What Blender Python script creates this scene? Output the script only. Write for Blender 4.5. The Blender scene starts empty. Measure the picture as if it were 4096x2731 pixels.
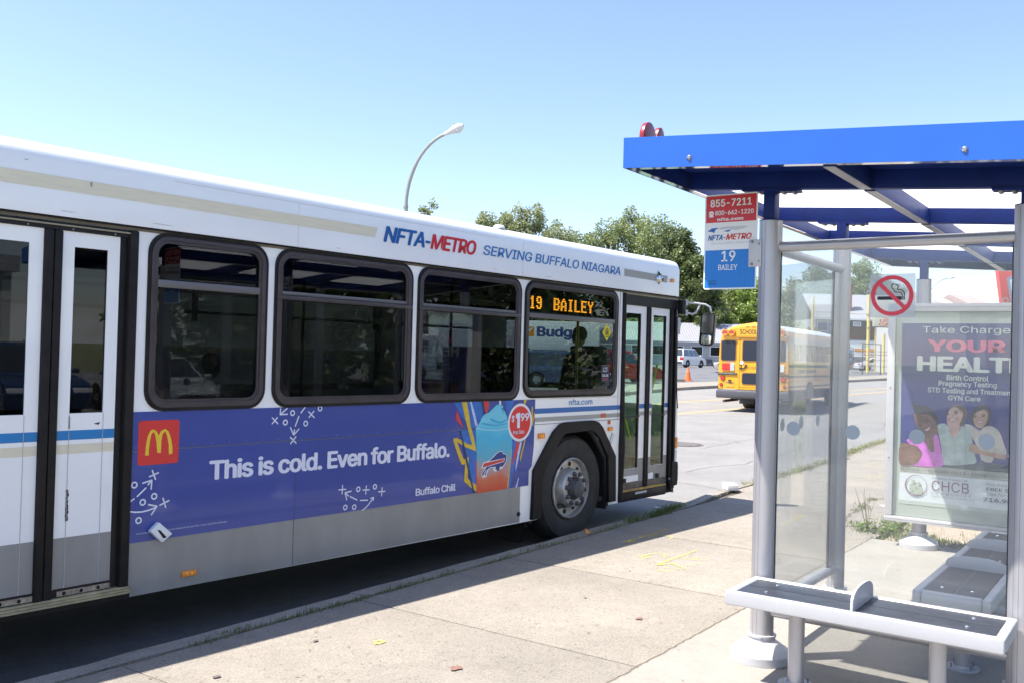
import bpy, bmesh, math, random
import numpy as np
from mathutils import Vector, Matrix
from mathutils.geometry import tessellate_polygon

R = math.radians
random.seed(7)
rng = np.random.default_rng(11)
scene = bpy.context.scene
col = scene.collection

# ------------------------------------------------------------------ camera
yaw, pitch, roll = 0.616345188, 0.0139647987, 0.0270821212
f_ = Vector((math.cos(yaw) * math.cos(pitch), math.sin(yaw) * math.cos(pitch), math.sin(pitch)))
r_ = Vector((math.sin(yaw), -math.cos(yaw), 0.0))
u_ = r_.cross(f_)
r2 = math.cos(roll) * r_ + math.sin(roll) * u_
u2 = -math.sin(roll) * r_ + math.cos(roll) * u_
cam = bpy.data.objects.new('camera', bpy.data.cameras.new('camera'))
M = Matrix((r2, u2, -f_)).transposed().to_4x4()
M.translation = (0, 0, 1.82)
cam.matrix_world = M
cam.data.lens = 32.797
cam.data.sensor_width = 36.0
cam.data.clip_end = 4000
cam.data.clip_start = 0.05
col.objects.link(cam)
scene.camera = cam

# ------------------------------------------------------------------ light
SUN_TRAVEL = Vector((0.37, -0.34, -1.0)).normalized()
elev = math.asin(-SUN_TRAVEL.z)
az_to_sun = math.atan2(-SUN_TRAVEL.y, -SUN_TRAVEL.x)
sun = bpy.data.objects.new('sun', bpy.data.lights.new('sun', 'SUN'))
sun.data.energy = 4.6
sun.data.angle = R(0.53)
sun.data.color = (1.0, 0.955, 0.88)
sun.rotation_euler = SUN_TRAVEL.to_track_quat('-Z', 'Y').to_euler()
col.objects.link(sun)

world = bpy.data.worlds.new('World')
scene.world = world
world.use_nodes = True
wn = world.node_tree
wn.nodes.clear()
sky = wn.nodes.new('ShaderNodeTexSky')
sky.sky_type = 'NISHITA'
sky.sun_disc = False
sky.sun_elevation = elev
sky.sun_rotation = math.pi / 2 - az_to_sun
sky.air_density = 1.0
sky.dust_density = 0.6
sky.ozone_density = 1.6
bg = wn.nodes.new('ShaderNodeBackground')
bg.inputs['Strength'].default_value = 0.118
wo = wn.nodes.new('ShaderNodeOutputWorld')
tc = wn.nodes.new('ShaderNodeTexCoord')
# clouds: soft cumulus banks low over the horizon, all round
sep = wn.nodes.new('ShaderNodeSeparateXYZ')
wn.links.new(tc.outputs['Generated'], sep.inputs[0])
mp = wn.nodes.new('ShaderNodeMapping')
mp.inputs['Scale'].default_value = (1, 1, 2.6)
mp.inputs['Location'].default_value = (0.32, 0.0, 0.0)
wn.links.new(tc.outputs['Generated'], mp.inputs[0])
nz = wn.nodes.new('ShaderNodeTexNoise')
nz.inputs['Scale'].default_value = 4.2
nz.inputs['Detail'].default_value = 8
nz.inputs['Roughness'].default_value = 0.55
wn.links.new(mp.outputs[0], nz.inputs['Vector'])
hgt = wn.nodes.new('ShaderNodeMapRange')
hgt.inputs['From Min'].default_value = 0.02
hgt.inputs['From Max'].default_value = 0.13
hgt.inputs['To Min'].default_value = 0.09
hgt.inputs['To Max'].default_value = -0.35
wn.links.new(sep.outputs['Z'], hgt.inputs['Value'])
ad = wn.nodes.new('ShaderNodeMath'); ad.operation = 'ADD'
wn.links.new(nz.outputs['Fac'], ad.inputs[0]); wn.links.new(hgt.outputs[0], ad.inputs[1])
cr = wn.nodes.new('ShaderNodeMapRange')
cr.interpolation_type = 'SMOOTHSTEP'
cr.inputs['From Min'].default_value = 0.53
cr.inputs['From Max'].default_value = 0.66
wn.links.new(ad.outputs[0], cr.inputs['Value'])
tint = wn.nodes.new('ShaderNodeMix'); tint.data_type = 'RGBA'; tint.blend_type = 'MULTIPLY'
tint.inputs['Factor'].default_value = 1.0
tint.inputs['B'].default_value = (0.97, 0.94, 1.0, 1)
wn.links.new(sky.outputs[0], tint.inputs['A'])
mx = wn.nodes.new('ShaderNodeMix'); mx.data_type = 'RGBA'
wn.links.new(cr.outputs[0], mx.inputs['Factor'])
wn.links.new(tint.outputs['Result'], mx.inputs['A'])
mx.inputs['B'].default_value = (7.0, 7.2, 7.4, 1)
wn.links.new(mx.outputs['Result'], bg.inputs['Color'])
wn.links.new(bg.outputs[0], wo.inputs[0])

vs = scene.view_settings
vs.view_transform = 'Standard'
vs.look = 'None'
vs.gamma = 1.0
vs.use_curve_mapping = False
vs.exposure = 1.22

scene.cycles.transparent_max_bounces = 24
scene.cycles.diffuse_bounces = 6
# ------------------------------------------------------------------ materials
MATS = {}
def mat(name, c, rough=0.5, metal=0.0, var=0.0, vs=3.0, bump=0.0, bs=60.0, c2=None, coat=0.0, stretch=None, spec=None, detail=4.0):
    if name in MATS: return MATS[name]
    m = bpy.data.materials.new(name); m.use_nodes = True
    nt = m.node_tree; b = nt.nodes['Principled BSDF']
    b.inputs['Base Color'].default_value = (*c, 1)
    b.inputs['Roughness'].default_value = rough
    b.inputs['Metallic'].default_value = metal
    if coat: b.inputs['Coat Weight'].default_value = coat; b.inputs['Coat Roughness'].default_value = 0.05
    if spec is not None: b.inputs['Specular IOR Level'].default_value = spec
    t = nt.nodes.new('ShaderNodeTexCoord'); mpn = nt.nodes.new('ShaderNodeMapping')
    if stretch: mpn.inputs['Scale'].default_value = stretch
    nt.links.new(t.outputs['Object'], mpn.inputs[0])
    if var or c2:
        n = nt.nodes.new('ShaderNodeTexNoise'); n.inputs['Scale'].default_value = vs; n.inputs['Detail'].default_value = detail
        n.inputs['Roughness'].default_value = 0.6
        nt.links.new(mpn.outputs[0], n.inputs['Vector'])
        rmp = nt.nodes.new('ShaderNodeValToRGB')
        rmp.color_ramp.elements[0].position = 0.3; rmp.color_ramp.elements[1].position = 0.7
        a = c2 if c2 else tuple(max(0, x * (1 - var)) for x in c)
        bcol = c if c2 else tuple(min(1, x * (1 + var)) for x in c)
        rmp.color_ramp.elements[0].color = (*a, 1); rmp.color_ramp.elements[1].color = (*bcol, 1)
        nt.links.new(n.outputs['Fac'], rmp.inputs[0]); nt.links.new(rmp.outputs[0], b.inputs['Base Color'])
    if bump:
        n2 = nt.nodes.new('ShaderNodeTexNoise'); n2.inputs['Scale'].default_value = bs; n2.inputs['Detail'].default_value = 6
        nt.links.new(mpn.outputs[0], n2.inputs['Vector'])
        bp = nt.nodes.new('ShaderNodeBump'); bp.inputs['Strength'].default_value = bump; bp.inputs['Distance'].default_value = 0.01
        nt.links.new(n2.outputs['Fac'], bp.inputs['Height']); nt.links.new(bp.outputs[0], b.inputs['Normal'])
    MATS[name] = m
    return m

def ground_mat(name, c, fine=0.35, big=0.25, speck=0.5, bump=0.5, rough=0.9, stain=(0.5, 0.45, 0.4), scale=1.0, streak=None):
    """aggregate-like surface: grain, broad patches, dark spots"""
    m = bpy.data.materials.new(name); m.use_nodes = True
    nt = m.node_tree; b = nt.nodes['Principled BSDF']; b.inputs['Roughness'].default_value = rough
    L = nt.links.new
    t = nt.nodes.new('ShaderNodeTexCoord')
    def noise(s, d=5, r=0.6):
        n = nt.nodes.new('ShaderNodeTexNoise'); n.inputs['Scale'].default_value = s * scale; n.inputs['Detail'].default_value = d; n.inputs['Roughness'].default_value = r
        L(t.outputs['Object'], n.inputs['Vector']); return n
    def rng_(src, a, bb, lo, hi):
        r = nt.nodes.new('ShaderNodeMapRange'); r.inputs['From Min'].default_value = a; r.inputs['From Max'].default_value = bb
        r.inputs['To Min'].default_value = lo; r.inputs['To Max'].default_value = hi; L(src, r.inputs['Value']); return r.outputs[0]
    def mul(a, bb):
        r = nt.nodes.new('ShaderNodeMath'); r.operation = 'MULTIPLY'; L(a, r.inputs[0]); L(bb, r.inputs[1]); return r.outputs[0]
    nf = noise(90, 3, 0.7); nb = noise(0.9, 6, 0.65); nm = noise(7, 5, 0.6); nsp = noise(38, 2, 0.5)
    v = mul(rng_(nf.outputs['Fac'], 0.3, 0.7, 1 - fine, 1 + fine), rng_(nb.outputs['Fac'], 0.3, 0.7, 1 - big, 1 + big))
    v = mul(v, rng_(nm.outputs['Fac'], 0.3, 0.7, 1 - big * 0.5, 1 + big * 0.5))
    v = mul(v, rng_(nsp.outputs['Fac'], 0.62, 0.72, 1.0, 1 - speck))
    if streak:
        w = nt.nodes.new('ShaderNodeTexWave'); w.inputs['Scale'].default_value = streak; w.bands_direction = 'X'
        w.inputs['Distortion'].default_value = 2.5; w.inputs['Detail'].default_value = 3; L(t.outputs['Object'], w.inputs['Vector'])
        v = mul(v, rng_(w.outputs['Fac'], 0, 1, 0.94, 1.05))
    rgb = nt.nodes.new('ShaderNodeMix'); rgb.data_type = 'RGBA'; rgb.blend_type = 'MULTIPLY'; rgb.inputs['Factor'].default_value = 1
    rgb.inputs['A'].default_value = (*c, 1); L(v, rgb.inputs['B'])
    st = nt.nodes.new('ShaderNodeMix'); st.data_type = 'RGBA'
    n5 = noise(2.3, 8, 0.7); L(rng_(n5.outputs['Fac'], 0.56, 0.74, 0, 0.65), st.inputs['Factor'])
    L(rgb.outputs['Result'], st.inputs['A']); st2 = nt.nodes.new('ShaderNodeMix'); st2.data_type = 'RGBA'; st2.blend_type = 'MULTIPLY'
    st2.inputs['Factor'].default_value = 1; L(rgb.outputs['Result'], st2.inputs['A']); st2.inputs['B'].default_value = (*[0.5 + 0.8 * s * 0.6 for s in stain], 1)
    L(st2.outputs['Result'], st.inputs['B']); L(st.outputs['Result'], b.inputs['Base Color'])
    bp = nt.nodes.new('ShaderNodeBump'); bp.inputs['Strength'].default_value = bump; bp.inputs['Distance'].default_value = 0.006
    L(nf.outputs['Fac'], bp.inputs['Height']); L(bp.outputs[0], b.inputs['Normal'])
    MATS[name] = m
    return m

def glass(name, tintc, refl_rough=0.0, veil=0.0, veilc=(0.75, 0.78, 0.76), ior=1.5, gain=1.0):
    m = bpy.data.materials.new(name); m.use_nodes = True
    nt = m.node_tree; nt.nodes.clear(); L = nt.links.new
    o = nt.nodes.new('ShaderNodeOutputMaterial')
    tr = nt.nodes.new('ShaderNodeBsdfTransparent'); tr.inputs[0].default_value = (*tintc, 1)
    gl = nt.nodes.new('ShaderNodeBsdfGlossy'); gl.inputs['Roughness'].default_value = refl_rough
    fr = nt.nodes.new('ShaderNodeFresnel')
    geo = nt.nodes.new('ShaderNodeNewGeometry'); ir = nt.nodes.new('ShaderNodeMapRange'); L(geo.outputs['Backfacing'], ir.inputs['Value'])
    ir.inputs['To Min'].default_value = ior; ir.inputs['To Max'].default_value = 1 / ior; L(ir.outputs[0], fr.inputs[0])
    g = nt.nodes.new('ShaderNodeMath'); g.operation = 'MULTIPLY'; g.use_clamp = True; L(fr.outputs[0], g.inputs[0]); g.inputs[1].default_value = gain
    m1 = nt.nodes.new('ShaderNodeMixShader'); L(g.outputs[0], m1.inputs[0]); L(tr.outputs[0], m1.inputs[1]); L(gl.outputs[0], m1.inputs[2])
    last = m1.outputs[0]
    if veil:  # pale veil: reflected haze painted into the glass, along with dust
        df = nt.nodes.new('ShaderNodeBsdfDiffuse'); df.inputs[0].default_value = (*veilc, 1)
        tl = nt.nodes.new('ShaderNodeBsdfTranslucent'); tl.inputs[0].default_value = (*veilc, 1)
        md = nt.nodes.new('ShaderNodeMixShader'); md.inputs[0].default_value = 0.5; L(df.outputs[0], md.inputs[1]); L(tl.outputs[0], md.inputs[2])
        tcn = nt.nodes.new('ShaderNodeTexCoord'); n = nt.nodes.new('ShaderNodeTexNoise'); n.inputs['Scale'].default_value = 2.5; n.inputs['Detail'].default_value = 7
        L(tcn.outputs['Object'], n.inputs['Vector'])
        r = nt.nodes.new('ShaderNodeMapRange'); r.inputs['From Min'].default_value = 0.3; r.inputs['From Max'].default_value = 0.75
        r.inputs['To Min'].default_value = veil * 0.6; r.inputs['To Max'].default_value = veil * 1.4; L(n.outputs['Fac'], r.inputs['Value'])
        m2 = nt.nodes.new('ShaderNodeMixShader'); L(r.outputs[0], m2.inputs[0]); L(last, m2.inputs[1]); L(md.outputs[0], m2.inputs[2]); last = m2.outputs[0]
    L(last, o.inputs[0]); MATS[name] = m
    return m

def emis(name, c, s):
    m = bpy.data.materials.new(name); m.use_nodes = True
    b = m.node_tree.nodes['Principled BSDF']; b.inputs['Base Color'].default_value = (*c, 1)
    b.inputs['Emission Color'].default_value = (*c, 1); b.inputs['Emission Strength'].default_value = s
    MATS[name] = m; return m

# ------------------------------------------------------------------ mesh helpers
def link(name, me, m=None, parent=None, smooth=False, kind=None, label=None):
    o = bpy.data.objects.new(name, me)
    if m is not None:
        me.materials.clear(); me.materials.append(m)
    if smooth:
        me.polygons.foreach_set('use_smooth', [True] * len(me.polygons))
        if smooth != 'all':
            try: me.set_sharp_from_angle(angle=R(35))
            except Exception: pass
    col.objects.link(o)
    if parent is not None: o.parent = parent
    if kind: o['kind'] = kind
    if label: o['label'] = label
    return o

def empty(name, loc=(0, 0, 0), rz=0.0, label=None, cat=None, group=None):
    o = bpy.data.objects.new(name, None); col.objects.link(o)
    o.location = loc; o.rotation_euler = (0, 0, rz); o.empty_display_size = 0.2
    if label: o['label'] = label
    if cat: o['category'] = cat
    if group: o['group'] = group
    return o

def tag(o, label, cat, group=None):
    o['label'] = label; o['category'] = cat
    if group: o['group'] = group
    return o

class MB:
    def __init__(s): s.v = []; s.f = []
    def add(s, vs_, fs):
        k = len(s.v); s.v += [tuple(p) for p in vs_]; s.f += [tuple(i + k for i in f) for f in fs]; return s
    def box(s, x0, x1, y0, y1, z0, z1):
        if x0 > x1: x0, x1 = x1, x0
        if y0 > y1: y0, y1 = y1, y0
        if z0 > z1: z0, z1 = z1, z0
        return s.add([(x0, y0, z0), (x1, y0, z0), (x1, y1, z0), (x0, y1, z0), (x0, y0, z1), (x1, y0, z1), (x1, y1, z1), (x0, y1, z1)],
                     [(0, 3, 2, 1), (4, 5, 6, 7), (0, 1, 5, 4), (1, 2, 6, 5), (2, 3, 7, 6), (3, 0, 4, 7)])
    def bar(s, p, q, w, h, up=(0, 0, 1)):
        p = Vector(p); q = Vector(q); d = (q - p).normalized(); a = d.cross(Vector(up)).normalized(); b = a.cross(d)
        pts = []
        for e in (p, q):
            for i, j in ((-1, -1), (1, -1), (1, 1), (-1, 1)): pts.append(e + a * (i * w / 2) + b * (j * h / 2))
        return s.add(pts, [(0, 1, 2, 3), (7, 6, 5, 4), (0, 4, 5, 1), (1, 5, 6, 2), (2, 6, 7, 3), (3, 7, 4, 0)])
    def cyl(s, p, q, r0, r1=None, n=16, caps=True):
        r1 = r0 if r1 is None else r1
        return s.tube([p, q], [r0, r1], n, caps)
    def tube(s, pts, rad, n=10, caps=True):
        pts = [Vector(p) for p in pts]
        if not hasattr(rad, '__len__'): rad = [rad] * len(pts)
        k = len(s.v); prev = None
        for i, p in enumerate(pts):
            d = (pts[min(i + 1, len(pts) - 1)] - pts[max(i - 1, 0)]).normalized()
            if prev is None:
                a = d.orthogonal().normalized()
            else:
                a = (prev - d * prev.dot(d)).normalized()
            prev = a; b = d.cross(a)
            for j in range(n):
                t = 2 * math.pi * j / n
                s.v.append(tuple(p + (a * math.cos(t) + b * math.sin(t)) * rad[i]))
        for i in range(len(pts) - 1):
            for j in range(n):
                a0 = k + i * n + j; a1 = k + i * n + (j + 1) % n
                s.f.append((a0, a1, a1 + n, a0 + n))
        if caps:
            s.f.append(tuple(k + j for j in reversed(range(n)))); e = k + (len(pts) - 1) * n
            s.f.append(tuple(e + j for j in range(n)))
        return s
    def lathe(s, prof, c=(0, 0, 0), axis='z', n=24, caps=False):
        k = len(s.v)
        for (r, h) in prof:
            for j in range(n):
                t = 2 * math.pi * j / n; a, b = r * math.cos(t), r * math.sin(t)
                if axis == 'z': p = (c[0] + a, c[1] + b, c[2] + h)
                elif axis == 'y': p = (c[0] + a, c[1] + h, c[2] + b)
                else: p = (c[0] + h, c[1] + a, c[2] + b)
                s.v.append(p)
        for i in range(len(prof) - 1):
            for j in range(n):
                a0 = k + i * n + j; a1 = k + i * n + (j + 1) % n
                s.f.append((a0, a1, a1 + n, a0 + n))
        if caps and prof[0][0] > 1e-6: s.f.append(tuple(k + j for j in reversed(range(n))))
        if caps and prof[-1][0] > 1e-6: s.f.append(tuple(k + (len(prof) - 1) * n + j for j in range(n)))
        return s
    def ball(s, c, rx, ry=None, rz=None, n=12, m=8):
        ry = rx if ry is None else ry; rz = rx if rz is None else rz
        k = len(s.v)
        for i in range(m + 1):
            a = -math.pi / 2 + math.pi * i / m
            for j in range(n):
                t = 2 * math.pi * j / n
                s.v.append((c[0] + rx * math.cos(a) * math.cos(t), c[1] + ry * math.cos(a) * math.sin(t), c[2] + rz * math.sin(a)))
        for i in range(m):
            for j in range(n):
                a0 = k + i * n + j; a1 = k + i * n + (j + 1) % n
                s.f.append((a0, a1, a1 + n, a0 + n))
        return s
    def prism(s, pts, f0, f1):
        """pts 2D polygon; f0,f1 map (u,v)->3D for the two caps"""
        n = len(pts); tri = tessellate_polygon([[Vector((p[0], p[1], 0)) for p in pts]])
        k = len(s.v)
        s.v += [tuple(f0(*p)) for p in pts] + [tuple(f1(*p)) for p in pts]
        for t in tri:
            s.f.append(tuple(k + i for i in t)); s.f.append(tuple(k + n + i for i in reversed(t)))
        for i in range(n):
            j = (i + 1) % n; s.f.append((k + i, k + j, k + n + j, k + n + i))
        return s
    def mesh(s, name='m', bevel=0.0, seg=2, rot=None, noise=0.0):
        me = bpy.data.meshes.new(name); me.from_pydata(s.v, [], s.f)
        bm = bmesh.new(); bm.from_mesh(me)
        bmesh.ops.remove_doubles(bm, verts=bm.verts, dist=1e-5)
        bmesh.ops.recalc_face_normals(bm, faces=bm.faces)
        if bevel:
            es = [e for e in bm.edges if len(e.link_faces) == 2 and e.calc_face_angle(0) > R(40)]
            bmesh.ops.bevel(bm, geom=es, offset=bevel, segments=seg, affect='EDGES', profile=0.6, clamp_overlap=True)
        bm.to_mesh(me); bm.free()
        return me
    def build(s, name, m, parent=None, bevel=0.0, smooth=False, seg=2, **kw):
        me = s.mesh(name, bevel, seg)
        return link(name, me, m, parent, smooth or bool(bevel), **kw)

def rrect(x0, x1, z0, z1, r, n=6):
    p = []
    for cx, cz, a0 in ((x1 - r, z1 - r, 0), (x0 + r, z1 - r, 90), (x0 + r, z0 + r, 180), (x1 - r, z0 + r, 270)):
        for i in range(n + 1):
            a = R(a0 + 90 * i / n); p.append((cx + r * math.cos(a), cz + r * math.sin(a)))
    return p
def rect(x0, x1, z0, z1): return [(x0, z0), (x1, z0), (x1, z1), (x0, z1)]
def disc(cx, cz, r, n=20, ry=None): ry = r if ry is None else ry; return [(cx + r * math.cos(2 * math.pi * i / n), cz + ry * math.sin(2 * math.pi * i / n)) for i in range(n)]

def plate_mesh(outer, holes, t, fmap):
    """2D outline with holes, thickness t along the third axis; fmap(u,v,w)->xyz, w in 0..t"""
    cu = bpy.data.curves.new('tmp', 'CURVE'); cu.dimensions = '2D'; cu.fill_mode = 'BOTH'; cu.extrude = t / 2
    for pts in [outer] + holes:
        sp = cu.splines.new('POLY'); sp.points.add(len(pts) - 1)
        for i, p in enumerate(pts): sp.points[i].co = (p[0], p[1], 0, 1)
        sp.use_cyclic_u = True
    ob = bpy.data.objects.new('tmp', cu); col.objects.link(ob)
    dg = bpy.context.evaluated_depsgraph_get(); me = bpy.data.meshes.new_from_object(ob.evaluated_get(dg))
    bpy.data.objects.remove(ob); bpy.data.curves.remove(cu)
    for v in me.vertices: v.co = Vector(fmap(v.co.x, v.co.y, v.co.z + t / 2))
    bm = bmesh.new(); bm.from_mesh(me); bmesh.ops.remove_doubles(bm, verts=bm.verts, dist=1e-5)
    bmesh.ops.recalc_face_normals(bm, faces=bm.faces); bm.to_mesh(me); bm.free()
    return me

def xz(y0):  # map for plates in an x-z plane whose outer face is at y0
    return lambda u, v, w: (u, y0 + w, v)
def plate(name, m, outer, holes, y0, t, parent, **kw):
    return link(name, plate_mesh(outer, holes, t, xz(y0)), m, parent, **kw)
def decal(name, m, pts, parent, fm, lift, **kw):
    """flat print: thin prism on a plane. fm(u,v,w)->xyz with w = height above the surface"""
    mb = MB(); mb.prism(pts, lambda a, b: fm(a, b, lift), lambda a, b: fm(a, b, lift - 0.0008))
    return mb.build(name, m, parent, **kw)

def smooth_poly(P, n=4):
    out = []; k = len(P)
    for i in range(k):
        p0, p1, p2, p3 = (Vector(P[(i + d) % k]) for d in (-1, 0, 1, 2))
        for j in range(n):
            t = j / n; out.append(tuple(.5 * ((2 * p1) + (p2 - p0) * t + (2 * p0 - 5 * p1 + 4 * p2 - p3) * t * t + (3 * p1 - p0 - 3 * p2 + p3) * t ** 3)))
    return out
_fontcache = {}
FONT = None
try:                                   # Blender's own bundled interface font, else its built-in one
    import os
    _p = os.path.join(bpy.utils.system_resource('DATAFILES'), 'fonts', 'Inter.woff2')
    if os.path.exists(_p): FONT = bpy.data.fonts.load(_p)
except Exception: FONT = None
def text_verts(s, bold=0.0, mono=False, space=1.0):
    key = (s, bold, space)
    if key in _fontcache: return _fontcache[key]
    cu = bpy.data.curves.new('t', 'FONT'); cu.body = s
    if FONT: cu.font = FONT
    cu.offset = bold; cu.resolution_u = 4; cu.space_character = space
    ob = bpy.data.objects.new('t', cu); col.objects.link(ob)
    dg = bpy.context.evaluated_depsgraph_get(); me = bpy.data.meshes.new_from_object(ob.evaluated_get(dg))
    v = [(q.co.x, q.co.y) for q in me.vertices]; f = [tuple(p.vertices) for p in me.polygons]
    bpy.data.objects.remove(ob); bpy.data.curves.remove(cu); bpy.data.meshes.remove(me)
    _fontcache[key] = (v, f)
    return v, f
def text(name, s, m, parent, fm, box, lift, bold=0.02, shear=0.0, space=1.0, flip=False):
    """lettering fitted to box=(u0,u1,v0,v1)"""
    v, f = text_verts(s, 0.0, space=space)
    xs = [a + 0 for a, b in v]; ys = [b for a, b in v]
    y0, y1 = min(ys), max(ys)
    vv = [(a + shear * (b - y0), b) for a, b in v]
    x0, x1 = min(a for a, b in vv), max(a for a, b in vv)
    u0, u1, w0, w1 = box
    sh_ = [(0, 0)] if bold < 0.008 else [(0, 0)] + [(math.cos(R(45 * i)), .6 * math.sin(R(45 * i))) for i in range(8)]
    bx, byy = bold * .85, bold * .85; x0 -= bx; x1 += bx; y0 -= byy * .6; y1 += byy * .6
    if bold < 0.008: x0 += bx; x1 -= bx; y0 += byy * .6; y1 -= byy * .6
    pts = []; fs = []
    for i, (p, q) in enumerate(sh_):
        k = len(pts); pts += [fm(u0 + (a + p * bx - x0) / (x1 - x0) * (u1 - u0), w0 + (b + q * byy - y0) / (y1 - y0) * (w1 - w0), lift + i * 1.3e-4) for a, b in vv]; fs += [tuple(j + k for j in t) for t in f]
    me = bpy.data.meshes.new(name); me.from_pydata(pts, [], fs)
    return link(name, me, m, parent)

def stroke(mb, pts, w, fm, lift):
    """painted line through 2D points, constant width, round-ish ends"""
    for i in range(len(pts) - 1):
        a = Vector(pts[i]); b = Vector(pts[i + 1]); d = (b - a).normalized(); n = Vector((-d.y, d.x)) * (w / 2); e = d * (w * 0.3)
        q = [a - n - e * 0, a - e - n * 0.5, a - e + n * 0.5, a + n, b + n, b + e + n * 0.5, b + e - n * 0.5, b - n]
        k = len(mb.v); mb.v += [fm(p.x, p.y, lift + 0.0002 * i) for p in q]; mb.f.append(tuple(range(k, k + 8)))
def ring(mb, c, r, w, fm, lift, n=18, squash=1.0):
    k = len(mb.v)
    for i in range(n):
        t = 2 * math.pi * i / n
        for rr in (r - w / 2, r + w / 2): mb.v.append(fm(c[0] + rr * math.cos(t) * squash, c[1] + rr * math.sin(t), lift))
    for i in range(n):
        a = k + 2 * i; b = k + 2 * ((i + 1) % n); mb.f.append((a, a + 1, b + 1, b))

# terrain: level by the stop, rising gently across the street
HR = [-1, 30, 36, 42, 46, 55, 62, 68, 76, 110, 130, 2500]; HZ = [0, 0, .04, .16, .3, .5, .66, .8, .98, .98, 1.0, 1.0]
def hz(x, y): return float(np.interp(math.hypot(x, y), HR, HZ))
NKX = [-80, 10, 11.2, 14, 16.7, 18.75, 22.2, 28, 35, 60, 300]; NKY = [4.63, 4.63, 4.78, 4.85, 4.95, 5.19, 5.35, 5.3, 4.8, 1.5, -30]
FKX = [-80, 0, 25, 41.7, 45.6, 59.85, 65.4, 300]; FKY = [20.5, 20.3, 20.2, 19.6, 19.26, 16.56, 15.59, -16]
def nk(x): return float(np.interp(x, NKX, NKY))
def fk(x): return float(np.interp(x, FKX, FKY))
def strip(name, m, xs, ylo, yhi, ny, dz, label=None, kind='structure', parent=None):
    mb = MB(); nx = len(xs)
    for x in xs:
        a, b = ylo(x), yhi(x)
        for j in range(ny + 1):
            y = a + (b - a) * j / ny
            mb.v.append((x, y, hz(x, y) + dz))
    for i in range(nx - 1):
        for j in range(ny):
            k = i * (ny + 1) + j; mb.f.append((k, k + ny + 1, k + ny + 2, k + 1))
    me = bpy.data.meshes.new(name); me.from_pydata(mb.v, [], mb.f)
    o = link(name, me, m, parent, smooth='all', kind=kind)
    if label: o['label'] = label
    return o

# ================================================================== GROUND
concrete = ground_mat('sidewalk_concrete', (0.262, 0.233, 0.195), fine=0.3, big=0.13, speck=0.35, bump=0.5)
slabmat = ground_mat('new_concrete', (0.285, 0.265, 0.232), fine=0.1, big=0.1, speck=0.1, bump=0.25, streak=14.0)
kerbmat = ground_mat('kerb_concrete', (0.27, 0.245, 0.21), fine=0.3, big=0.2, speck=0.3, bump=0.8)
bus_shade_mat = ground_mat('bus_shade_asphalt', (0.05, 0.05, 0.052), fine=0.3, big=0.3, speck=0.2, bump=0.6)  # asphalt colour darkened to paint the shade under the bus
asphalt = ground_mat('road_asphalt', (0.225, 0.215, 0.203), fine=0.3, big=0.12, speck=0.25, bump=0.6)
lotmat = ground_mat('lot_asphalt', (0.13, 0.13, 0.135), fine=0.3, big=0.25, speck=0.2, bump=0.5)
soilmat = ground_mat('soil', (0.11, 0.09, 0.065), fine=0.5, big=0.3, bump=1.0)
dirtmat = ground_mat('gravel_dirt', (0.33, 0.27, 0.2), fine=0.55, big=0.25, speck=0.6, bump=1.0)
fieldmat = ground_mat('field_grass', (0.21, 0.22, 0.10), fine=0.5, big=0.35, bump=1.0, stain=(.6, .5, .2))
yellow_paint = mat('yellow_road_paint', (0.62, 0.40, 0.13), 0.7, c2=(0.42, 0.33, 0.20), vs=14)
spray = mat('yellow_spray_paint', (0.72, 0.56, 0.08), 0.85)
nt = spray.node_tree; b_ = nt.nodes['Principled BSDF']; n_ = nt.nodes.new('ShaderNodeTexNoise'); n_.inputs['Scale'].default_value = 55; n_.inputs['Detail'].default_value = 6
t_ = nt.nodes.new('ShaderNodeTexCoord'); nt.links.new(t_.outputs['Object'], n_.inputs['Vector']); r_n = nt.nodes.new('ShaderNodeMapRange')
r_n.inputs['From Min'].default_value = .38; r_n.inputs['From Max'].default_value = .58; r_n.inputs['To Max'].default_value = .8; nt.links.new(n_.outputs['Fac'], r_n.inputs['Value']); nt.links.new(r_n.outputs[0], b_.inputs['Alpha'])
crackm = mat('crack_brown', (0.07, 0.055, 0.042), 0.95, c2=(0.16, 0.13, 0.10), vs=30)  # dark brown of tar lines, cracks and gritty joints

xs_all = [-80, -50, -30, -20, -12, -6, -2, 2, 6, 10, 12, 14, 17, 20, 23, 26, 29, 32, 34, 36, 38, 40, 42, 44, 46, 48, 50, 53, 56, 60, 63, 66, 70, 76, 84, 95, 110, 130, 160, 200, 250, 300]
# land to the horizon
mb = MB(); radii = [0, 15, 30, 36, 42, 46, 55, 62, 68, 76, 110, 130, 200, 400, 900, 2500]; nseg = 48
for r0 in radii:
    for j in range(nseg):
        a = 2 * math.pi * j / nseg; mb.v.append((r0 * math.cos(a), r0 * math.sin(a), float(np.interp(r0, HR, HZ)) - 0.06))
for i in range(len(radii) - 1):
    for j in range(nseg):
        a0 = i * nseg + j; a1 = i * nseg + (j + 1) % nseg; mb.f.append((a0, a0 + nseg, a1 + nseg, a1))
me = bpy.data.meshes.new('ground'); me.from_pydata(mb.v, [], mb.f)
link('ground', me, fieldmat, smooth='all', kind='structure')
strip('road', asphalt, xs_all, nk, fk, 12, 0.0)
strip('under_bus_shade', bus_shade_mat, [-40, -20, -10, -6, -2, 2, 6, 8.2], lambda x: nk(x) + .0, lambda x: nk(x) + 3.2, 4, 0.004)  # dark strip painting in the under-bus shade on the road
strip('car_park', lotmat, xs_all, lambda x: fk(x) + 2.4, lambda x: 95.0 + 0 * x, 24, 0.12)
far_walk = strip('far_sidewalk', concrete, xs_all, lambda x: fk(x) + 0.15, lambda x: fk(x) + 2.6, 3, 0.15)
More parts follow.
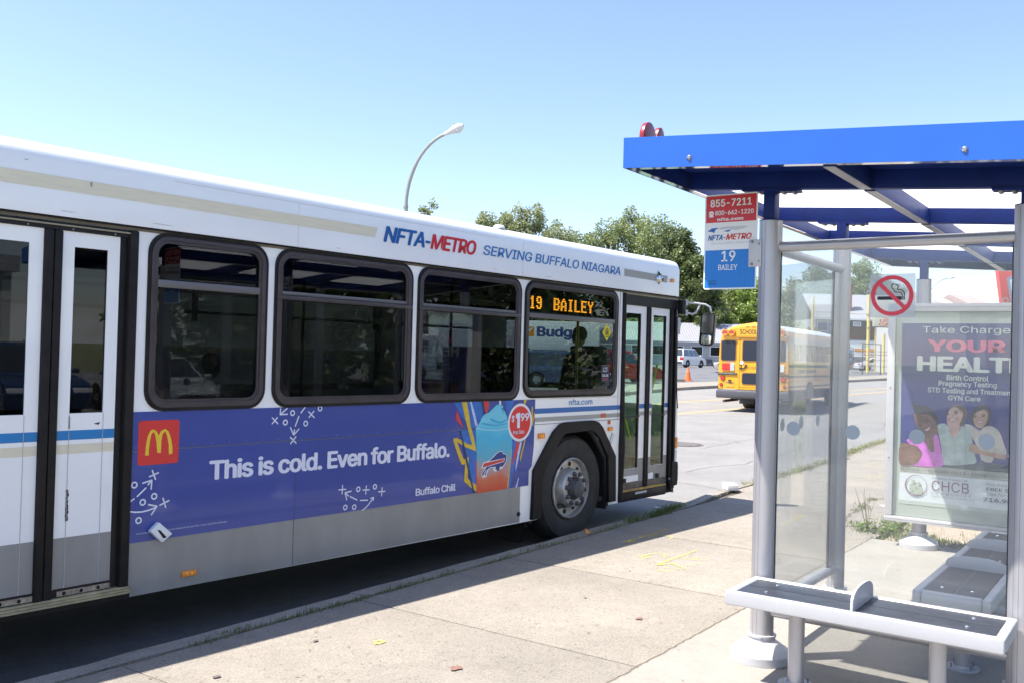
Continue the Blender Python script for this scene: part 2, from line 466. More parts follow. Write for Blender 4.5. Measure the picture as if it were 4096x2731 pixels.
def kerb_run(name, xs, y0f, y1f, side):
    mb = MB()
    for x in xs:
        a, b = y0f(x), y1f(x); za = hz(x, a)
        road_y = b if side == 'near' else a; back = a if side == 'near' else b
        for (y, z) in ((back, 0.155), (road_y + (-0.015 if side == 'near' else 0.015), 0.155), (road_y, 0.135), (road_y, -0.03)):
            mb.v.append((x, y, hz(x, y) + z))
    n = len(xs)
    for i in range(n - 1):
        for j in range(3):
            k = i * 4 + j; mb.f.append((k, k + 1, k + 5, k + 4))
    me = mb.mesh(name)
    return link(name, me, kerbmat, smooth=True, kind='structure')
kerb_run('far_kerb', xs_all, fk, lambda x: fk(x) + 0.16, 'far')
kerb_run('near_kerb', [x for x in xs_all if x >= 22] , lambda x: nk(x) - 0.16, nk, 'near')
near_kerb = empty('kerb'); near_kerb['kind'] = 'structure'
jx = [1.29 - 3.36 * k for k in range(6, 0, -1)] + [1.29, 4.65, 8.01, 11.37, 14.7, 18.1, 22.0]
for a, b in zip(jx[:-1], jx[1:]):
    n = 14; mb = MB()
    for i in range(n + 1):
        x = a + 0.006 + (b - a - 0.012) * i / n; y1 = nk(x) + random.uniform(-0.006, 0.006); y0 = nk(x) - 0.165
        c = random.choice([0, 0, 0, 0.008, 0.014]); z = 0.15 + random.uniform(-0.002, 0.002)
        for (y, zz) in ((y0, -0.02), (y0, z), (y1 - 0.028 - c, z), (y1 - 0.004, z - 0.022 - c), (y1, -0.04)): mb.v.append((x, y, zz + hz(x, y)))
    for i in range(n):
        for j in range(4):
            k = i * 5 + j; mb.f.append((k, k + 5, k + 6, k + 1))
    for k in (0, n * 5): mb.f.append(tuple(k + j for j in range(5)))
    mb.build('kerb_stone', kerbmat, near_kerb, smooth=True)

# pavement
side = strip('sidewalk', soilmat, [x for x in xs_all if x <= 14] + [17.0], lambda x: 2.2, lambda x: nk(x) - 0.16, 2, 0.118)
PJ = 1.738
for k in range(-8, 7):
    x0 = 4.572 + PJ * k; x1 = x0 + PJ; mb = MB()
    y0, ytop = 2.315, min(nk(x0), nk(x1)) - 0.195
    dz = random.uniform(-0.003, 0.003)
    mb.box(x0 + 0.006, x1 - 0.006, y0, ytop, 0.05, 0.15 + dz)
    mb.build('paving_slab', concrete, side, bevel=0.006)
strip('far_pavement', concrete, [x for x in xs_all if x >= 17] , lambda x: 2.3 if x < 24 else nk(x) - 2.4, lambda x: nk(x) - 0.155, 3, 0.148)
mbx = MB(); mbx.box(15.0, 17.02, 2.315, 4.62, 0.05, 0.147); mbx.build('pavement_patch', concrete, side)
slab = MB().box(-6, 9.25, -0.9, 2.305, 0.02, 0.172).build('shelter_slab', slabmat, bevel=0.008, kind='structure')
strip('grass_verge', fieldmat, [-80, -40, -20, -6, 2, 9, 16, 24, 40, 60, 100], lambda x: -9.0, lambda x: -0.88, 6, 0.13)
strip('back_car_park', asphalt, [-80, -40, -20, -6, 2, 9, 16, 24, 40, 60, 100], lambda x: -40.0, lambda x: -8.9, 6, 0.12)
strip('dirt_patch', dirtmat, [9.25, 12, 15, 19, 23, 30, 45], lambda x: -0.9, lambda x: min(2.31, nk(x) - 2.4), 4, 0.142)

PAINT = {
 'a': [(7.052,3.648),(7.112,3.619),(7.226,3.617),(7.323,3.575),(7.290,3.499),(7.175,3.453)],
 'ahead': [(7.031,3.587),(7.120,3.573)],
 'b': [(7.643,3.380),(7.338,3.384),(6.881,3.385),(7.025,3.313),(6.925,3.154)],
 'c': [(6.749,3.310),(6.712,3.227),(6.789,3.195)],
 'd': [(6.845,3.297),(6.882,3.179)],
 'e': [(7.274,3.344),(7.288,3.244)],
 'f': [(7.386,3.240),(7.295,3.238),(7.352,3.139)],
 'g': [(7.157,3.166),(7.193,3.126)],
 'g2': [(7.049,3.183),(7.067,3.163)],
 'h': [(8.373,4.025),(8.021,4.009),(7.522,4.034),(7.638,3.966)],
 'i': [(7.889,3.964),(8.040,3.952),(8.111,3.876),(8.067,3.811),(7.958,3.780)],
 'k': [(15.887,4.122),(16.338,4.111),(16.621,4.060)],
 'k2': [(15.788,4.021),(16.060,3.872)],
 'l': [(14.230,3.910),(14.222,3.724)],
 'm': [(14.408,3.712),(14.569,3.692),(14.151,3.556)],
 'n': [(14.575,3.556),(14.995,3.582)],
 'o': [(9.378,3.241),(9.740,3.254),(10.222,3.264)],
 'o2': [(10.062,3.334),(10.222,3.264)],
 'p': [(9.743,2.944),(9.808,2.920)],
 'dot': [(3.972,3.695)],
 'crack': [(9.954,2.767),(10.551,2.878),(10.908,2.907),(11.204,2.915),(11.670,2.988),(12.061,3.000),(12.259,2.922)],
 'crack2': [(9.849,2.706),(9.929,2.621),(9.913,2.512)],
 't1': [(3.364,4.440)],
 't2': [(3.553,4.480)],
 't3': [(3.653,4.460)],
 't4': [(3.925,4.449)],
 't5': [(4.074,4.448)],
 't6': [(4.206,4.452)],
 't7': [(4.355,4.443)],
 't8': [(4.481,4.442)],
 't9': [(4.594,4.435)],
 't10': [(4.830,4.447)],
 't11': [(4.954,4.440)],
 't12': [(5.101,4.450)],
 't13': [(5.283,4.450)],
 't14': [(5.528,4.456)],
 't15': [(6.056,4.452)],
 'leaf': [(5.705,4.672)],
 'stain1': [(3.911,3.074)],
 'stain2': [(3.757,3.984)],
 'stain3': [(3.034,3.924)],
 'u1': [(6.311,4.447)],
 'u2': [(6.620,4.478)],
 'u3': [(6.881,4.487)],
 'u4': [(7.062,4.459)],
 'u5': [(7.369,4.481)],
 'u6': [(7.793,4.480)],
 'u7': [(8.000,4.457)],
 'u8': [(8.218,4.471)],
 'u9': [(8.566,4.490)],
 'u10': [(8.978,4.468)],
 'u11': [(9.359,4.505)],
 'u12': [(9.714,4.546)],
 'orange': [(7.636,4.493)],
 'lump': [(10.688,4.501)],
 'box': [(11.576,4.615)],
 'st': [(9.531,4.680)],
 'red': [(5.403,2.768)],
 'v1': [(12.291,4.718)],
 'v2': [(13.680,4.714)],
 'v3': [(14.559,4.765)],
 'v4': [(16.078,4.847)],
 'v5': [(18.756,5.084)],
 'v6': [(19.674,5.124)],
 'v7': [(21.396,5.192)],
 'plant': [(9.819,2.405)],
 'plant2': [(10.463,2.413)],
 'wd': [(11.222,2.896)],
 'wd2': [(9.873,2.638)],
 'box1': [(11.511,4.652)],
 'box2': [(11.627,4.540)],
 'mh1': [(18.328,8.560)],
 'mh2': [(18.642,8.160)],
 'mh3': [(19.461,8.806)],
 'mh4': [(18.046,8.163)],
}
# road markings
def groundline(mb, pts, w, dz, step=2.0):
    fine = []
    for a, b in zip(pts[:-1], pts[1:]):
        n = max(1, int(math.hypot(b[0] - a[0], b[1] - a[1]) / step))
        fine += [(a[0] + (b[0] - a[0]) * i / n, a[1] + (b[1] - a[1]) * i / n) for i in range(n)]
    fine.append(pts[-1]); k = len(mb.v)
    for i, p in enumerate(fine):
        q0 = fine[max(0, i - 1)]; q1 = fine[min(len(fine) - 1, i + 1)]
        d = Vector((q1[0] - q0[0], q1[1] - q0[1])).normalized(); n = Vector((-d.y, d.x)) * w / 2
        for s in (-1, 1):
            x, y = p[0] + n.x * s, p[1] + n.y * s; mb.v.append((x, y, hz(x, y) + dz))
    for i in range(len(fine) - 1): mb.f.append((k + 2 * i, k + 2 * i + 2, k + 2 * i + 3, k + 2 * i + 1))
Y1 = [(-80, 17.3), (0, 17.1), (34.77, 16.29), (49.85, 13.78), (54.6, 13.0), (66, 11.4), (300, -20)]
Y2 = [(-80, 13.9), (0, 13.8), (28.5, 13.36), (45.9, 12.67), (51.5, 11.9), (66, 9.4), (300, -22)]
road_line = empty('road_marking'); road_line['kind'] = 'structure'
for P in (Y1, Y2):
    for off in (-0.11, 0.11):
        mb = MB(); groundline(mb, [(x, y + off) for x, y in P], 0.11, 0.004)
        mb.build('painted_line', yellow_paint, road_line)
crk = MB()
for P in ([(14, 6.4), (17, 6.1), (22, 6.9), (27, 6.6), (34, 8.0)], [(17.6, 9.4), (19.8, 9.2), (20.2, 7.9), (17.5, 7.8)], [(20.2, 8.0), (26, 7.4), (30, 7.9)], [(22, 16), (30, 12), (33, 9.5)], [(12.5, 5.2), (13.4, 7.5), (13.1, 10.2)]):
    PP = [(x + random.uniform(-.1, .1), y + random.uniform(-.1, .1)) for a_, b_ in zip(P[:-1], P[1:]) for t_ in (0, .2, .4, .6, .8) for x, y in [(a_[0] + (b_[0] - a_[0]) * t_, a_[1] + (b_[1] - a_[1]) * t_)]]; groundline(crk, PP, 0.012, 0.004, 0.6)
crk.build('road_crack', crackm, kind='structure')
cr2 = MB()
def wig(P, w, dz, amp=0.03):
    out = []
    for a, b in zip(P[:-1], P[1:]):
        for i in range(5): out.append((a[0] + (b[0] - a[0]) * i / 5 + random.uniform(-amp, amp), a[1] + (b[1] - a[1]) * i / 5 + random.uniform(-amp, amp)))
    out.append(P[-1]); groundline(cr2, out, w, dz, 0.2)
wig(PAINT['crack'], 0.03, 0.153); wig(PAINT['crack2'], 0.02, 0.153); wig([(10.5, 2.88), (10.3, 3.6), (10.45, 4.4)], 0.012, 0.153)
wig([(12.2, 2.95), (13.5, 3.1), (14.6, 2.7)], 0.02, 0.1505)
wig([(x_, 2.309) for x_ in np.arange(2.0, 9.3, .25)], 0.011, 0.1745, 0.005)
cr2.build('pavement_crack', crackm, kind='structure')
sp = MB(); G = lambda u, v, w: (u, v, 0.153 + w)
for k in ('a', 'ahead', 'b', 'c', 'd', 'e', 'f', 'g', 'g2', 'h', 'i', 'k', 'k2', 'l', 'm', 'n', 'o', 'o2', 'p'):
    w = {'h': .035, 'b': .024, 'a': .018, 'ahead': .03}.get(k, 0.016)
    stroke(sp, PAINT[k], w, G, 0.001)
for c in PAINT['dot']: mbk = disc(c[0], c[1], 0.05, 12, 0.035); k = len(sp.v); sp.v += [(x, y, 0.154) for x, y in mbk]; sp.f.append(tuple(range(k, k + 12)))
o = sp.build('utility_marking', spray, kind='structure')

# stains and small litter on the pavement
st_red = mat('dried_stain', (0.22, 0.12, 0.09), 0.8, var=0.3, vs=40); st_dk = mat('gum_stain', (0.13, 0.11, 0.10), 0.9)
for (c, r, m_, nm) in ((PAINT['stain1'][0], 0.04, st_red, 'stain'), (PAINT['stain2'][0], 0.022, st_dk, 'stain'), (PAINT['stain3'][0], 0.026, st_dk, 'stain'), ((5.40, 2.768), 0.03, st_red, 'stain'), ((4.92, 2.86), 0.010, st_dk, 'stain'), ((5.62, 3.3), 0.014, st_dk, 'stain'), ((8.5, 3.1), 0.016, st_dk, 'stain'), ((7.8, 2.7), 0.016, st_dk, 'stain'), ((6.55, 3.45), 0.012, st_dk, 'stain')):
    pts = [(c[0] + r * random.uniform(.6, 1.2) * math.cos(t * .6283), c[1] + r * random.uniform(.5, 1.0) * math.sin(t * .6283)) for t in range(10)]
    mb = MB(); mb.v = [(x, y, 0.1545) for x, y in pts]; mb.f = [tuple(range(10))]; mb.build(nm, m_, kind='structure')
# tiny debris scattered over slabs and pavement
dm = mat('leaf_debris', (0.20, 0.14, 0.08), 0.9, var=0.4, vs=8)
mb = MB()
for i in range(520):
    x = random.uniform(2.2, 16); y = random.uniform(0.1, 4.45) if x < 9.2 else random.uniform(2.3, 4.6); zt = 0.1735 if (y < 2.3 and x < 9.25) else 0.1535
    s = random.uniform(0.003, 0.012); a = random.uniform(0, 6.28); c_, s_ = math.cos(a), math.sin(a)
    k = len(mb.v)
    for (u, v, w) in ((-s, -s * .4, 0), (s, -s * .3, 0.002), (s * .8, s * .4, 0.004), (-s * .7, s * .35, 0.001)): mb.v.append((x + u * c_ - v * s_, y + u * s_ + v * c_, zt + w))
    mb.f.append((k, k + 1, k + 2, k + 3))
mb.build('leaf_litter', dm, kind='stuff')

iron = mat('cast_iron', (0.16, 0.13, 0.12), 0.6, 0.4, var=0.3, vs=20)
mh = empty('manhole_cover', (18.45, 8.6, 0.0), label='round iron manhole cover with studded pattern in the road beyond the bus', cat='manhole cover')
MB().lathe([(0.50, 0.0), (0.50, 0.010), (0.44, 0.012), (0.44, 0.006)], n=32).build('rim', iron, mh, smooth=True)
MB().lathe([(0.0001, 0.008), (0.43, 0.008)], n=32).build('lid', iron, mh)
mb = MB()
for i in range(-5, 6):
    for j in range(-5, 6):
        if math.hypot(i, j) * 0.075 < 0.4: mb.box(i * .075 - .022, i * .075 + .022, j * .075 - .022, j * .075 + .022, 0.008, 0.016)
mb.build('stud', mat('manhole_stud', (0.30, 0.27, 0.25), 0.6, 0.3), mh, kind='stuff')

# ------------------------------------------------------------------ grass and weeds
def veg_mat(name, c1, c2, trans=0.35, vs=0.7, rough=0.6):
    m = bpy.data.materials.new(name); m.use_nodes = True; nt = m.node_tree; nt.nodes.clear(); L = nt.links.new
    o = nt.nodes.new('ShaderNodeOutputMaterial'); d = nt.nodes.new('ShaderNodeBsdfDiffuse'); t = nt.nodes.new('ShaderNodeBsdfTranslucent')
    g = nt.nodes.new('ShaderNodeBsdfGlossy'); g.inputs['Roughness'].default_value = 0.45; g.inputs[0].default_value = (0.6, 0.65, 0.55, 1)
    tcn = nt.nodes.new('ShaderNodeTexCoord'); n = nt.nodes.new('ShaderNodeTexNoise'); n.inputs['Scale'].default_value = vs; n.inputs['Detail'].default_value = 5; n.inputs['Roughness'].default_value = 0.75
    L(tcn.outputs['Object'], n.inputs['Vector']); r = nt.nodes.new('ShaderNodeValToRGB')
    r.color_ramp.elements[0].position = .32; r.color_ramp.elements[1].position = .68
    r.color_ramp.elements[0].color = (*c1, 1); r.color_ramp.elements[1].color = (*c2, 1)
    L(n.outputs['Fac'], r.inputs[0]); L(r.outputs[0], d.inputs[0]); L(r.outputs[0], t.inputs[0])
    a = nt.nodes.new('ShaderNodeMixShader'); a.inputs[0].default_value = trans; L(d.outputs[0], a.inputs[1]); L(t.outputs[0], a.inputs[2])
    b = nt.nodes.new('ShaderNodeMixShader'); b.inputs[0].default_value = 0.06; L(a.outputs[0], b.inputs[1]); L(g.outputs[0], b.inputs[2]); L(b.outputs[0], o.inputs[0])
    MATS[name] = m; return m
tuftm = veg_mat('weed_green', (0.08, 0.12, 0.03), (0.18, 0.22, 0.07), vs=9)
strawm = veg_mat('dry_grass', (0.20, 0.15, 0.07), (0.38, 0.31, 0.16), vs=12)
weedm = veg_mat('broad_weed', (0.10, 0.16, 0.03), (0.22, 0.30, 0.06), vs=14)
def blades(centres, n, spread, hmin, hmax, w, zf, squash=0.45):
    V = []; F = []
    for (cx, cy) in centres:
        for _ in range(n):
            x = cx + random.gauss(0, spread); y = cy + random.gauss(0, spread * squash); h_ = random.uniform(hmin, hmax)
            a = random.uniform(0, 6.283); lean = random.uniform(0.2, 1.1) * h_; wx, wy = math.cos(a + 1.57) * w / 2, math.sin(a + 1.57) * w / 2
            z = zf(x, y); k = len(V)
            V += [(x - wx, y - wy, z), (x + wx, y + wy, z), (x + math.cos(a) * lean * .4 + wx * .7, y + math.sin(a) * lean * .4 + wy * .7, z + h_ * .65), (x + math.cos(a) * lean * .4 - wx * .7, y + math.sin(a) * lean * .4 - wy * .7, z + h_ * .65), (x + math.cos(a) * lean, y + math.sin(a) * lean, z + h_)]
            F += [(k, k + 1, k + 2, k + 3), (k + 3, k + 2, k + 4)]
    me = bpy.data.meshes.new('blades'); me.from_pydata(V, [], F); return me
tufts = [PAINT['t%d' % i][0] for i in range(1, 16)] + [PAINT['u%d' % i][0] for i in range(1, 13)] + [PAINT['v%d' % i][0] for i in range(1, 8)]
zz = lambda x, y: 0.142 + hz(x, y)
big = [(c[0] + dx, c[1]) for c in tufts for dx in (-.05, 0, .06)]
link('kerb_weeds', blades(big, 16, 0.05, 0.01, 0.045, 0.005, zz, .4), tuftm, kind='stuff')
link('kerb_dry_weeds', blades([(c[0] + .04, c[1] - .02) for c in tufts[::2]] + [(x, nk(x) - .19 + random.uniform(-.01, .01)) for x in np.arange(2.2, 16, .22)], 16, 0.06, 0.006, 0.03, 0.004, zz, .25), strawm, kind='stuff')
thick = [PAINT[k][0] for k in ('u9', 'u10', 'u11', 'u12')] + [(9.55, 4.52), (9.15, 4.48)]
link('kerb_grass_clump', blades(thick, 130, 0.1, 0.02, 0.09, 0.006, zz, .35), tuftm, kind='stuff')
farw = [(12.3 + i * .33 + random.uniform(-.1, .1), nk(12.3 + i * .33) - .19 + random.uniform(-.04, .03)) for i in range(30)]
link('verge_grass', blades(farw, 60, 0.16, 0.02, 0.09, 0.009, zz, .4), veg_mat('verge_mix', (0.16, 0.16, 0.04), (0.30, 0.29, 0.10), vs=5), kind='stuff')
slabw = [(9.35 + random.uniform(0, .5), random.uniform(.5, 2.3)) for _ in range(34)] + [(10 + random.uniform(-.5, 1), 2.35 + random.uniform(-.1, .1)) for _ in range(16)]
link('edge_grass', blades(slabw, 40, 0.07, 0.015, 0.055, 0.007, zz, .9), tuftm, kind='stuff')
link('dirt_dry_grass', blades([(random.uniform(9.4, 16), random.uniform(-.5, 2.2)) for _ in range(90)], 26, 0.12, 0.02, 0.09, 0.007, zz, 1), strawm, kind='stuff')
link('crack_grass', blades([(11.2, 2.9), (11.0, 2.92), (11.4, 2.95), (9.9, 2.64), (10.1, 2.7), (9.75, 2.55), (12.0, 3.0)], 50, 0.07, 0.015, 0.06, 0.007, zz, .6), tuftm, kind='stuff')
# rough grass field behind the viewer, seen mirrored in the bus windows
cs = [(random.uniform(-6, 34), random.uniform(-7, -1.0)) for _ in range(2600)]
link('meadow_grass', blades(cs, 7, 0.16, 0.08, 0.35, 0.03, zz, 1), veg_mat('meadow', (0.07, 0.10, 0.02), (0.17, 0.18, 0.06), vs=1.5), kind='stuff')

def leafy_weed(name, c, r, h, n, label, m_):
    e = empty(name, (c[0], c[1], zz(*c)), label=label, cat='plant')
    V = []; F = []
    for i in range(n):
        a = random.uniform(0, 6.283); rr = r * random.uniform(.1, .8); zt = h * random.uniform(.1, 1) * (1 - rr / r * .6); L_ = r * random.uniform(.35, .6); w = L_ * .35
        x, y = rr * math.cos(a), rr * math.sin(a); d = Vector((math.cos(a), math.sin(a), random.uniform(-.3, .6))).normalized(); sd = Vector((-math.sin(a), math.cos(a), random.uniform(-.2, .2)))
        p = Vector((x, y, zt)); k = len(V)
        V += [tuple(p), tuple(p + d * L_ * .45 + sd * w / 2), tuple(p + d * L_ - Vector((0, 0, L_ * .25))), tuple(p + d * L_ * .45 - sd * w / 2)]; F += [(k, k + 1, k + 2), (k, k + 2, k + 3)]
    me = bpy.data.meshes.new('leaves'); me.from_pydata(V, [], F); link('leaf', me, m_, e, kind='stuff')
    mb = MB()
    for i in range(7):
        a = random.uniform(0, 6.283); mb.tube([(0, 0, -.02), (r * .3 * math.cos(a), r * .3 * math.sin(a), h * .5), (r * .7 * math.cos(a), r * .7 * math.sin(a), h * random.uniform(.7, 1.2))], [.004, .003, .002], 5)
    mb.build('stem', m_, e)
    return e
leafy_weed('weed_plant', PAINT['plant'][0], 0.2, 0.14, 70, 'broad leaved green weed at the corner of the pale shelter slab', weedm)
leafy_weed('weed_plant', (10.05, 2.2), 0.16, 0.10, 50, 'low weed spreading over the slab edge below the advert panel', weedm)
mb = MB()
for i in range(6):
    a = random.uniform(0, 6.28); b = random.uniform(.05, .16)
    mb.tube([(0, 0, 0), (b * .4 * math.cos(a), b * .4 * math.sin(a), .2), (b * math.cos(a), b * math.sin(a), random.uniform(.3, .5))], [.004, .003, .0015], 5)
o = mb.build('dry_stalk', strawm); o.location = (9.72, 2.47, .15); tag(o, 'thin dry brown stalks rising beside the slab corner weed', 'plant')

# litter
pap = mat('white_card', (0.78, 0.76, 0.75), 0.6); pinkp = mat('pink_print', (0.75, 0.22, 0.28), 0.6)
e = empty('carton', (11.56, 4.66, 0.155), R(38), 'crumpled white carton with pink pattern lying on the kerb', 'carton')
MB().box(-.13, .13, -.07, .07, 0, .075).build('box', pap, e, bevel=.006)
for i in range(3):
    mb = MB(); fm = lambda u, v, w: (u, -.07 - w, v); mb.prism(disc(-.07 + i * .07, .037, .024, 12), lambda a, b: (a, -.0715, b), lambda a, b: (a, -.0705, b)); mb.build('print', pinkp, e)
    mb = MB(); mb.prism(disc(-.07 + i * .07, .01, .02, 12), lambda a, b: (-.1315, a * .8 + .03, b + .02), lambda a, b: (-.1305, a * .8 + .03, b + .02)); 
mb = MB(); mb.prism(disc(0.0, 0.0, .05, 14), lambda a, b: (a, b, .0765), lambda a, b: (a, b, .0755)); mb.build('print', pinkp, e)
ol = mat('orange_leaf', (0.62, 0.24, 0.03), 0.7)
o = MB().add([(0, 0, 0), (.05, .01, .03), (.08, .0, .005), (.03, -.02, .01), (.02, .03, .05)], [(0, 3, 1), (3, 2, 1), (0, 1, 4)]).build('fallen_leaf', ol); o.location = (7.62, 4.48, .152); tag(o, 'small orange dry leaf in the kerb joint by the bus front wheel', 'leaf')
gl = mat('gutter_leaf', (0.25, 0.28, 0.05), 0.7)
mb = MB()
for i in range(5): a = i * 1.26; mb.add([(0, 0, .01), (.05 * math.cos(a - .4), .05 * math.sin(a - .4), .02), (.1 * math.cos(a), .1 * math.sin(a), .005), (.05 * math.cos(a + .4), .05 * math.sin(a + .4), .02)], [(0, 1, 2, 3)])
o = mb.build('fallen_leaf', gl); o.location = (5.72, 4.74, .01); tag(o, 'yellow green leaf lying in the gutter under the bus side', 'leaf')
o = MB().add([(0, 0, 0), (.10, .02, .006), (.12, .10, .004), (.02, .09, .012)], [(0, 1, 2, 3)]).build('paper_scrap', pap); o.location = (9.45, 4.62, .156); tag(o, 'small pale paper scrap on the kerb near the bus front door', 'litter')
o = MB().add([(0, 0, 0), (.12, -.06, .012), (.15, -.0, .004), (.05, .05, .012)], [(0, 1, 2, 3)]).build('paper_scrap', pap); o.location = (11.5, 2.75, .156); tag(o, 'white paper scrap on the cracked pavement left of the advert panel', 'litter')
mb = MB(); mb.ball((0, 0, .02), .05, .03, .02); o = mb.build('stone', mat('litter_stone', (.35, .3, .2), .8), smooth=True); o.location = (10.69, 4.5, .15); tag(o, 'small tan lump of stone in the kerb shadow ahead of the bus', 'stone')

# ================================================================== BUS SHELTER
silver = mat('satin_aluminium', (0.45, 0.44, 0.46), 0.36, 0.45, var=0.04, vs=6)
silverw = mat('painted_aluminium', (0.52, 0.51, 0.52), 0.4, 0.1, var=0.04, vs=8)
groove = mat('groove_shadow', (0.22, 0.22, 0.24), 0.6)
blue = mat('blue_paint', (0.012, 0.105, 0.50), 0.35, 0.0, var=0.05, vs=3, coat=0.3)
navy = mat('blue_beam_paint', (0.006, 0.022, 0.15), 0.5, 0.0, var=0.15, vs=5, spec=.25)
chrome = mat('polished_metal', (0.75, 0.75, 0.76), 0.08, 1.0)
boltm = mat('bolt_steel', (0.32, 0.32, 0.33), 0.4, 0.8)
rubber = mat('black_rubber', (0.02, 0.02, 0.02), 0.6)
blackp = mat('black_print', (0.02, 0.02, 0.02), 0.6)
whitep = mat('white_print', (0.80, 0.80, 0.80), 0.6)
shglass = glass('shelter_glass', (0.962, 0.975, 0.972), 0.0, veil=0.055, veilc=(.85, .87, .88), gain=1.0)
poly = bpy.data.materials.new('roof_polycarbonate'); poly.use_nodes = True
nt = poly.node_tree; nt.nodes.clear(); L = nt.links.new
o_ = nt.nodes.new('ShaderNodeOutputMaterial'); tl = nt.nodes.new('ShaderNodeBsdfTranslucent'); tl.inputs[0].default_value = (.93, .93, .92, 1)
df = nt.nodes.new('ShaderNodeBsdfDiffuse'); df.inputs[0].default_value = (.75, .76, .77, 1)
m_ = nt.nodes.new('ShaderNodeMixShader'); m_.inputs[0].default_value = 0.85; L(df.outputs[0], m_.inputs[1]); L(tl.outputs[0], m_.inputs[2])
tcn = nt.nodes.new('ShaderNodeTexCoord'); wv = nt.nodes.new('ShaderNodeTexWave'); wv.inputs['Scale'].default_value = 20; wv.bands_direction = 'X'; L(tcn.outputs['Object'], wv.inputs['Vector'])
rr = nt.nodes.new('ShaderNodeMapRange'); rr.inputs['To Min'].default_value = .84; rr.inputs['To Max'].default_value = .95; L(wv.outputs['Fac'], rr.inputs['Value'])
cc = nt.nodes.new('ShaderNodeCombineColor'); 
for i in range(3): L(rr.outputs[0], cc.inputs[i])
L(cc.outputs[0], tl.inputs[0]); L(m_.outputs[0], o_.inputs[0])

sh = empty('bus_shelter', (5.07, 1.84, 0.172), label='glass bus shelter with blue flat roof and silver posts on a pale slab', cat='bus shelter')
SX, SY, SZ = 5.07, 1.84, 0.172
def S(mb, name, m, parent=None, **kw):     # world-coordinates mesh -> shelter part
    mb.v = [(x - SX, y - SY, z - SZ) for x, y, z in mb.v]
    return mb.build(name, m, parent or sh, **kw)
SLOPE = 0.0735
def zb(y): return 2.817 - SLOPE * (2.375 - y)     # underside of the roof frame
RX0, RX1, RY0, RY1 = 4.33, 9.95, 0.04, 2.38
BX = [5.07, 6.45, 7.76, 9.10]
def post(x, y, base=True, r=0.0635, head=True, flat=False):
    mb = MB(); n = 28; rows = ((0.19, r), (2.60, r))
    for z, rr_ in rows:
        for j in range(n):
            t = 2 * math.pi * j / n; mb.v.append((x + rr_ * math.cos(t), y + rr_ * math.sin(t), z))
    for j in range(n): mb.f.append((j, (j + 1) % n, n + (j + 1) % n, n + j))
    mb.f.append(tuple(range(n, 2 * n)))
    p = S(mb, 'post', silver, smooth=True)
    for a in (150, 172, 250, 272, 60, 80, 330, 350):
        g = MB(); cx, cy = x + (r + .0004) * math.cos(R(a)), y + (r + .0004) * math.sin(R(a)); dx, dy = -math.sin(R(a)) * .0012, math.cos(R(a)) * .0012
        g.v = [(cx - dx, cy - dy, .3), (cx + dx, cy + dy, .3), (cx + dx, cy + dy, 2.59), (cx - dx, cy - dy, 2.59)]; g.f = [(0, 1, 2, 3)]
        S(g, 'groove', groove, p)
    if base:
        b = MB().lathe([(.165, 0), (.167, .045), (.160, .055), (.075, .112), (.072, .128), (.078, .13), (.078, .142), (r, .143)], (x, y, .173), n=36)
        bo = S(b, 'base_cone', silverw, p, smooth=True)
        for a in (200, 20):
            S(MB().ball((x + .077 * math.cos(R(a)), y + .077 * math.sin(R(a)), .307), .006), 'screw', boltm, p)
    if head:
        zc = zb(y)
        h = MB().box(x - .04, x + .04, y - .032, y + .032, 2.60, zc - .012)
        h.lathe([(r + .001, 0), (r + .001, .006), (.02, .007)], (x, y, 2.60), n=28)
        hd = S(h, 'post_head', navy, bevel=.003)
        fl = MB()
        z0, z1 = zb(y - .16) - .001, zb(y + .16) - .001
        fl.add([(x - .04, y - .16, z0 - .014), (x + .04, y - .16, z0 - .014), (x + .04, y + .16, z1 - .014), (x - .04, y + .16, z1 - .014), (x - .04, y - .16, z0), (x + .04, y - .16, z0), (x + .04, y + .16, z1), (x - .04, y + .16, z1)], [(0, 3, 2, 1), (4, 5, 6, 7), (0, 1, 5, 4), (1, 2, 6, 5), (2, 3, 7, 6), (3, 0, 4, 7)])
        S(fl, 'head_flange', navy, hd)
        for dy in (-.125, -.065, .065, .125):
            S(MB().ball((x - .02, y + dy, zb(y + dy) - .017), .013, .013, .009), 'bolt', boltm, hd, smooth=True)
            S(MB().ball((x + .025, y + dy, zb(y + dy) - .017), .013, .013, .009), 'bolt', boltm, hd, smooth=True)
    return p
post(5.07, 1.84); post(5.07, 0.57); post(6.45, 1.84, r=.058); post(9.10, 1.86); post(9.10, 0.57); post(6.45, 0.57, r=.058); post(7.76, 0.57, r=.058)

def slanted(x0, x1, y0, y1, lo, hi):     # block whose top and bottom follow the roof slope
    mb = MB(); mb.add([(x0, y0, zb(y0) + lo), (x1, y0, zb(y0) + lo), (x1, y1, zb(y1) + lo), (x0, y1, zb(y1) + lo), (x0, y0, zb(y0) + hi), (x1, y0, zb(y0) + hi), (x1, y1, zb(y1) + hi), (x0, y1, zb(y1) + hi)],
                     [(0, 3, 2, 1), (4, 5, 6, 7), (0, 1, 5, 4), (1, 2, 6, 5), (2, 3, 7, 6), (3, 0, 4, 7)]); return mb
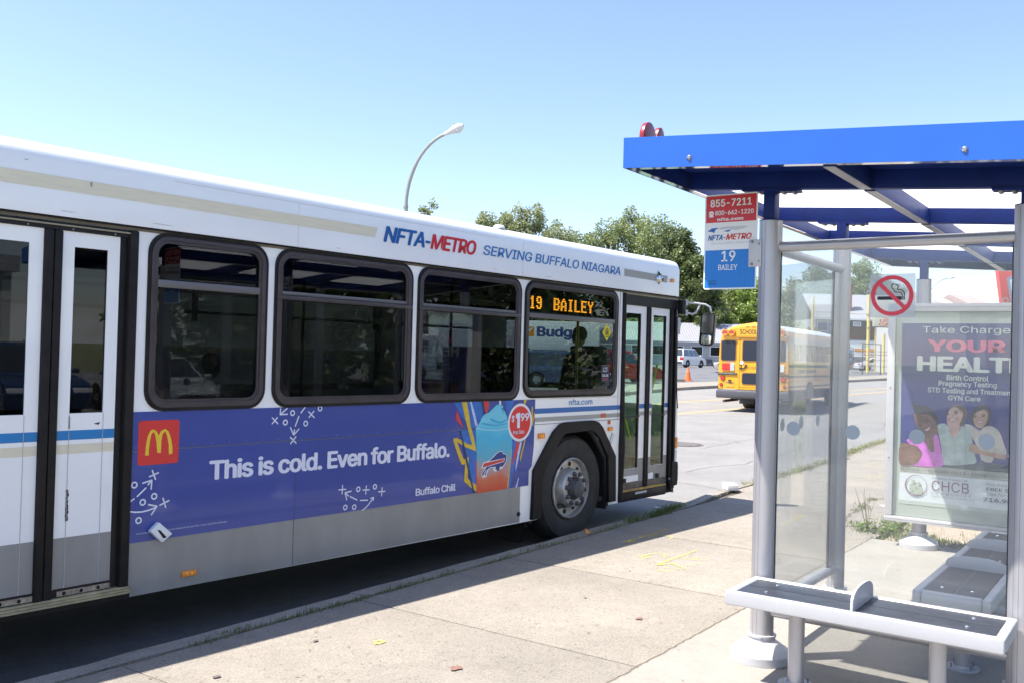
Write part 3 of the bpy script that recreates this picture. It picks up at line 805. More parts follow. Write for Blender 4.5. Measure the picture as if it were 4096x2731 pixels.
# fascias: blue outside face, bright metal flange below
for (a, b, c, d) in ((RX0, RX0 + .006, RY0, RY1), (RX1 - .006, RX1, RY0, RY1), (RX0 + .0065, RX1 - .0065, RY1 - .006, RY1), (RX0 + .0065, RX1 - .0065, RY0, RY0 + .006)):
    S(slanted(a, b, c, d, 0.0, .16), 'fascia', blue)
for (a, b, c, d) in ((RX0 + .0065, RX0 + .055, RY0 + .0065, RY1 - .0065), (RX1 - .055, RX1 - .0065, RY0 + .0065, RY1 - .0065), (RX0 + .056, RX1 - .056, RY1 - .055, RY1 - .0065), (RX0 + .056, RX1 - .056, RY0 + .0065, RY0 + .055)):
    fl = S(slanted(a, b, c, d, 0.0005, .004), 'fascia_flange', chrome)
for (a, b, c, d) in ((RX0 + .007, RX0 + .05, RY0 + .055, RY1 - .056), (RX1 - .05, RX1 - .007, RY0 + .055, RY1 - .056), (RX0 + .055, RX1 - .056, RY1 - .05, RY1 - .007), (RX0 + .055, RX1 - .056, RY0 + .007, RY0 + .05)):
    S(slanted(a, b, c, d, 0.005, .0955), 'edge_beam', navy, bevel=.002)
for (yy, zc) in ((2.004, 2.834), (0.734, 2.743)):
    S(MB().lathe([(.0001, -.008), (.008, -.0075), (.012, -.004), (.014, 0)], (RX0 - .0005, yy, zc), axis='x', n=16), 'fascia_bolt', boltm, smooth=True)
for x in BX:
    S(slanted(x - .03, x + .03, RY0 + .055, RY1 - .058, 0.0, .095), 'cross_beam', navy, bevel=.002)
mid = 1.32
prev = RX0 + .055
for x in BX + [RX1 - .055 + .03]:
    S(slanted(prev + .001, x - .032 if x < 9.6 else RX1 - .056, mid - .03, mid + .03, -.004, .0945), 'purlin', navy, bevel=.002)
    S(slanted(prev + .001, x - .032 if x < 9.6 else RX1 - .056, mid - .028, mid + .028, -.0075, -.0045), 'purlin_cap', mat('grey_cap_strip', (.34, .34, .37), .35, .3))
    prev = x + .031
prev = RX0 + .01
for x in BX + [RX1 + .02]:
    for (ya, yb_) in ((RY0 + .01, mid - .004), (mid + .004, RY1 - .01)):
        S(slanted(prev, x - .004 if x < 9.6 else RX1 - .012, ya, yb_, .0965, .105), 'roof_panel', navy if (x < 5.2 or x > 9.6) else poly)
    prev = x + .004
# red cut-out letters standing along the kerb-side roof edge, seen end-on
redp = mat('red_sign_paint', (0.30, 0.008, 0.014), 0.3, coat=0.4)
e = empty('roof_letters', (RX0 + .02, RY1 - .1, zb(RY1) + .1625), label='red rounded sign letters standing on the kerb side edge of the blue shelter roof', cat='sign')
def arch(cx, w, h_, wd=.045):
    out = []; 
    for i in range(13): a = math.pi * i / 12; out.append((cx - w / 2 * math.cos(a), h_ - w / 2 + w / 2 * math.sin(a)))
    out = [(cx - w / 2, 0)] + out + [(cx + w / 2, 0), (cx + w / 2 - wd, 0)]
    for i in range(13): a = math.pi * (12 - i) / 12; out.append((cx - (w / 2 - wd) * math.cos(a), h_ - w / 2 + (w / 2 - wd) * math.sin(a)))
    out.append((cx - w / 2 + wd, 0)); return out
for cx, w, h_ in ((.085, .15, .075), (.215, .10, .035)):
    mb = MB(); mb.prism([(cx - w / 2, -.02)] + [(cx - w / 2 * math.cos(math.pi * i / 14), max(0, h_ - .09) + .09 * math.sin(math.pi * i / 14)) for i in range(15)] + [(cx + w / 2, -.02)], lambda a, b: (a, 0, b), lambda a, b: (a, .025, b))
    mb.build('letter', redp, e, bevel=.004)

# rails
def rail(p, q, r=.029, name='rail', m=silver):
    return S(MB().cyl(p, q, r, n=18), name, m, smooth=True)
for z in (2.455, .445):
    rail((5.07, 1.79, z), (5.07, .62, z)); rail((5.12, 1.84, z), (6.40, 1.84, z))
    for xa, xb in ((5.12, 6.40), (6.5, 7.71), (7.81, 9.05)): rail((xa, .57, z), (xb, .57, z))
def pane(x0, x1, y0, y1, z0, z1, name='glass_pane'):
    g = S(MB().box(x0, x1, y0, y1, z0, z1), name, shglass); return g
g_end = pane(5.066, 5.074, .638, 1.774, .475, 2.424)
g_side = pane(5.138, 6.26, 1.836, 1.844, .475, 2.424)
for xa, xb in ((5.138, 6.388), (6.512, 7.698), (7.822, 9.03)): pane(xa, xb, .566, .574, .475, 2.424)
for (x0, x1, y0, y1) in ((5.062, 5.078, 1.7745, 1.7785), (5.062, 5.078, .6335, .6375), (5.133, 5.137, 1.832, 1.848), (6.2605, 6.2645, 1.832, 1.848)):
    S(MB().box(x0, x1, y0, y1, .475, 2.424), 'glass_gasket', rubber)
S(MB().box(6.265, 6.385, 1.828, 1.852, .475, 2.424), 'clamp_plate', silver, bevel=.004)
dotm = mat('frosted_dot', (0.33, 0.37, 0.40), 0.6, var=.05, vs=9)
for yy in (1.687, 1.372, 1.054, .735):
    d = MB(); d.prism(disc(yy, 1.46, .038, 26), lambda a, b: (5.0645, a, b), lambda a, b: (5.0655, a, b)); S(d, 'safety_dot', dotm, g_end)
for xx in (5.317, 5.652, 5.977):
    d = MB(); d.prism(disc(xx, 1.459, .038, 26), lambda a, b: (a, 1.8345, b), lambda a, b: (a, 1.8355, b)); S(d, 'safety_dot', dotm, g_side)

# no smoking sticker on the end pane
ns = empty('no_smoking_sticker', (5.064, 1.188, 2.176), label='square no smoking sticker with red ring and black cigarette on the shelter glass', cat='sticker')
NS = lambda u, v, w: (-w, -u, v)     # u to the viewer's right
stm = bpy.data.materials.new('frosted_sticker_film'); stm.use_nodes = True
nt = stm.node_tree; nt.nodes.clear(); o_ = nt.nodes.new('ShaderNodeOutputMaterial'); a_ = nt.nodes.new('ShaderNodeBsdfTransparent'); b_ = nt.nodes.new('ShaderNodeBsdfDiffuse'); b_.inputs[0].default_value = (.62, .66, .7, 1)
c_ = nt.nodes.new('ShaderNodeMixShader'); c_.inputs[0].default_value = .38; nt.links.new(a_.outputs[0], c_.inputs[1]); nt.links.new(b_.outputs[0], c_.inputs[2]); nt.links.new(c_.outputs[0], o_.inputs[0])
redring = mat('sticker_red', (0.70, 0.05, 0.08), 0.5)
decal('film', stm, rrect(-.113, .113, -.113, .113, .004), ns, NS, .001)
link('ring', plate_mesh(disc(0, 0, .105, 48), [disc(0, 0, .084, 48)], .0008, lambda u, v, w: NS(u, v, w + .0022)), redring, ns)
for k, (a, b) in enumerate((((-.072, -.004), (.048, -.022)), ((.050, -.004), (.0555, -.022)), ((.0575, -.004), (.063, -.022)))):
    decal('cigarette', blackp, rect(a[0], b[0], b[1], a[1]), ns, NS, .0014)
for P in ([(.006, .063), (-.001, .055), (-.003, .045), (.002, .036), (.010, .031), (.011, .022), (.020, .017), (.036, .017), (.045, .014), (.050, .006), (.052, -.001)], [(.012, .060), (.022, .057), (.029, .049), (.029, .040), (.025, .033), (.030, .029), (.044, .029), (.054, .024), (.060, .014), (.0615, -.001)]):
    mb = MB(); stroke(mb, P, .0045, NS, .0014); mb.build('smoke', blackp, ns)
c45 = math.cos(R(45)); mb = MB()
mb.prism([(-.068 - .007, .068 - .007 + .0), (-.068 + .007, .068 + .007), (.068 + .007, -.068 + .007), (.068 - .007, -.068 - .007)], lambda a, b: NS(a, b, .0040), lambda a, b: NS(a, b, .0034)); mb.build('slash', redring, ns)

# ------------------------------------------------------------------ benches
plank = mat('recycled_plank', (0.028, 0.032, 0.042), 0.38, var=.25, vs=14, bump=.15, bs=120)
benchm = mat('bench_aluminium', (0.48, 0.48, 0.50), 0.35, 0.15, var=.03)
def bench(cx, cy, length, width, ang, dividers, legs, label, top=.645, group='shelter benches', deep=.07, dh=.10):
    e = empty('bench', (cx, cy, .172), ang, label, 'bench', group)
    T = top - .172; hl, hw = length / 2, width / 2; fw = .042
    fr = [MB().box(-hl, hl, -hw, -hw + fw, T - deep, T), MB().box(-hl, hl, hw - fw, hw, T - deep, T), MB().box(-hl, -hl + fw, -hw + fw + .001, hw - fw - .001, T - deep, T), MB().box(hl - fw, hl, -hw + fw + .001, hw - fw - .001, T - deep, T)]
    for f in fr: f.build('frame_rail', benchm, e, bevel=.011, seg=3)
    iw = hw - fw
    for y0, y1 in ((-iw + .002, -.0035), (.0035, iw - .002)):
        p = MB().box(-hl + fw + .002, hl - fw - .002, y0, y1, T - .03, T - .005).build('plank', plank, e, bevel=.002)
        for s in (-1, 1):
            for xx in (s * (hl - .17),) + ((0,) if length > 2 else ()):
                MB().ball((xx, (y0 + y1) / 2, T - .004), .011, .011, .006, 12, 6).build('bolt', chrome, p, smooth=True)
    MB().box(-hl + fw, hl - fw, -.0034, .0034, T - .028, T - .008).build('plank_gap_light_shade', silverw if length < 2 else groove, e)  # pale strip paints light through the gap; grey one paints shade
    for dx in dividers:
        w = hw - .022; prof = [(-w, -.03)] + [(-w * math.cos(math.pi * i / 18) ** 1 if False else -w * (1 if math.cos(math.pi * i / 18) > 0 else -1) * abs(math.cos(math.pi * i / 18)) ** .85, dh * abs(math.sin(math.pi * i / 18)) ** .55) for i in range(19)] + [(w, -.03)]
        mb = MB(); mb.prism(prof, lambda a, b: (dx - .006, a, T + b), lambda a, b: (dx + .006, a, T + b)); dv = mb.build('divider', benchm, e, bevel=.002)
    for lx in legs:
        MB().cyl((lx, 0, .0), (lx, 0, T - deep), .04, n=24).build('leg', silver, e, smooth=True)
        MB().box(lx - .06, lx + .06, -hw + .06, hw - .06, T - deep - .006, T - deep + .002).build('leg_bracket', benchm, e)
        fo = MB().lathe([(.088, 0), (.088, .01), (.045, .012), (.043, .022)], (lx, 0, 0.001), n=28).build('foot_plate', benchm, e, smooth=True)
        for a in (45, 135, 225, 315):
            MB().cyl((lx + .068 * math.cos(R(a)), .068 * math.sin(R(a)), .008), (lx + .068 * math.cos(R(a)), .068 * math.sin(R(a)), .036), .006, n=6).build('anchor_bolt', boltm, fo)
    return e
b1 = bench(4.775, 1.215, 1.28, .425, R(90), [.015], [.335, -.335], 'bright silver bench with two dark planks and one divider outside the shelter end', top=.645)
b2 = bench(6.395, .915, 2.27, .375, 0, [-.36, .36], [-.76, .76], 'longer bench in shade inside the shelter with two grey arched dividers', dh=.068)
mb = MB(); mb.prism(rect(-.03, .03, .07, .095), lambda a, b: (.3535, -a - .1, .473 + b), lambda a, b: (.3528, -a - .1, .473 + b)); mb.build('maker_label', mat('pink_label', (.6, .35, .35), .6), b2)

# ------------------------------------------------------------------ advert display
ad = empty('advert_display', (9.0, 1.47, .4), label='framed health clinic poster in a silver glazed case at the far end of the shelter', cat='advertisement')
PF = lambda u, v, w: (-w, u - 1.47, v - .4)      # u = world y, v = world z
AY0, AY1 = .80, 2.135
def adbox(name, m, x0, x1, y0, y1, z0, z1, **kw):
    mb = MB().box(x0 - 9.0, x1 - 9.0, y0 - 1.47, y1 - 1.47, z0 - .4, z1 - .4); return mb.build(name, m, ad, **kw)
adbox('case_back', silverw, 9.03, 9.16, AY0, AY1, .405, 2.38, bevel=.006)
for (y0, y1, z0, z1) in ((AY1 - .065, AY1, .455, 2.30), (AY0, AY0 + .065, .455, 2.30), (AY0, AY1, .405, .452), (AY0, AY1, 2.303, 2.375)):
    adbox('frame_bar', silverw, 8.975, 9.029, y0, y1, z0, z1, bevel=.005)
adbox('backing', mat('case_inner', (.50, .54, .48), .7), 9.012, 9.029, AY0 + .066, AY1 - .066, .456, 2.299)
adg = adbox('case_glass', glass('case_glass', (.96, .97, .97), veil=.02, gain=1.0), 8.988, 8.992, AY0 + .064, AY1 - .064, .453, 2.302)
adbox('frame_groove', groove, 8.9735, 8.9745, AY0 + .01, AY1 - .01, 2.342, 2.345); adbox('frame_groove', groove, 8.9735, 8.9745, AY0 + .01, AY1 - .01, .424, .427)
for yy in (1.83, 1.19):
    mb = MB(); pts = [(9.06 - 9, yy - 1.47 + .022 * math.cos(a * .5236), 2.40 - .4 + .022 * math.sin(a * .5236)) for a in range(12)] ; pts.append(pts[0]); mb.tube(pts, .005, 6); mb.build('lifting_eye', silver, ad, smooth=True)
for zz_ in (1.62, .98): MB().ball((-.027, AY1 - .03 - 1.47, zz_ - .4), .008).build('frame_screw', chrome, ad)
for yy in (1.0,): S(MB().cyl((9.08, yy, .18), (9.08, yy, .42), .05, n=20), 'case_leg', silver, smooth=True)
POSTER = {
 'field': [(2.022,2.089),(2.014,0.925),(1.118,0.926),(1.129,2.099)],
 'w1hair': [(1.927,1.505),(1.893,1.468),(1.844,1.470),(1.796,1.460),(1.747,1.424),(1.711,1.388),(1.698,1.344),(1.709,1.318),(1.746,1.360),(1.782,1.390),(1.867,1.388),(1.894,1.390),(1.910,1.435)],
 'w1face': [(1.897,1.387),(1.782,1.390),(1.746,1.360),(1.715,1.311),(1.696,1.248),(1.713,1.215),(1.766,1.192),(1.815,1.201),(1.852,1.250),(1.880,1.281),(1.893,1.332)],
 'w1neck': [(1.851,1.199),(1.761,1.205),(1.731,1.195),(1.725,1.067),(1.758,1.061),(1.789,1.113),(1.808,1.163)],
 'w1top': [(1.941,1.160),(1.855,1.121),(1.808,1.144),(1.758,1.061),(1.725,1.067),(1.734,1.194),(1.701,1.203),(1.659,1.015),(1.672,0.928),(1.918,0.925),(1.835,0.994),(1.836,1.058),(1.953,1.126)],
 'w1arm': [(2.014,1.102),(1.940,1.111),(1.867,1.094),(1.829,1.033),(1.846,0.973),(1.894,0.930),(2.014,0.925)],
 'w2hair': [(1.600,1.471),(1.554,1.486),(1.502,1.479),(1.467,1.440),(1.463,1.390),(1.482,1.332),(1.493,1.294),(1.522,1.317),(1.506,1.400),(1.524,1.443),(1.583,1.453),(1.611,1.413)],
 'w2face': [(1.594,1.452),(1.559,1.463),(1.519,1.443),(1.498,1.413),(1.503,1.375),(1.522,1.323),(1.550,1.287),(1.591,1.278),(1.621,1.304),(1.628,1.367),(1.617,1.419)],
 'w2neck': [(1.632,1.303),(1.591,1.278),(1.550,1.287),(1.522,1.317),(1.526,1.228),(1.566,1.194),(1.602,1.229),(1.632,1.259)],
 'w2shirt': [(1.703,1.296),(1.632,1.310),(1.602,1.229),(1.566,1.194),(1.521,1.248),(1.510,1.299),(1.441,1.278),(1.416,1.155),(1.391,1.032),(1.384,0.995),(1.441,0.971),(1.655,0.952),(1.663,1.072),(1.690,1.210)],
 'w3hair': [(1.382,1.489),(1.331,1.499),(1.292,1.475),(1.277,1.426),(1.284,1.339),(1.306,1.306),(1.340,1.323),(1.307,1.412),(1.342,1.453),(1.376,1.439),(1.409,1.406),(1.405,1.318),(1.436,1.335),(1.443,1.385),(1.421,1.449)],
 'w3face': [(1.376,1.439),(1.336,1.451),(1.302,1.425),(1.307,1.362),(1.328,1.317),(1.362,1.290),(1.396,1.313),(1.414,1.355),(1.409,1.406)],
 'w3shirt': [(1.482,1.313),(1.436,1.316),(1.390,1.288),(1.356,1.272),(1.328,1.305),(1.272,1.315),(1.216,1.281),(1.181,1.197),(1.152,1.077),(1.240,1.082),(1.256,1.019),(1.283,0.998),(1.345,1.023),(1.381,1.132),(1.434,1.229)],
 'w3arm': [(1.438,1.134),(1.427,1.154),(1.370,1.133),(1.341,1.098),(1.168,1.075),(1.173,1.038),(1.346,1.067),(1.397,1.069),(1.443,1.090)],
 'pants': [(1.661,0.958),(1.441,0.971),(1.334,0.999),(1.117,0.982),(1.117,0.927),(1.678,0.927)],
 'm1': [(1.776,1.236),(1.744,1.267),(1.726,1.281),(1.726,1.259),(1.749,1.238)],
 'e1': [(1.853,1.289),(1.810,1.292),(1.776,1.358),(1.746,1.354)],
 'm2': [(1.607,1.346),(1.586,1.326),(1.563,1.327),(1.580,1.310),(1.601,1.325)],
 'e2': [(1.588,1.411),(1.523,1.377)],
 'm3': [(1.399,1.344),(1.379,1.329),(1.354,1.331),(1.373,1.317),(1.393,1.329)],
 'e3': [(1.386,1.407),(1.329,1.389)],
 'dots': [(1.873,1.181),(1.302,1.182)],
 'take': [(1.832,2.172),(1.118,2.081)],
 'your': [(1.757,2.065),(1.163,1.932)],
 'health': [(1.872,1.912),(1.113,1.778)],
 'bc': [(1.573,1.741),(1.285,1.705)],
 'pt': [(1.639,1.675),(1.220,1.642)],
 'std': [(1.729,1.611),(1.117,1.589)],
 'gyn': [(1.535,1.550),(1.323,1.520)],
 'buf': [(1.998,0.895),(1.837,0.871)],
 'nia': [(1.764,0.892),(1.473,0.871)],
 'chk': [(1.422,0.894),(1.143,0.872)],
 'chcb': [(1.740,0.759),(1.439,0.696)],
 'comm': [(1.742,0.675),(1.421,0.657)],
 'hc': [(1.741,0.642),(1.389,0.632)],
 'yp': [(1.738,0.797),(1.452,0.779)],
 'you': [(1.305,0.791),(1.119,0.767)],
 'free': [(1.301,0.749),(1.118,0.721)],
 'call': [(1.297,0.699),(1.118,0.679)],
 '716': [(1.316,0.662),(1.117,0.630)],
 'ring': [(1.969,0.787),(1.773,0.614)],
 'bf1': [(2.014,0.925),(1.118,0.926)],
 'bf2': [(2.015,0.844),(1.118,0.847)],
 'wbot': [(2.019,0.567),(1.116,0.585)],
}
pcol = lambda n, c, **k: mat('poster_' + n, c, .55, **k)
poster = decal('poster', pcol('paper', (.58, .62, .56)), rect(.822, 2.02, .567, 2.247), ad, PF, -.009)
def P_(name, m, key, lift): return decal(name, m, smooth_poly(POSTER[key]), poster, PF, lift)
L0 = -.0085
decal('poster_field', pcol('navy', (.05, .06, .26), var=.12, vs=1.5), [(2.02, 2.20), (2.014, .925), (.822, .925), (.822, 2.20)], poster, PF, L0)
decal('poster_band', pcol('band', (.50, .50, .43)), [(2.014, .9245), (2.012, .85), (.822, .85), (.822, .9245)], poster, PF, L0)
decal('poster_footer', pcol('white', (.80, .83, .84)), [(2.012, .8495), (2.02, .60), (.822, .60), (.822, .8495)], poster, PF, L0)
skin1, skin2, skin3 = pcol('skin_dark', (.24, .12, .08), var=.35, vs=11), pcol('skin_fair', (.68, .45, .37), var=.16, vs=14), pcol('skin_mid', (.60, .38, .27), var=.18, vs=14)
hair = pcol('hair', (.035, .03, .035)); hair2 = pcol('hair_brown', (.17, .11, .08)); pink = pcol('magenta', (.75, .17, .68), var=.25, vs=9); mint = pcol('sage_shirt', (.50, .60, .56), var=.22, vs=9); cream = pcol('cream_shirt', (.70, .63, .56), var=.16, vs=9); jeans = pcol('trousers', (.10, .13, .15)); lipm = pcol('teeth', (.82, .8, .78)); brow = pcol('brow', (.08, .05, .04)); lip = pcol('lip', (.55, .2, .18))
for i, (nm, m, key) in enumerate((('trousers', jeans, 'pants'), ('hair', hair, 'w3hair'), ('shirt', cream, 'w3shirt'), ('face', skin3, 'w3face'), ('hair', hair2, 'w2hair'), ('neck', skin2, 'w2neck'), ('shirt', mint, 'w2shirt'), ('face', skin2, 'w2face'), ('arm', skin3, 'w3arm'), ('neck', skin1, 'w1neck'), ('top', pink, 'w1top'), ('face', skin1, 'w1face'), ('hair', hair, 'w1hair'), ('arm', skin1, 'w1arm'))):
    P_(nm, m, key, L0 + .0004 * (i + 1))
LF_ = L0 + .007
def pline(name, pts, w, m): mb = MB(); stroke(mb, pts, w, PF, LF_); mb.build(name, m, poster)
# features of the three printed faces (each: centre, tilt, size)
def face(cy, cz, s, tilt, br, tm):
    def q(u, v): a = R(tilt); return (cy - s * (u * math.cos(a) - v * math.sin(a)), cz + s * (u * math.sin(a) + v * math.cos(a)))
    for sx in (-1, 1):
        pline('brow', [q(sx * .55 - .2, .48), q(sx * .55, .56), q(sx * .55 + .2, .48)], .006 * s / .06, br)
        pline('eye', [q(sx * .5 - .16, .3), q(sx * .5 + .16, .3)], .010 * s / .06, br)
    pline('nose', [q(0, .25), q(.1, -.1), q(-.06, -.14)], .004 * s / .06, lip)
    decal('mouth', lip, [q(-.42, -.34), q(0, -.42), q(.42, -.32), q(.2, -.66), q(-.2, -.68)], poster, PF, LF_); decal('teeth', lipm, [q(-.34, -.38), q(0, -.44), q(.34, -.36), q(.18, -.54), q(-.18, -.56)], poster, PF, LF_ + .0006)
blush = pcol('blush', (.62, .30, .24), var=.2, vs=20)
for (cy, cz, r) in ((1.545, 1.362, .014), (1.612, 1.352, .012), (1.335, 1.355, .011), (1.39, 1.35, .011)): decal('cheek', blush, disc(cy, cz, r, 14), poster, PF, LF_ - .0004)
for (pts_) in ([(1.60, 1.46), (1.57, 1.475), (1.535, 1.46), (1.515, 1.42)], [(1.34, 1.46), (1.31, 1.455), (1.29, 1.42), (1.292, 1.37)]): pline('hair_strand', pts_, .006, pcol('hair_light', (.24, .17, .13)))
for (pts_) in ([(1.66, 1.14), (1.64, 1.05), (1.65, .97)], [(1.56, 1.18), (1.55, 1.08), (1.555, .98)], [(1.47, 1.12), (1.46, 1.02)], [(1.60, 1.20), (1.575, 1.17), (1.54, 1.195)]): pline('fold', pts_, .004, pcol('fold', (.36, .45, .42)))
for (pts_) in ([(1.38, 1.18), (1.33, 1.155), (1.28, 1.185)], [(1.24, 1.12), (1.25, 1.02)], [(1.36, 1.08), (1.34, .99)]): pline('fold', pts_, .004, pcol('fold2', (.52, .46, .40)))
face(1.805, 1.285, .075, 34, brow, lipm); face(1.585, 1.385, .072, 12, brow, lipm); face(1.365, 1.375, .066, 10, brow, lipm)
def bbox(k): a, b = POSTER[k]; return (a[0], b[0], b[1], a[1])
whitet = pcol('text_white', (.80, .84, .80)); pinkt = pcol('text_pink', (.85, .18, .36)); greyt = pcol('text_grey', (.25, .26, .27)); purp = pcol('text_plum', (.30, .17, .26)); sage = pcol('sage', (.52, .56, .45))
def T_(s, m, box, bold=.02, space=1.0, name='lettering', shear=0): return text(name, s, m, poster, PF, box, LF_, bold, shear, space)
T_('Take Charge of', whitet, (1.842, .99, 2.098, 2.176), 0.0)
T_('YOUR', pinkt, (1.80, 1.17, 1.948, 2.057), .05)
T_('HEALTH', whitet, (1.885, .985, 1.775, 1.91), .05)
T_('Birth Control', whitet, (1.635, 1.30, 1.70, 1.748), .02); T_('Pregnancy Testing', whitet, (1.70, 1.235, 1.636, 1.694), .02)
T_('STD Testing and Treatment', whitet, (1.79, 1.11, 1.574, 1.632), .02); T_('GYN Care', whitet, (1.62, 1.36, 1.523, 1.567), .02)
T_('BUFFALO', greyt, (2.004, 1.847, .873, .899), .02, 1.1); T_('NIAGARA FALLS', greyt, (1.772, 1.468, .873, .899), .02, 1.1); T_('CHEEKTOWAGA', greyt, (1.418, 1.14, .873, .899), .02, 1.1); T_('.', greyt, (1.811, 1.803, .883, .889), .03); T_('.', greyt, (1.449, 1.441, .883, .889), .03)
T_('CHCB', purp, (1.742, 1.438, .712, .802), -.004); T_('COMMUNITY', greyt, (1.745, 1.42, .678, .702), -.005, 1.5); T_('HEALTH CENTER OF BUFFALO, INC', greyt, (1.745, 1.39, .652, .666), 0, 1.1)
T_('Your Partner for Quality Care', greyt, (1.74, 1.45, .808, .836), -.01, shear=.2); T_('You may qualify for', greyt, (1.305, .93, .795, .829), 0); T_('FREE SERVICES', greyt, (1.30, .90, .757, .785), .03); T_('Call for appointment', greyt, (1.30, .88, .71, .744), 0); T_('716.986.9199', greyt, (1.325, .87, .662, .697), .05)
T_('c', whitet, (1.142, 1.122, 1.06, 1.078), .03)
RC = (1.872, .742)
link('ring', plate_mesh(disc(RC[0], RC[1], .094, 40), [disc(RC[0] - .003, RC[1] + .003, .087, 40)], .0006, lambda u, v, w: PF(u, v, LF_ + w)), purp, poster)
for (cy, cz, r, w, h_) in ((1.895, .775, .019, .032, .06), (1.845, .762, .015, .027, .07), (1.87, .735, .012, .024, .05)):
    lf = LF_ + (.0006 if r < .013 else 0)
    decal('figure', sage, disc(cy, cz, r, 14), poster, PF, lf); decal('figure', sage, rrect(cy - w, cy + w, cz - .025 - h_, cz - .024, .010, 3), poster, PF, lf + .0002)

# ------------------------------------------------------------------ bus stop flag sign
sg = empty('bus_stop_sign', (5.02, 2.06, 2.2), label='red white and blue bus stop sign plate for route 19 bolted to the shelter post', cat='sign')
SY0, SY1, SZ0, SZ1 = 1.90, 2.215, 2.222, 2.764
SF = lambda u, v, w: (-w, u - 2.06, v - 2.2)
signw = mat('sign_white', (.82, .82, .82), .4); signr = mat('sign_red', (.62, .022, .035), .35, var=.03); signb = mat('sign_blue', (.006, .20, .62), .4, c2=(.005, .17, .54), vs=2, stretch=(1, 40, 1))
link('plate', plate_mesh(rrect(SY0, SY1, SZ0, SZ1, .014), [], .0025, lambda u, v, w: SF(u, v, -w)), signw, sg)
decal('red_field', signr, rect(SY0 + .008, SY1 - .008, 2.604, SZ1 - .008), sg, SF, .001)
decal('blue_field', signb, rect(SY0 + .008, SY1 - .008, SZ0 + .008, 2.446), sg, SF, .001)
def TS(s, m, box, bold=.02, shear=0., space=1.): return text('lettering', s, m, sg, SF, box, .0016, bold, shear, space)
TS('855-7211', signw, (2.182, 1.935, 2.693, 2.737), .035); TS('800-662-1220', signw, (2.152, 1.923, 2.645, 2.672), .03); TS('nfta.com', signw, (2.138, 1.982, 2.612, 2.631), .05, 0, 1.08)
decal('telephone_symbol', signw, [(2.19, 2.652), (2.189, 2.664), (2.182, 2.670), (2.168, 2.670), (2.161, 2.664), (2.16, 2.652), (2.166, 2.652), (2.168, 2.659), (2.182, 2.659), (2.184, 2.652)], sg, SF, .0016)
decal('telephone_symbol', signw, [(2.184, 2.655), (2.189, 2.636), (2.161, 2.636), (2.166, 2.655)], sg, SF, .0016)
dkb = mat('logo_blue', (.02, .13, .42), .5); lgb = mat('logo_pale', (.55, .6, .62), .5); pred = mat('logo_red', (.66, .03, .04), .5)
TS('NFTA', dkb, (2.193, 2.104, 2.502, 2.533), .03, .3); TS('-', dkb, (2.098, 2.088, 2.513, 2.518), .05); TS('METRO', pred, (2.084, 1.932, 2.502, 2.536), .03, .3)
decal('logo_swoosh', dkb, [(2.196, 2.555), (2.17, 2.572), (2.128, 2.574), (2.148, 2.562), (2.156, 2.545), (2.172, 2.553)], sg, SF, .0016)
decal('logo_swoosh', lgb, [(2.135, 2.566), (2.10, 2.578), (2.03, 2.577), (1.99, 2.577), (1.95, 2.573), (1.985, 2.562), (2.03, 2.556), (2.07, 2.566), (2.11, 2.563)], sg, SF, .0014)
decal('logo_swoosh', dkb, [(2.10, 2.552), (2.075, 2.558), (2.05, 2.560), (2.07, 2.548)], sg, SF, .0018)
TS('Serving Buffalo Niagara', lgb, (2.17, 1.955, 2.476, 2.492), 0, .2)
TS('19', signw, (2.108, 2.024, 2.380, 2.441), .02); TS('BAILEY', signw, (2.125, 2.012, 2.331, 2.362), .015)
TS('102', mat('worn_black', (.02, .04, .03), .7), (2.180, 2.135, 2.248, 2.274), 0)
for (yy, zz_) in ((2.205, 2.68), (2.205, 2.29)): MB().ball((-.002, yy - 2.06, zz_ - 2.2), .005).build('rivet', boltm, sg)
br = MB().box(-.008, -.0035, 1.868 - 2.06, 1.945 - 2.06, .143, .296).build('bracket', silverw, sg, bevel=.001)
MB().box(-.0085, -.0045, 1.868 - 2.06, 1.871 - 2.06, .143, .296).build('bracket_fold', groove, sg)
for yy, zz_ in ((1.925, .158), (1.925, .283), (1.885, .175), (1.885, .27)): MB().ball((-.010, yy - 2.06, zz_), .008 if yy > 1.9 else .005).build('bolt', boltm, br, smooth=True)

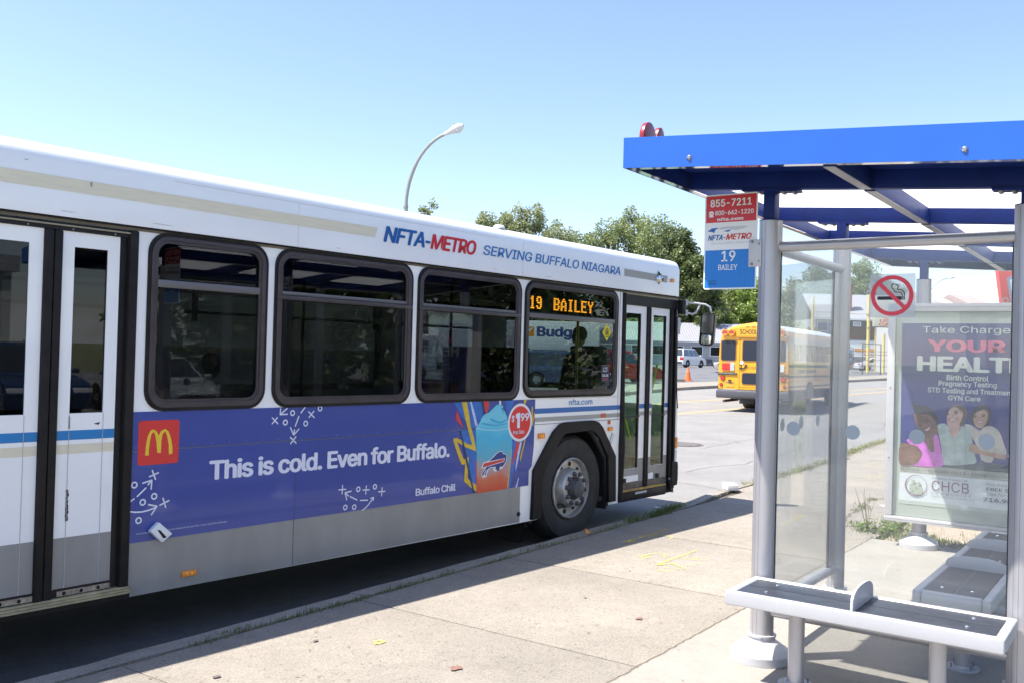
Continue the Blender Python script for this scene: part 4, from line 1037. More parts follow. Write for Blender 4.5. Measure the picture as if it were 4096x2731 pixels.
# ================================================================== THE TRANSIT BUS
BUSART = {
 'blue_flash1': [(-1.773,1.408),(-1.383,1.415),(-1.410,1.298),(-1.448,1.196),(-1.494,1.184),(-1.550,1.187),(-1.675,1.286)],
 'blue_flash2': [(-1.695,1.173),(-1.488,1.177),(-1.462,0.661),(-1.520,0.707),(-1.577,0.848),(-1.665,1.057)],
 'blue_flash3': [(-0.997,1.048),(-0.905,1.029),(-0.953,0.801),(-1.013,0.623),(-1.047,0.621)],
 'cup_top': [(-1.499,1.184),(-1.469,1.207),(-1.439,1.237),(-1.424,1.267),(-1.394,1.294),(-1.326,1.313),(-1.264,1.353),(-1.227,1.375),(-1.178,1.379),(-1.142,1.364),(-1.138,1.343),(-1.155,1.347),(-1.109,1.310),(-1.080,1.266),(-1.067,1.223),(-1.053,1.169)],
 'cup_body': [(-1.497,1.184),(-1.053,1.169),(-0.999,1.091),(-1.000,0.976),(-1.026,0.806),(-1.056,0.622),(-1.455,0.619),(-1.478,0.978)],
 'cup_low': [(-1.465,0.792),(-1.347,0.789),(-1.177,0.846),(-1.020,0.913),(-1.056,0.622),(-1.455,0.619)],
 'cup_rim': [(-1.483,1.184),(-1.362,1.163),(-1.212,1.154),(-1.058,1.162),(-1.058,1.157),(-1.212,1.149),(-1.362,1.158),(-1.483,1.178)],
 'yellow1': [(-1.682,1.409),(-1.620,1.411),(-1.591,1.324),(-1.561,1.201),(-1.516,1.103),(-1.486,1.006),(-1.482,0.981),(-1.553,1.006),(-1.634,1.031),(-1.700,1.066),(-1.731,1.079),(-1.635,0.920),(-1.606,0.938),(-1.575,0.938),(-1.574,0.916),(-1.582,0.848),(-1.581,0.760),(-1.552,0.737),(-1.468,0.692),(-1.464,0.634),(-1.550,0.683),(-1.627,0.737),(-1.618,0.885),(-1.658,0.878),(-1.690,0.924),(-1.775,1.090),(-1.771,1.109),(-1.732,1.111),(-1.667,1.087),(-1.595,1.053),(-1.534,1.039),(-1.573,1.126),(-1.629,1.258)],
 'black1': [(-1.698,1.169),(-1.680,1.169),(-1.578,0.882),(-1.486,0.622),(-1.506,0.623),(-1.609,0.898)],
 'black2': [(-1.436,1.413),(-1.402,1.413),(-1.368,1.304),(-1.394,1.298)],
 'red1': [(-1.404,1.414),(-1.335,1.414),(-1.331,1.365),(-1.353,1.307),(-1.374,1.311)],
 'red2': [(-1.737,1.345),(-1.713,1.298),(-1.651,1.183),(-1.748,1.262),(-1.756,1.282)],
 'red3': [(-0.934,1.034),(-0.897,1.034),(-0.892,0.984),(-0.987,0.814),(-0.974,0.896)],
 'red4': [(-1.487,0.903),(-1.475,0.902),(-1.449,0.619),(-1.463,0.620)],
 'white1': [(-1.578,1.411),(-1.559,1.410),(-1.520,1.322),(-1.471,1.207),(-1.499,1.198),(-1.545,1.316)],
 'white2': [(-0.883,1.033),(-0.857,1.033),(-0.889,0.919),(-0.934,0.767),(-0.940,0.814),(-0.913,0.942)],
 'white3': [(-0.894,0.709),(-0.886,0.705),(-0.911,0.621),(-0.936,0.622)],
 'straw': [(-1.193,1.417),(-1.169,1.418),(-1.167,1.372),(-1.191,1.372)],
 'yellow2': [(-0.726,1.346),(-0.709,1.346),(-0.703,1.224),(-0.683,1.297),(-0.672,1.275),(-0.707,1.172),(-0.723,1.173)],
 'yellow3': [(-0.820,1.053),(-0.805,1.052),(-0.869,0.852),(-0.882,0.875)],
 'yellow4': [(-1.008,0.970),(-0.994,0.965),(-1.036,0.628),(-1.058,0.622)],
 'logo_white': [(-1.411,0.829),(-1.387,0.879),(-1.321,0.888),(-1.267,0.916),(-1.225,0.944),(-1.182,0.963),(-1.139,0.964),(-1.110,0.940),(-1.077,0.935),(-1.068,0.909),(-1.074,0.867),(-1.100,0.837),(-1.127,0.810),(-1.148,0.807),(-1.218,0.782),(-1.224,0.793),(-1.251,0.799),(-1.242,0.823),(-1.295,0.827),(-1.326,0.801),(-1.345,0.749),(-1.367,0.756),(-1.387,0.745),(-1.409,0.780),(-1.359,0.832)],
 'logo_blue': [(-1.314,0.885),(-1.256,0.915),(-1.219,0.939),(-1.177,0.959),(-1.141,0.959),(-1.115,0.935),(-1.082,0.932),(-1.074,0.910),(-1.082,0.867),(-1.111,0.838),(-1.133,0.821),(-1.160,0.831),(-1.170,0.796),(-1.216,0.789),(-1.198,0.805),(-1.225,0.807),(-1.215,0.831),(-1.296,0.832),(-1.337,0.809),(-1.351,0.762),(-1.365,0.770),(-1.338,0.823),(-1.358,0.804),(-1.388,0.758),(-1.401,0.780),(-1.349,0.831)],
 'logo_red': [(-1.380,0.873),(-1.108,0.894),(-1.113,0.873),(-1.399,0.836)],
 'roundel_c': [(-0.896,1.207),(-0.903,1.380),(-1.066,1.201),(-0.717,1.210)],
 'num1': [(-0.968,1.291),(-0.897,1.293),(-0.894,1.158),(-0.936,1.159),(-0.938,1.251),(-0.966,1.244)],
 'dollar': [(-1.018,1.278),(-0.973,1.212)],
 'n99': [(-0.888,1.296),(-0.765,1.222)],
 'any': [(-0.996,1.141),(-0.833,1.101)],
 'arch_m': [(-4.520,1.147),(-4.516,1.212),(-4.506,1.264),(-4.490,1.296),(-4.471,1.304),(-4.450,1.291),(-4.434,1.264),(-4.421,1.290),(-4.393,1.304),(-4.370,1.287),(-4.352,1.245),(-4.340,1.190),(-4.339,1.146),(-4.362,1.144),(-4.366,1.204),(-4.378,1.258),(-4.392,1.290),(-4.408,1.274),(-4.416,1.230),(-4.417,1.156),(-4.440,1.158),(-4.448,1.226),(-4.459,1.274),(-4.471,1.289),(-4.484,1.272),(-4.492,1.229),(-4.497,1.185),(-4.497,1.145)],
 'tile': [(-4.571,1.357),(-4.296,1.359),(-4.291,1.085),(-4.568,1.089)],
 'L_x1': [(-4.470,1.053),(-4.447,0.995)],
 'L_x1b': [(-4.488,1.015),(-4.428,1.035)],
 'L_arr1': [(-4.564,0.901),(-4.507,0.949)],
 'L_arr1h': [(-4.530,0.979),(-4.471,0.993),(-4.474,0.937)],
 'L_arr1c': [(-4.495,0.966),(-4.471,0.993)],
 'L_o0': [(-4.588,0.973)],
 'L_o1': [(-4.452,0.892)],
 'L_o2': [(-4.526,0.863)],
 'L_o3': [(-4.549,0.755)],
 'L_x2': [(-4.393,0.875),(-4.373,0.815)],
 'L_x2b': [(-4.413,0.833),(-4.351,0.856)],
 'L_d1': [(-4.607,0.875),(-4.581,0.890)],
 'L_arc': [(-4.607,0.815),(-4.573,0.808),(-4.530,0.805),(-4.487,0.810),(-4.449,0.820),(-4.432,0.829)],
 'L_arch': [(-4.488,0.845),(-4.432,0.829),(-4.467,0.780)],
 'L_pad': [(-4.434,0.735),(-4.342,0.654),(-4.410,0.607),(-4.489,0.685)],
 'L_padslot': [(-4.445,0.688),(-4.429,0.688),(-4.383,0.638),(-4.405,0.633)],
 'M_x1': [(-3.599,1.345),(-3.550,1.301)],
 'M_x1b': [(-3.555,1.345),(-3.599,1.302)],
 'M_o1': [(-3.429,1.372)],
 'M_o2': [(-3.488,1.308)],
 'M_o3': [(-3.312,1.294)],
 'M_o4': [(-3.188,1.397)],
 'M_x2': [(-3.290,1.377),(-3.237,1.333)],
 'M_x2b': [(-3.242,1.380),(-3.285,1.336)],
 'M_l1': [(-3.321,1.410),(-3.357,1.370)],
 'M_l2': [(-3.373,1.348),(-3.403,1.278)],
 'M_h1': [(-3.476,1.405),(-3.534,1.364),(-3.472,1.365)],
 'M_h1b': [(-3.534,1.364),(-3.531,1.406)],
 'M_h2': [(-3.444,1.272),(-3.414,1.217),(-3.369,1.258)],
 'M_h2b': [(-3.414,1.217),(-3.408,1.255)],
 'M_x3': [(-3.442,1.203),(-3.390,1.159)],
 'M_x3b': [(-3.393,1.205),(-3.439,1.157)],
 'B_p1': [(-2.992,0.794),(-2.924,0.792)],
 'B_p1b': [(-2.957,0.826),(-2.959,0.760)],
 'B_ah': [(-2.871,0.773),(-2.932,0.767),(-2.912,0.710)],
 'B_ac': [(-2.932,0.767),(-2.897,0.740)],
 'B_d1': [(-2.882,0.734),(-2.812,0.701)],
 'B_d2': [(-2.783,0.695),(-2.707,0.689)],
 'B_o1': [(-2.803,0.781)],
 'B_p2': [(-2.758,0.770),(-2.692,0.767)],
 'B_p2b': [(-2.724,0.800),(-2.728,0.736)],
 'B_o2': [(-2.637,0.784)],
 'B_p3': [(-2.599,0.743),(-2.530,0.740)],
 'B_p3b': [(-2.562,0.771),(-2.566,0.707)],
 'B_arc': [(-2.759,0.616),(-2.709,0.644),(-2.672,0.679),(-2.647,0.705)],
 'B_arh': [(-2.679,0.699),(-2.647,0.705),(-2.650,0.681)],
 'B_oa': [(-2.925,0.658)],
 'B_ob': [(-2.838,0.651)],
 'B_t1': [(-2.980,0.617),(-2.975,0.617)],
 'B_t2': [(-2.878,0.618),(-2.870,0.619)],
}
bw = mat('bus_white', (0.89, 0.89, 0.885), 0.3, 0, var=0.03, vs=1.2, coat=0.5)
bgrey = mat('bus_grey', (0.30, 0.30, 0.29), 0.35, 0, c2=(0.235, 0.23, 0.22), vs=2.2, coat=0.2, stretch=(1.5, 1, .5), detail=8)
bbeige = mat('bus_beige_stripe', (0.74, 0.68, 0.52), 0.45, 0, var=0.06, vs=6, stretch=(1, 1, 12))
bstripe = mat('bus_grey_stripe', (0.36, 0.355, 0.33), 0.45)
bblue = mat('bus_blue_stripe', (0.02, 0.13, 0.42), 0.35, coat=0.3)
bdark = mat('bus_black_trim', (0.012, 0.012, 0.012), 0.42, var=.3, vs=6, spec=.3)
brubber = mat('bus_rubber', (0.016, 0.014, 0.013), 0.6, var=.4, vs=8, bump=.2, bs=40, spec=.25)
wframe = mat('window_metal', (0.075, 0.064, 0.068), 0.38, 0.45, var=.2, vs=5)
wbar = mat('window_bar', (0.17, 0.16, 0.165), 0.35, 0.5)
adblue = mat('ad_blue', (0.030, 0.058, 0.30), 0.38, var=.06, vs=1.5, coat=.4)
tglass = glass('tinted_bus_glass', (0.27, 0.29, 0.295), 0.0, veil=0.0, gain=1.0)
gglass = glass('green_door_glass', (0.74, 0.90, 0.82), 0.0, gain=1.0)
cglass = glass('clear_glass', (0.90, 0.95, 0.93), 0.0, gain=1.0)
orange = mat('amber_lens', (0.85, 0.26, 0.02), 0.25, coat=.6); redl = mat('orange_red_label', (0.55, 0.13, 0.05), .5, var=.3, vs=30)
amb2 = mat('amber_core', (1.0, .55, .12), .2)
tyre = mat('tyre_rubber', (0.028, 0.027, 0.026), 0.75, var=.3, vs=9, bump=.2, bs=60)
alu = mat('wheel_alloy', (0.46, 0.45, 0.43), 0.42, 0.6, var=.25, vs=14)
dkalu = mat('hub_grime', (0.09, 0.09, 0.10), 0.5, .3, var=.3, vs=12)
inner = mat('bus_interior_grey', (0.06, 0.06, 0.065), .7); innerd = mat('bus_interior_dark', (0.03, 0.03, 0.032), .8)
seatm = mat('bus_seat_cloth', (0.04, 0.05, 0.13), .8, var=.4, vs=20); handy = mat('yellow_handrail', (0.75, .5, .03), .35, coat=.5)
BO = Vector((7.875, 4.775, 0)); BA = -0.0735998
bus = empty('transit_bus', BO, BA, 'white city bus with blue frozen drink advert along its side stopped at the kerb', 'bus')
XS0, XS1, WID = -10.0, 1.985, 2.59
F = lambda u, v, w: (u, -w, v)       # kerb-side surface mapping, w = outwards
def wing(lo, hi, b, t, r=.13): return rrect(lo, hi, b, t, r, 7)
WIN = [(-4.54, -3.668, 1.413, 2.513), (-3.61, -2.292, 1.411, 2.513), (-2.237, -.917, 1.411, 2.511), (-.866, .690, 1.425, 2.507)]
WINR = [(-8.55, -7.2, 1.411, 2.513), (-7.12, -5.80, 1.411, 2.513)]
def archp(c, k=1.0):
    return [(c - .60, .29), (c - .585, .74), (c - .29, 1.07), (c - .225, 1.11), (c + .22, 1.12), (c + .30, 1.08), (c + .565, .80), (c + .60, .29)]
# side wall with real openings; the outline runs round arches and door openings
out = [(XS1 - .05, .30), (1.935, .30), (1.935, 2.50), (.775, 2.50), (.775, .30), (.60, .30)] + list(reversed(archp(0)))[1:] + [(-.60, .30), (-4.605, .30), (-4.605, 2.50), (-5.63, 2.50), (-5.63, .30), (-6.49, .30)] + list(reversed(archp(-7.09)))[1:] + [(-7.69, .30), (XS0, .30), (XS0, 2.535), (XS1 - .05, 2.535)]
clean = []
for p in out:
    if not clean or (abs(p[0] - clean[-1][0]) + abs(p[1] - clean[-1][1]) > .012): clean.append(p)
plate('side_wall', bw, clean, [wing(a + .012, b - .012, c + .012, d - .012, .12) for a, b, c, d in WIN + WINR], 0.0, .045, bus)
FW = [(-8.6, -7.3), (-7.2, -5.9), (-5.8, -4.5), (-4.4, -3.1), (-3.0, -1.7), (-1.6, -.3), (.0, 1.35)]
plate('side_wall', bw, rect(XS0, XS1 - .05, .30, 2.535), [wing(a, b, 1.42, 2.42, .1) for a, b in FW], WID - .045, .045, bus)
for i, (a, b) in enumerate(FW):
    w = MB().box(a + .001, b - .001, WID - .026, WID - .020, 1.421, 2.419).build('far_window', cglass if i == 6 else tglass, bus)
    MB().box(a, b, WID - .045, WID - .03, 2.12, 2.15).build('bar', wframe, w)
    link('far_window_frame', plate_mesh(wing(a - .02, b + .02, 1.40, 2.44, .11), [wing(a + .04, b - .04, 1.46, 2.38, .08)], .05, xz(WID - .048)), bdark, w)
# floor, ceiling, rear and bulkheads
MB().box(XS0 + .02, 1.93, .05, WID - .05, .34, .38).build('floor', innerd, bus)
MB().box(XS0 + .02, 1.85, .06, WID - .06, 2.50, 2.53).build('ceiling', inner, bus)
MB().box(XS0, XS0 + .06, .05, WID - .05, .32, 2.53).build('rear_wall', bw, bus)
MB().box(XS0 + .1, 1.8, .3, WID - .3, .22, .33).build('underbody', innerd, bus)
for c in (0, -7.09):
    mb = MB(); mb.box(c - .62, c + .62, .55, .58, .3, 1.13); mb.box(c - .62, c + .62, .047, .55, 1.13, 1.16); mb.box(c - .64, c - .61, .047, .58, .25, 1.14); mb.box(c + .61, c + .64, .047, .58, .25, 1.14)
    mb.build('wheel_housing', innerd, bus)
# roof: cove fascia + crown, front edge rounded off
def roofprof():
    half = [(-.034, 2.528), (-.036, 2.56), (-.034, 2.83), (-.024, 2.868), (-.004, 2.900), (.028, 2.924), (.08, 2.940), (.3, 2.955), (.8, 2.965), (1.295, 2.968)]
    return half + [(WID - y, z) for y, z in reversed(half[:-1])]
prof = roofprof(); mb = MB()
secs = [(XS0, 0), (-8, 0), (-6, 0), (-4, 0), (-2, 0), (0, 0), (1.86, 0), (1.90, .006), (1.925, .018), (1.94, .040)]
for x, sh_ in secs:
    for y, z in prof:
        yy = 1.295 + (y - 1.295) * (1 - sh_ / 1.3); zz_ = min(z, 2.968 - sh_ * 1.1) if z > 2.8 else z
        mb.v.append((x, yy, zz_))
n = len(prof)
for i in range(len(secs) - 1):
    for j in range(n - 1):
        k = i * n + j; mb.f.append((k, k + 1, k + n + 1, k + n))
mb.f.append(tuple(range(n))); mb.f.append(tuple((len(secs) - 1) * n + j for j in reversed(range(n))))
for i in range(len(secs) - 1): mb.f.append((i * n, (i + 1) * n, (i + 2) * n - 1, (i + 1) * n - 1))
roof = mb.build('roof', bw, bus, smooth=True)
MB().box(XS0, 1.94, -.030, .0, 2.519, 2.527).build('drip_gasket', brubber, roof)
MB().box(XS0, 1.937, -.0045, -.0005, 2.502, 2.5185).build('drip_rail', mat('rail_grime', (.16, .14, .105), .5, var=.3, vs=3), roof)
decal('roof_seam', mat('seam_rust', (.45, .40, .33), .6), rect(-4.4, -1.3, 2.8335, 2.8352), roof, lambda u, v, w: (u, -.0344 - w, v), .0004)
MB().lathe([(.05, 0), (.05, .02), (.04, .032), (.0001, .038)], (-1.16, .08, 2.938), n=20).build('roof_beacon', bw, roof, smooth=True)
for (x0, x1) in ((-6.2, -5.4), (-3.2, -2.6)): MB().box(x0, x1, .8, 1.6, 2.965, 3.0).build('roof_hatch', bw, roof, bevel=.02)
RF = lambda u, v, w: (u, -.0362 - w, v)
decal('roof_stripe', bbeige, [(XS0, 2.666), (-2.738, 2.676), (-2.713, 2.752), (XS0, 2.742)], roof, RF, .0012)
decal('roof_stripe', bstripe, [(.741, 2.669), (1.612, 2.664), (1.628, 2.740), (.738, 2.745)], roof, RF, .0012)
dk2 = mat('nfta_blue', (.012, .11, .37), .4); nred = mat('nfta_red', (.62, .018, .03), .4); lb = mat('lettering_blue', (.02, .19, .50), .4)
def TR(s, m, box, bold, shear, space=1.): return text('lettering', s, m, roof, RF, box, .0018, bold, shear, space)
TR('NFTA', dk2, (-2.652, -2.205, 2.652, 2.776), .038, .22, .92); TR('-', dk2, (-2.203, -2.140, 2.692, 2.712), .05, .2); TR('METRO', nred, (-2.142, -1.586, 2.650, 2.775), .038, .22, .92)
TR('SERVING BUFFALO NIAGARA', lb, (-1.497, .662, 2.667, 2.753), .014, .16, .97)
o = MB().box(-.045, .045, -.002, .002, -.06, .06).build('camera_plate', chrome, roof); o.location = (1.43, -.040, 2.705); o.rotation_euler = (0, R(28), 0)
cm = MB().ball((0, 0, 0), .038, .034, .038, 20, 12).build('camera_dome', chrome, roof, smooth=True); cm.location = (1.445, -.05, 2.695); MB().ball((1.45, -.068, 2.687), .022, .02, .022, 14, 8).build('lens', bdark, roof, smooth=True)
def lamp(x, z, w, h_, d=.022, m=orange, core=True, parent=bus, y=0.0, name='marker_light'):
    b = MB().box(x - w / 2, x + w / 2, y - d, y - .0005, z - h_ / 2, z + h_ / 2).build(name, m, parent, bevel=min(.006, h_ / 4))
    if core:
        for dx in (-.16, .16): MB().box(x + dx * w - .006, x + dx * w + .006, y - d - .0015, y - d + .001, z - h_ * .22, z + h_ * .22).build('lamp_core', amb2, b)
    return b
lamp(1.725, 2.697, .07, .040, .018, y=-.036)
# scuffs and hairline joints on the cove panel
scuff = mat('scuff_grey', (.42, .42, .43), .6, c2=(.75, .75, .75), vs=60)
for (x, z, l_) in ((-5.1, 2.558, .10), (-4.55, 2.556, .16), (-3.12, 2.556, .06), (-1.35, 2.557, .05), (-.62, 2.556, .12), (.35, 2.556, .05), (-5.3, 2.812, .03), (-2.25, 2.80, .02)):
    decal('scuff', scuff, [(x, z), (x + l_ * .3, z + .004), (x + l_, z + .001), (x + l_ * .7, z - .003), (x + l_ * .2, z - .002)], roof, RF, .0009)
for x in (-8.4, -5.95, -3.45, -.95, 1.88): decal('panel_seam', mat('faint_seam', (.55, .55, .56), .5), rect(x, x + .0022, 2.53, 2.83), roof, RF, .0007)
decal('stripe_stain', mat('stain_grey', (.30, .28, .25), .6), [(-4.93, 2.744), (-4.915, 2.745), (-4.918, 2.716), (-4.926, 2.72)], roof, RF, .002)
rv = MB()
for (x0, x1, z) in ((-4.58, -.76, 1.196), (-4.58, -.9, .315), (-.64, .76, 1.42)):
    x = x0
    while x < x1: rv.ball((x, -.0042, z), .0032, .002, .0032, 6, 4); x += .13
rv.build('rivet', mat('rivet_grey', (.35, .35, .37), .4, .3), bus, kind='stuff')
# lower panels
for (a, b) in ((-4.602, -3.393), (-3.387, -.86)):
    plate('skirt_panel', bgrey, rect(a, b, .30, .62), [], -.004, .0035, bus)
plate('skirt_panel', bw, [(-.857, .303), (-.735, .303), (-.735, .62), (-.857, .62)], [], -.0025, .002, bus)
for (a, b) in ((XS0, -7.71), (-6.46, -5.64)): plate('skirt_panel', bgrey, rect(a, b, .30, .62), [], -.004, .0035, bus)
MB().lathe([(.0001, -.012), (.018, -.011), (.021, -.006), (.022, 0)], (-.88, -.004, .376), axis='y', n=16).build('panel_button', bdark, bus, smooth=True)
for (a, b) in ((-4.602, .772), (XS0, -5.64)):
    MB().box(a, b, -.0035, -.0005, 1.1755, 1.1800).build('belt_seam', mat('seam_dark', (.09, .09, .12), .5), bus)
# the advert
AD0 = .0045
advert = plate('advert', adblue, [(-4.604, .622), (-3.391, .622), (-3.391, 1.174), (-4.604, 1.174)], [], -.004, .0035, bus)
plate('advert_sheet', adblue, [(-3.386, .622), (-.742, .622), (-.742, .76), (-.70, .80), (-.676, .98), (-.676, 1.174), (-3.386, 1.174)], [], -.004, .0035, advert)
plate('advert_sheet', adblue, rect(-4.604, -.672, 1.181, 1.413), [], -.004, .0035, advert)
def A_(name, m, pts, k): return decal(name, m, pts, advert, F, AD0 + .0007 * k)
art = lambda n, c, **kw: mat('art_' + n, c, .42, **kw)
tile_ = BUSART['tile']; A_('red_tile', art('red', (.68, .035, .03)), rrect(tile_[3][0], tile_[1][0], 1.087, 1.358, .018), 1)
A_('golden_arch', art('gold', (.82, .58, .03)), BUSART['arch_m'], 2)
bb, by, bk_, br_, bwh = art('flash_blue', (.03, .14, .47), var=.3, vs=9), art('yellow', (.66, .45, .035), var=.12, vs=20), art('ink', (.02, .04, .12)), art('scarlet', (.62, .05, .05), var=.1, vs=9), art('chalk', (.55, .6, .8), var=.2, vs=40)
for k in ('blue_flash1', 'blue_flash2', 'blue_flash3'): A_('paint_flash', bb, BUSART[k], 1)
A_('paint_flash', bb, [(-1.12, 1.412), (-.98, 1.412), (-1.06, 1.25)], 1)
for k in ('red1', 'red2', 'red3', 'red4'): A_('paint_stroke', br_, BUSART[k], 2.4)
A_('paint_stroke', bk_, BUSART['black2'], 2.2)
A_('paint_stroke', by, BUSART['yellow1'], 3); 
for k in ('yellow2', 'yellow3', 'yellow4'): A_('paint_stroke', by, BUSART[k], 3)
for a, b in (((-.84, 1.414), (-.80, 1.414)), ): A_('paint_stroke', by, [a, b, (-.83, 1.36), (-.85, 1.36)], 3)
A_('paint_stroke', bk_, BUSART['black1'], 3.6)
for k in ('white1', 'white2', 'white3'): A_('chalk_stroke', bwh, BUSART[k], 2.8)
A_('straw', art('straw', (.75, .77, .8)), BUSART['straw'], 3)
slush = bpy.data.materials.new('art_slush'); slush.use_nodes = True       # print: blue ice above, orange ice below
nt = slush.node_tree; L = nt.links.new; b_ = nt.nodes['Principled BSDF']; b_.inputs['Roughness'].default_value = .42
t_ = nt.nodes.new('ShaderNodeTexCoord'); s_ = nt.nodes.new('ShaderNodeSeparateXYZ'); L(t_.outputs['Object'], s_.inputs[0])
n_ = nt.nodes.new('ShaderNodeTexNoise'); n_.inputs['Scale'].default_value = 5; n_.inputs['Detail'].default_value = 5; L(t_.outputs['Object'], n_.inputs['Vector'])
a1 = nt.nodes.new('ShaderNodeMath'); a1.operation = 'MULTIPLY_ADD'; L(n_.outputs['Fac'], a1.inputs[0]); a1.inputs[1].default_value = .26; L(s_.outputs['Z'], a1.inputs[2])
mr = nt.nodes.new('ShaderNodeMapRange'); mr.inputs['From Min'].default_value = .76; mr.inputs['From Max'].default_value = 1.50; L(a1.outputs[0], mr.inputs['Value'])
cr_ = nt.nodes.new('ShaderNodeValToRGB'); L(mr.outputs[0], cr_.inputs[0]); e0 = cr_.color_ramp.elements; e0[0].position = 0; e0[0].color = (.60, .08, .03, 1); e0[1].position = 1; e0[1].color = (.13, .56, .70, 1)
for p, c in ((.14, (.62, .16, .08, 1)), (.26, (.42, .33, .32, 1)), (.40, (.12, .42, .55, 1)), (.62, (.05, .45, .68, 1)), (.85, (.18, .58, .72, 1))): q = e0.new(p); q.color = c
L(cr_.outputs[0], b_.inputs['Base Color']); MATS['art_slush'] = slush
A_('drink_cup', slush, BUSART['cup_body'], 4)
sw = art('ice_shade', (.03, .36, .58))
for P_s in ([(-1.30, 1.26), (-1.18, 1.225), (-1.09, 1.245), (-1.10, 1.23), (-1.18, 1.21), (-1.30, 1.245)], [(-1.165, 1.36), (-1.14, 1.33), (-1.125, 1.295), (-1.14, 1.31), (-1.16, 1.335)], [(-1.40, 1.225), (-1.24, 1.20), (-1.09, 1.21), (-1.09, 1.202), (-1.24, 1.19), (-1.41, 1.212)]): A_('ice_shade', sw, smooth_poly(P_s), 4.6)
A_('drink_swirl', slush, BUSART['cup_top'], 4.0); A_('cup_rim', art('rim', (.5, .75, .82)), BUSART['cup_rim'], 5)
A_('buffalo_outline', art('white', (.76, .77, .8)), BUSART['logo_white'], 5); A_('buffalo', art('navy', (.03, .05, .22)), BUSART['logo_blue'], 6)
A_('buffalo_stripe', art('white', (.76, .77, .8)), [(-1.385, .880), (-1.098, .899), (-1.108, .868), (-1.408, .830)], 6.6); A_('buffalo_stripe', art('scarlet', (.62, .05, .05)), BUSART['logo_red'], 7.2)
RCX, RCZ = -.893, 1.208
A_('price_disc', art('white', (.76, .77, .8)), disc(RCX, RCZ, .175, 40, .173), 5); A_('price_disc', art('red', (.68, .035, .03)), disc(RCX, RCZ, .149, 40, .149), 6)
wt = art('text_white', (.72, .74, .85))
def TA(s, box, bold=.03, shear=0, space=1., k=7): return text('lettering', s, wt, advert, F, box, AD0 + .0007 * k, bold, shear, space)
A_('lettering', wt, [(-.958, 1.283), (-.925, 1.296), (-.897, 1.296), (-.897, 1.158), (-.936, 1.158), (-.936, 1.252), (-.958, 1.247)], 7)
TA('$', (-1.018, -.973, 1.208, 1.280), .03); TA('99', (-.890, -.765, 1.222, 1.292), .035, 0, .9); TA('Any Size', (-.998, -.833, 1.098, 1.141), .02)
TA('This is cold. Even for Buffalo.', (-4.076, -1.814, .955, 1.088), .04, 0, .95, 2)
TA('Buffalo Chill', (-2.199, -1.728, .669, .730), .03, 0, .93, 2)
TA('Price and participation may vary. Cannot be combined with any other offer or combo meal. ©2024 McDonald\'s', (-4.56, -3.93, .667, .680), 0, 0, 1., 2)
mb = MB(); mr_ = .0155; LW = .0095
for k in ('L_x1', 'L_x1b', 'L_arr1', 'L_arr1h', 'L_arr1c', 'L_x2', 'L_x2b', 'L_d1', 'L_arc', 'L_arch', 'M_x1', 'M_x1b', 'M_x2', 'M_x2b', 'M_l1', 'M_l2', 'M_h1', 'M_h1b', 'M_h2', 'M_h2b', 'M_x3', 'M_x3b', 'B_p1', 'B_p1b', 'B_ah', 'B_ac', 'B_d1', 'B_d2', 'B_p2', 'B_p2b', 'B_p3', 'B_p3b', 'B_arc', 'B_arh'):
    mb = MB(); stroke(mb, BUSART[k], LW, F, AD0 + .0016); mb.build('diagram_line', wt, advert)
for k in ('L_o1', 'L_o2', 'L_o3', 'L_o0', 'M_o1', 'M_o2', 'M_o3', 'M_o4', 'B_o1', 'B_o2', 'B_oa', 'B_ob'):
    mb = MB(); c = BUSART[k][0]; ring(mb, (max(c[0], -4.583), c[1]), .0165, LW, F, AD0 + .0016, 20); mb.build('diagram_ring', wt, advert)
pass
# stripes ahead of the advert
decal('blue_stripe', bblue, rect(-.672, .772, 1.278, 1.326), bus, F, .0015); decal('grey_stripe', bstripe, rect(-.672, .772, 1.203, 1.243), bus, F, .0015)
text('lettering', 'nfta.com', lb, bus, F, (-.137, .262, 1.345, 1.402), .0018, .014)
for k, x in enumerate((-3.39,)): MB().box(x - .002, x + .002, -.0045, -.0005, .30, 1.41).build('panel_joint', MATS['seam_dark'], bus)
MB().box(.728, .732, -.002, -.0003, 1.18, 2.50).build('panel_joint', MATS['seam_dark'], bus)
MB().box(-.45, .775, -.003, -.0003, 1.4155, 1.4185).build('panel_joint', mat('seam_light', (.5, .5, .5), .5), bus)
lamp(-.577, 1.071, .088, .050, .028); lamp(.586, 1.085, .08, .040, .024); lamp(-4.2, .381, .10, .036, .02)
lamp(.467, 1.226, .09, .042, .006, redl, False, name='door_light_panel'); lamp(.573, 1.152, .052, .04, .006, redl, False, name='warning_label')
MB().lathe([(.0001, -.016), (.018, -.015), (.024, -.006), (.026, 0)], (.456, 1.152, 0), axis='y', n=18).build('round_button', bdark, bus, smooth=True)
o = MB().box(-.016, .016, -.02, 0, -.058, .058).build('sensor_block', mat('pale_plastic', (.62, .66, .62), .5), bus, bevel=.005); o.location = (.618, -.001, .985); o.rotation_euler = (0, R(24), 0)
pd = BUSART['L_pad']; mb = MB(); mb.prism(pd, lambda a, b: (a, -.045, b), lambda a, b: (a, -.006, b)); pad = mb.build('door_sensor_block', mat('sensor_white', (.78, .80, .82), .45), bus, bevel=.006)
mb = MB(); mb.prism(BUSART['L_padslot'], lambda a, b: (a, -.0465, b), lambda a, b: (a, -.0435, b)); mb.build('sensor_slot', bdark, pad)

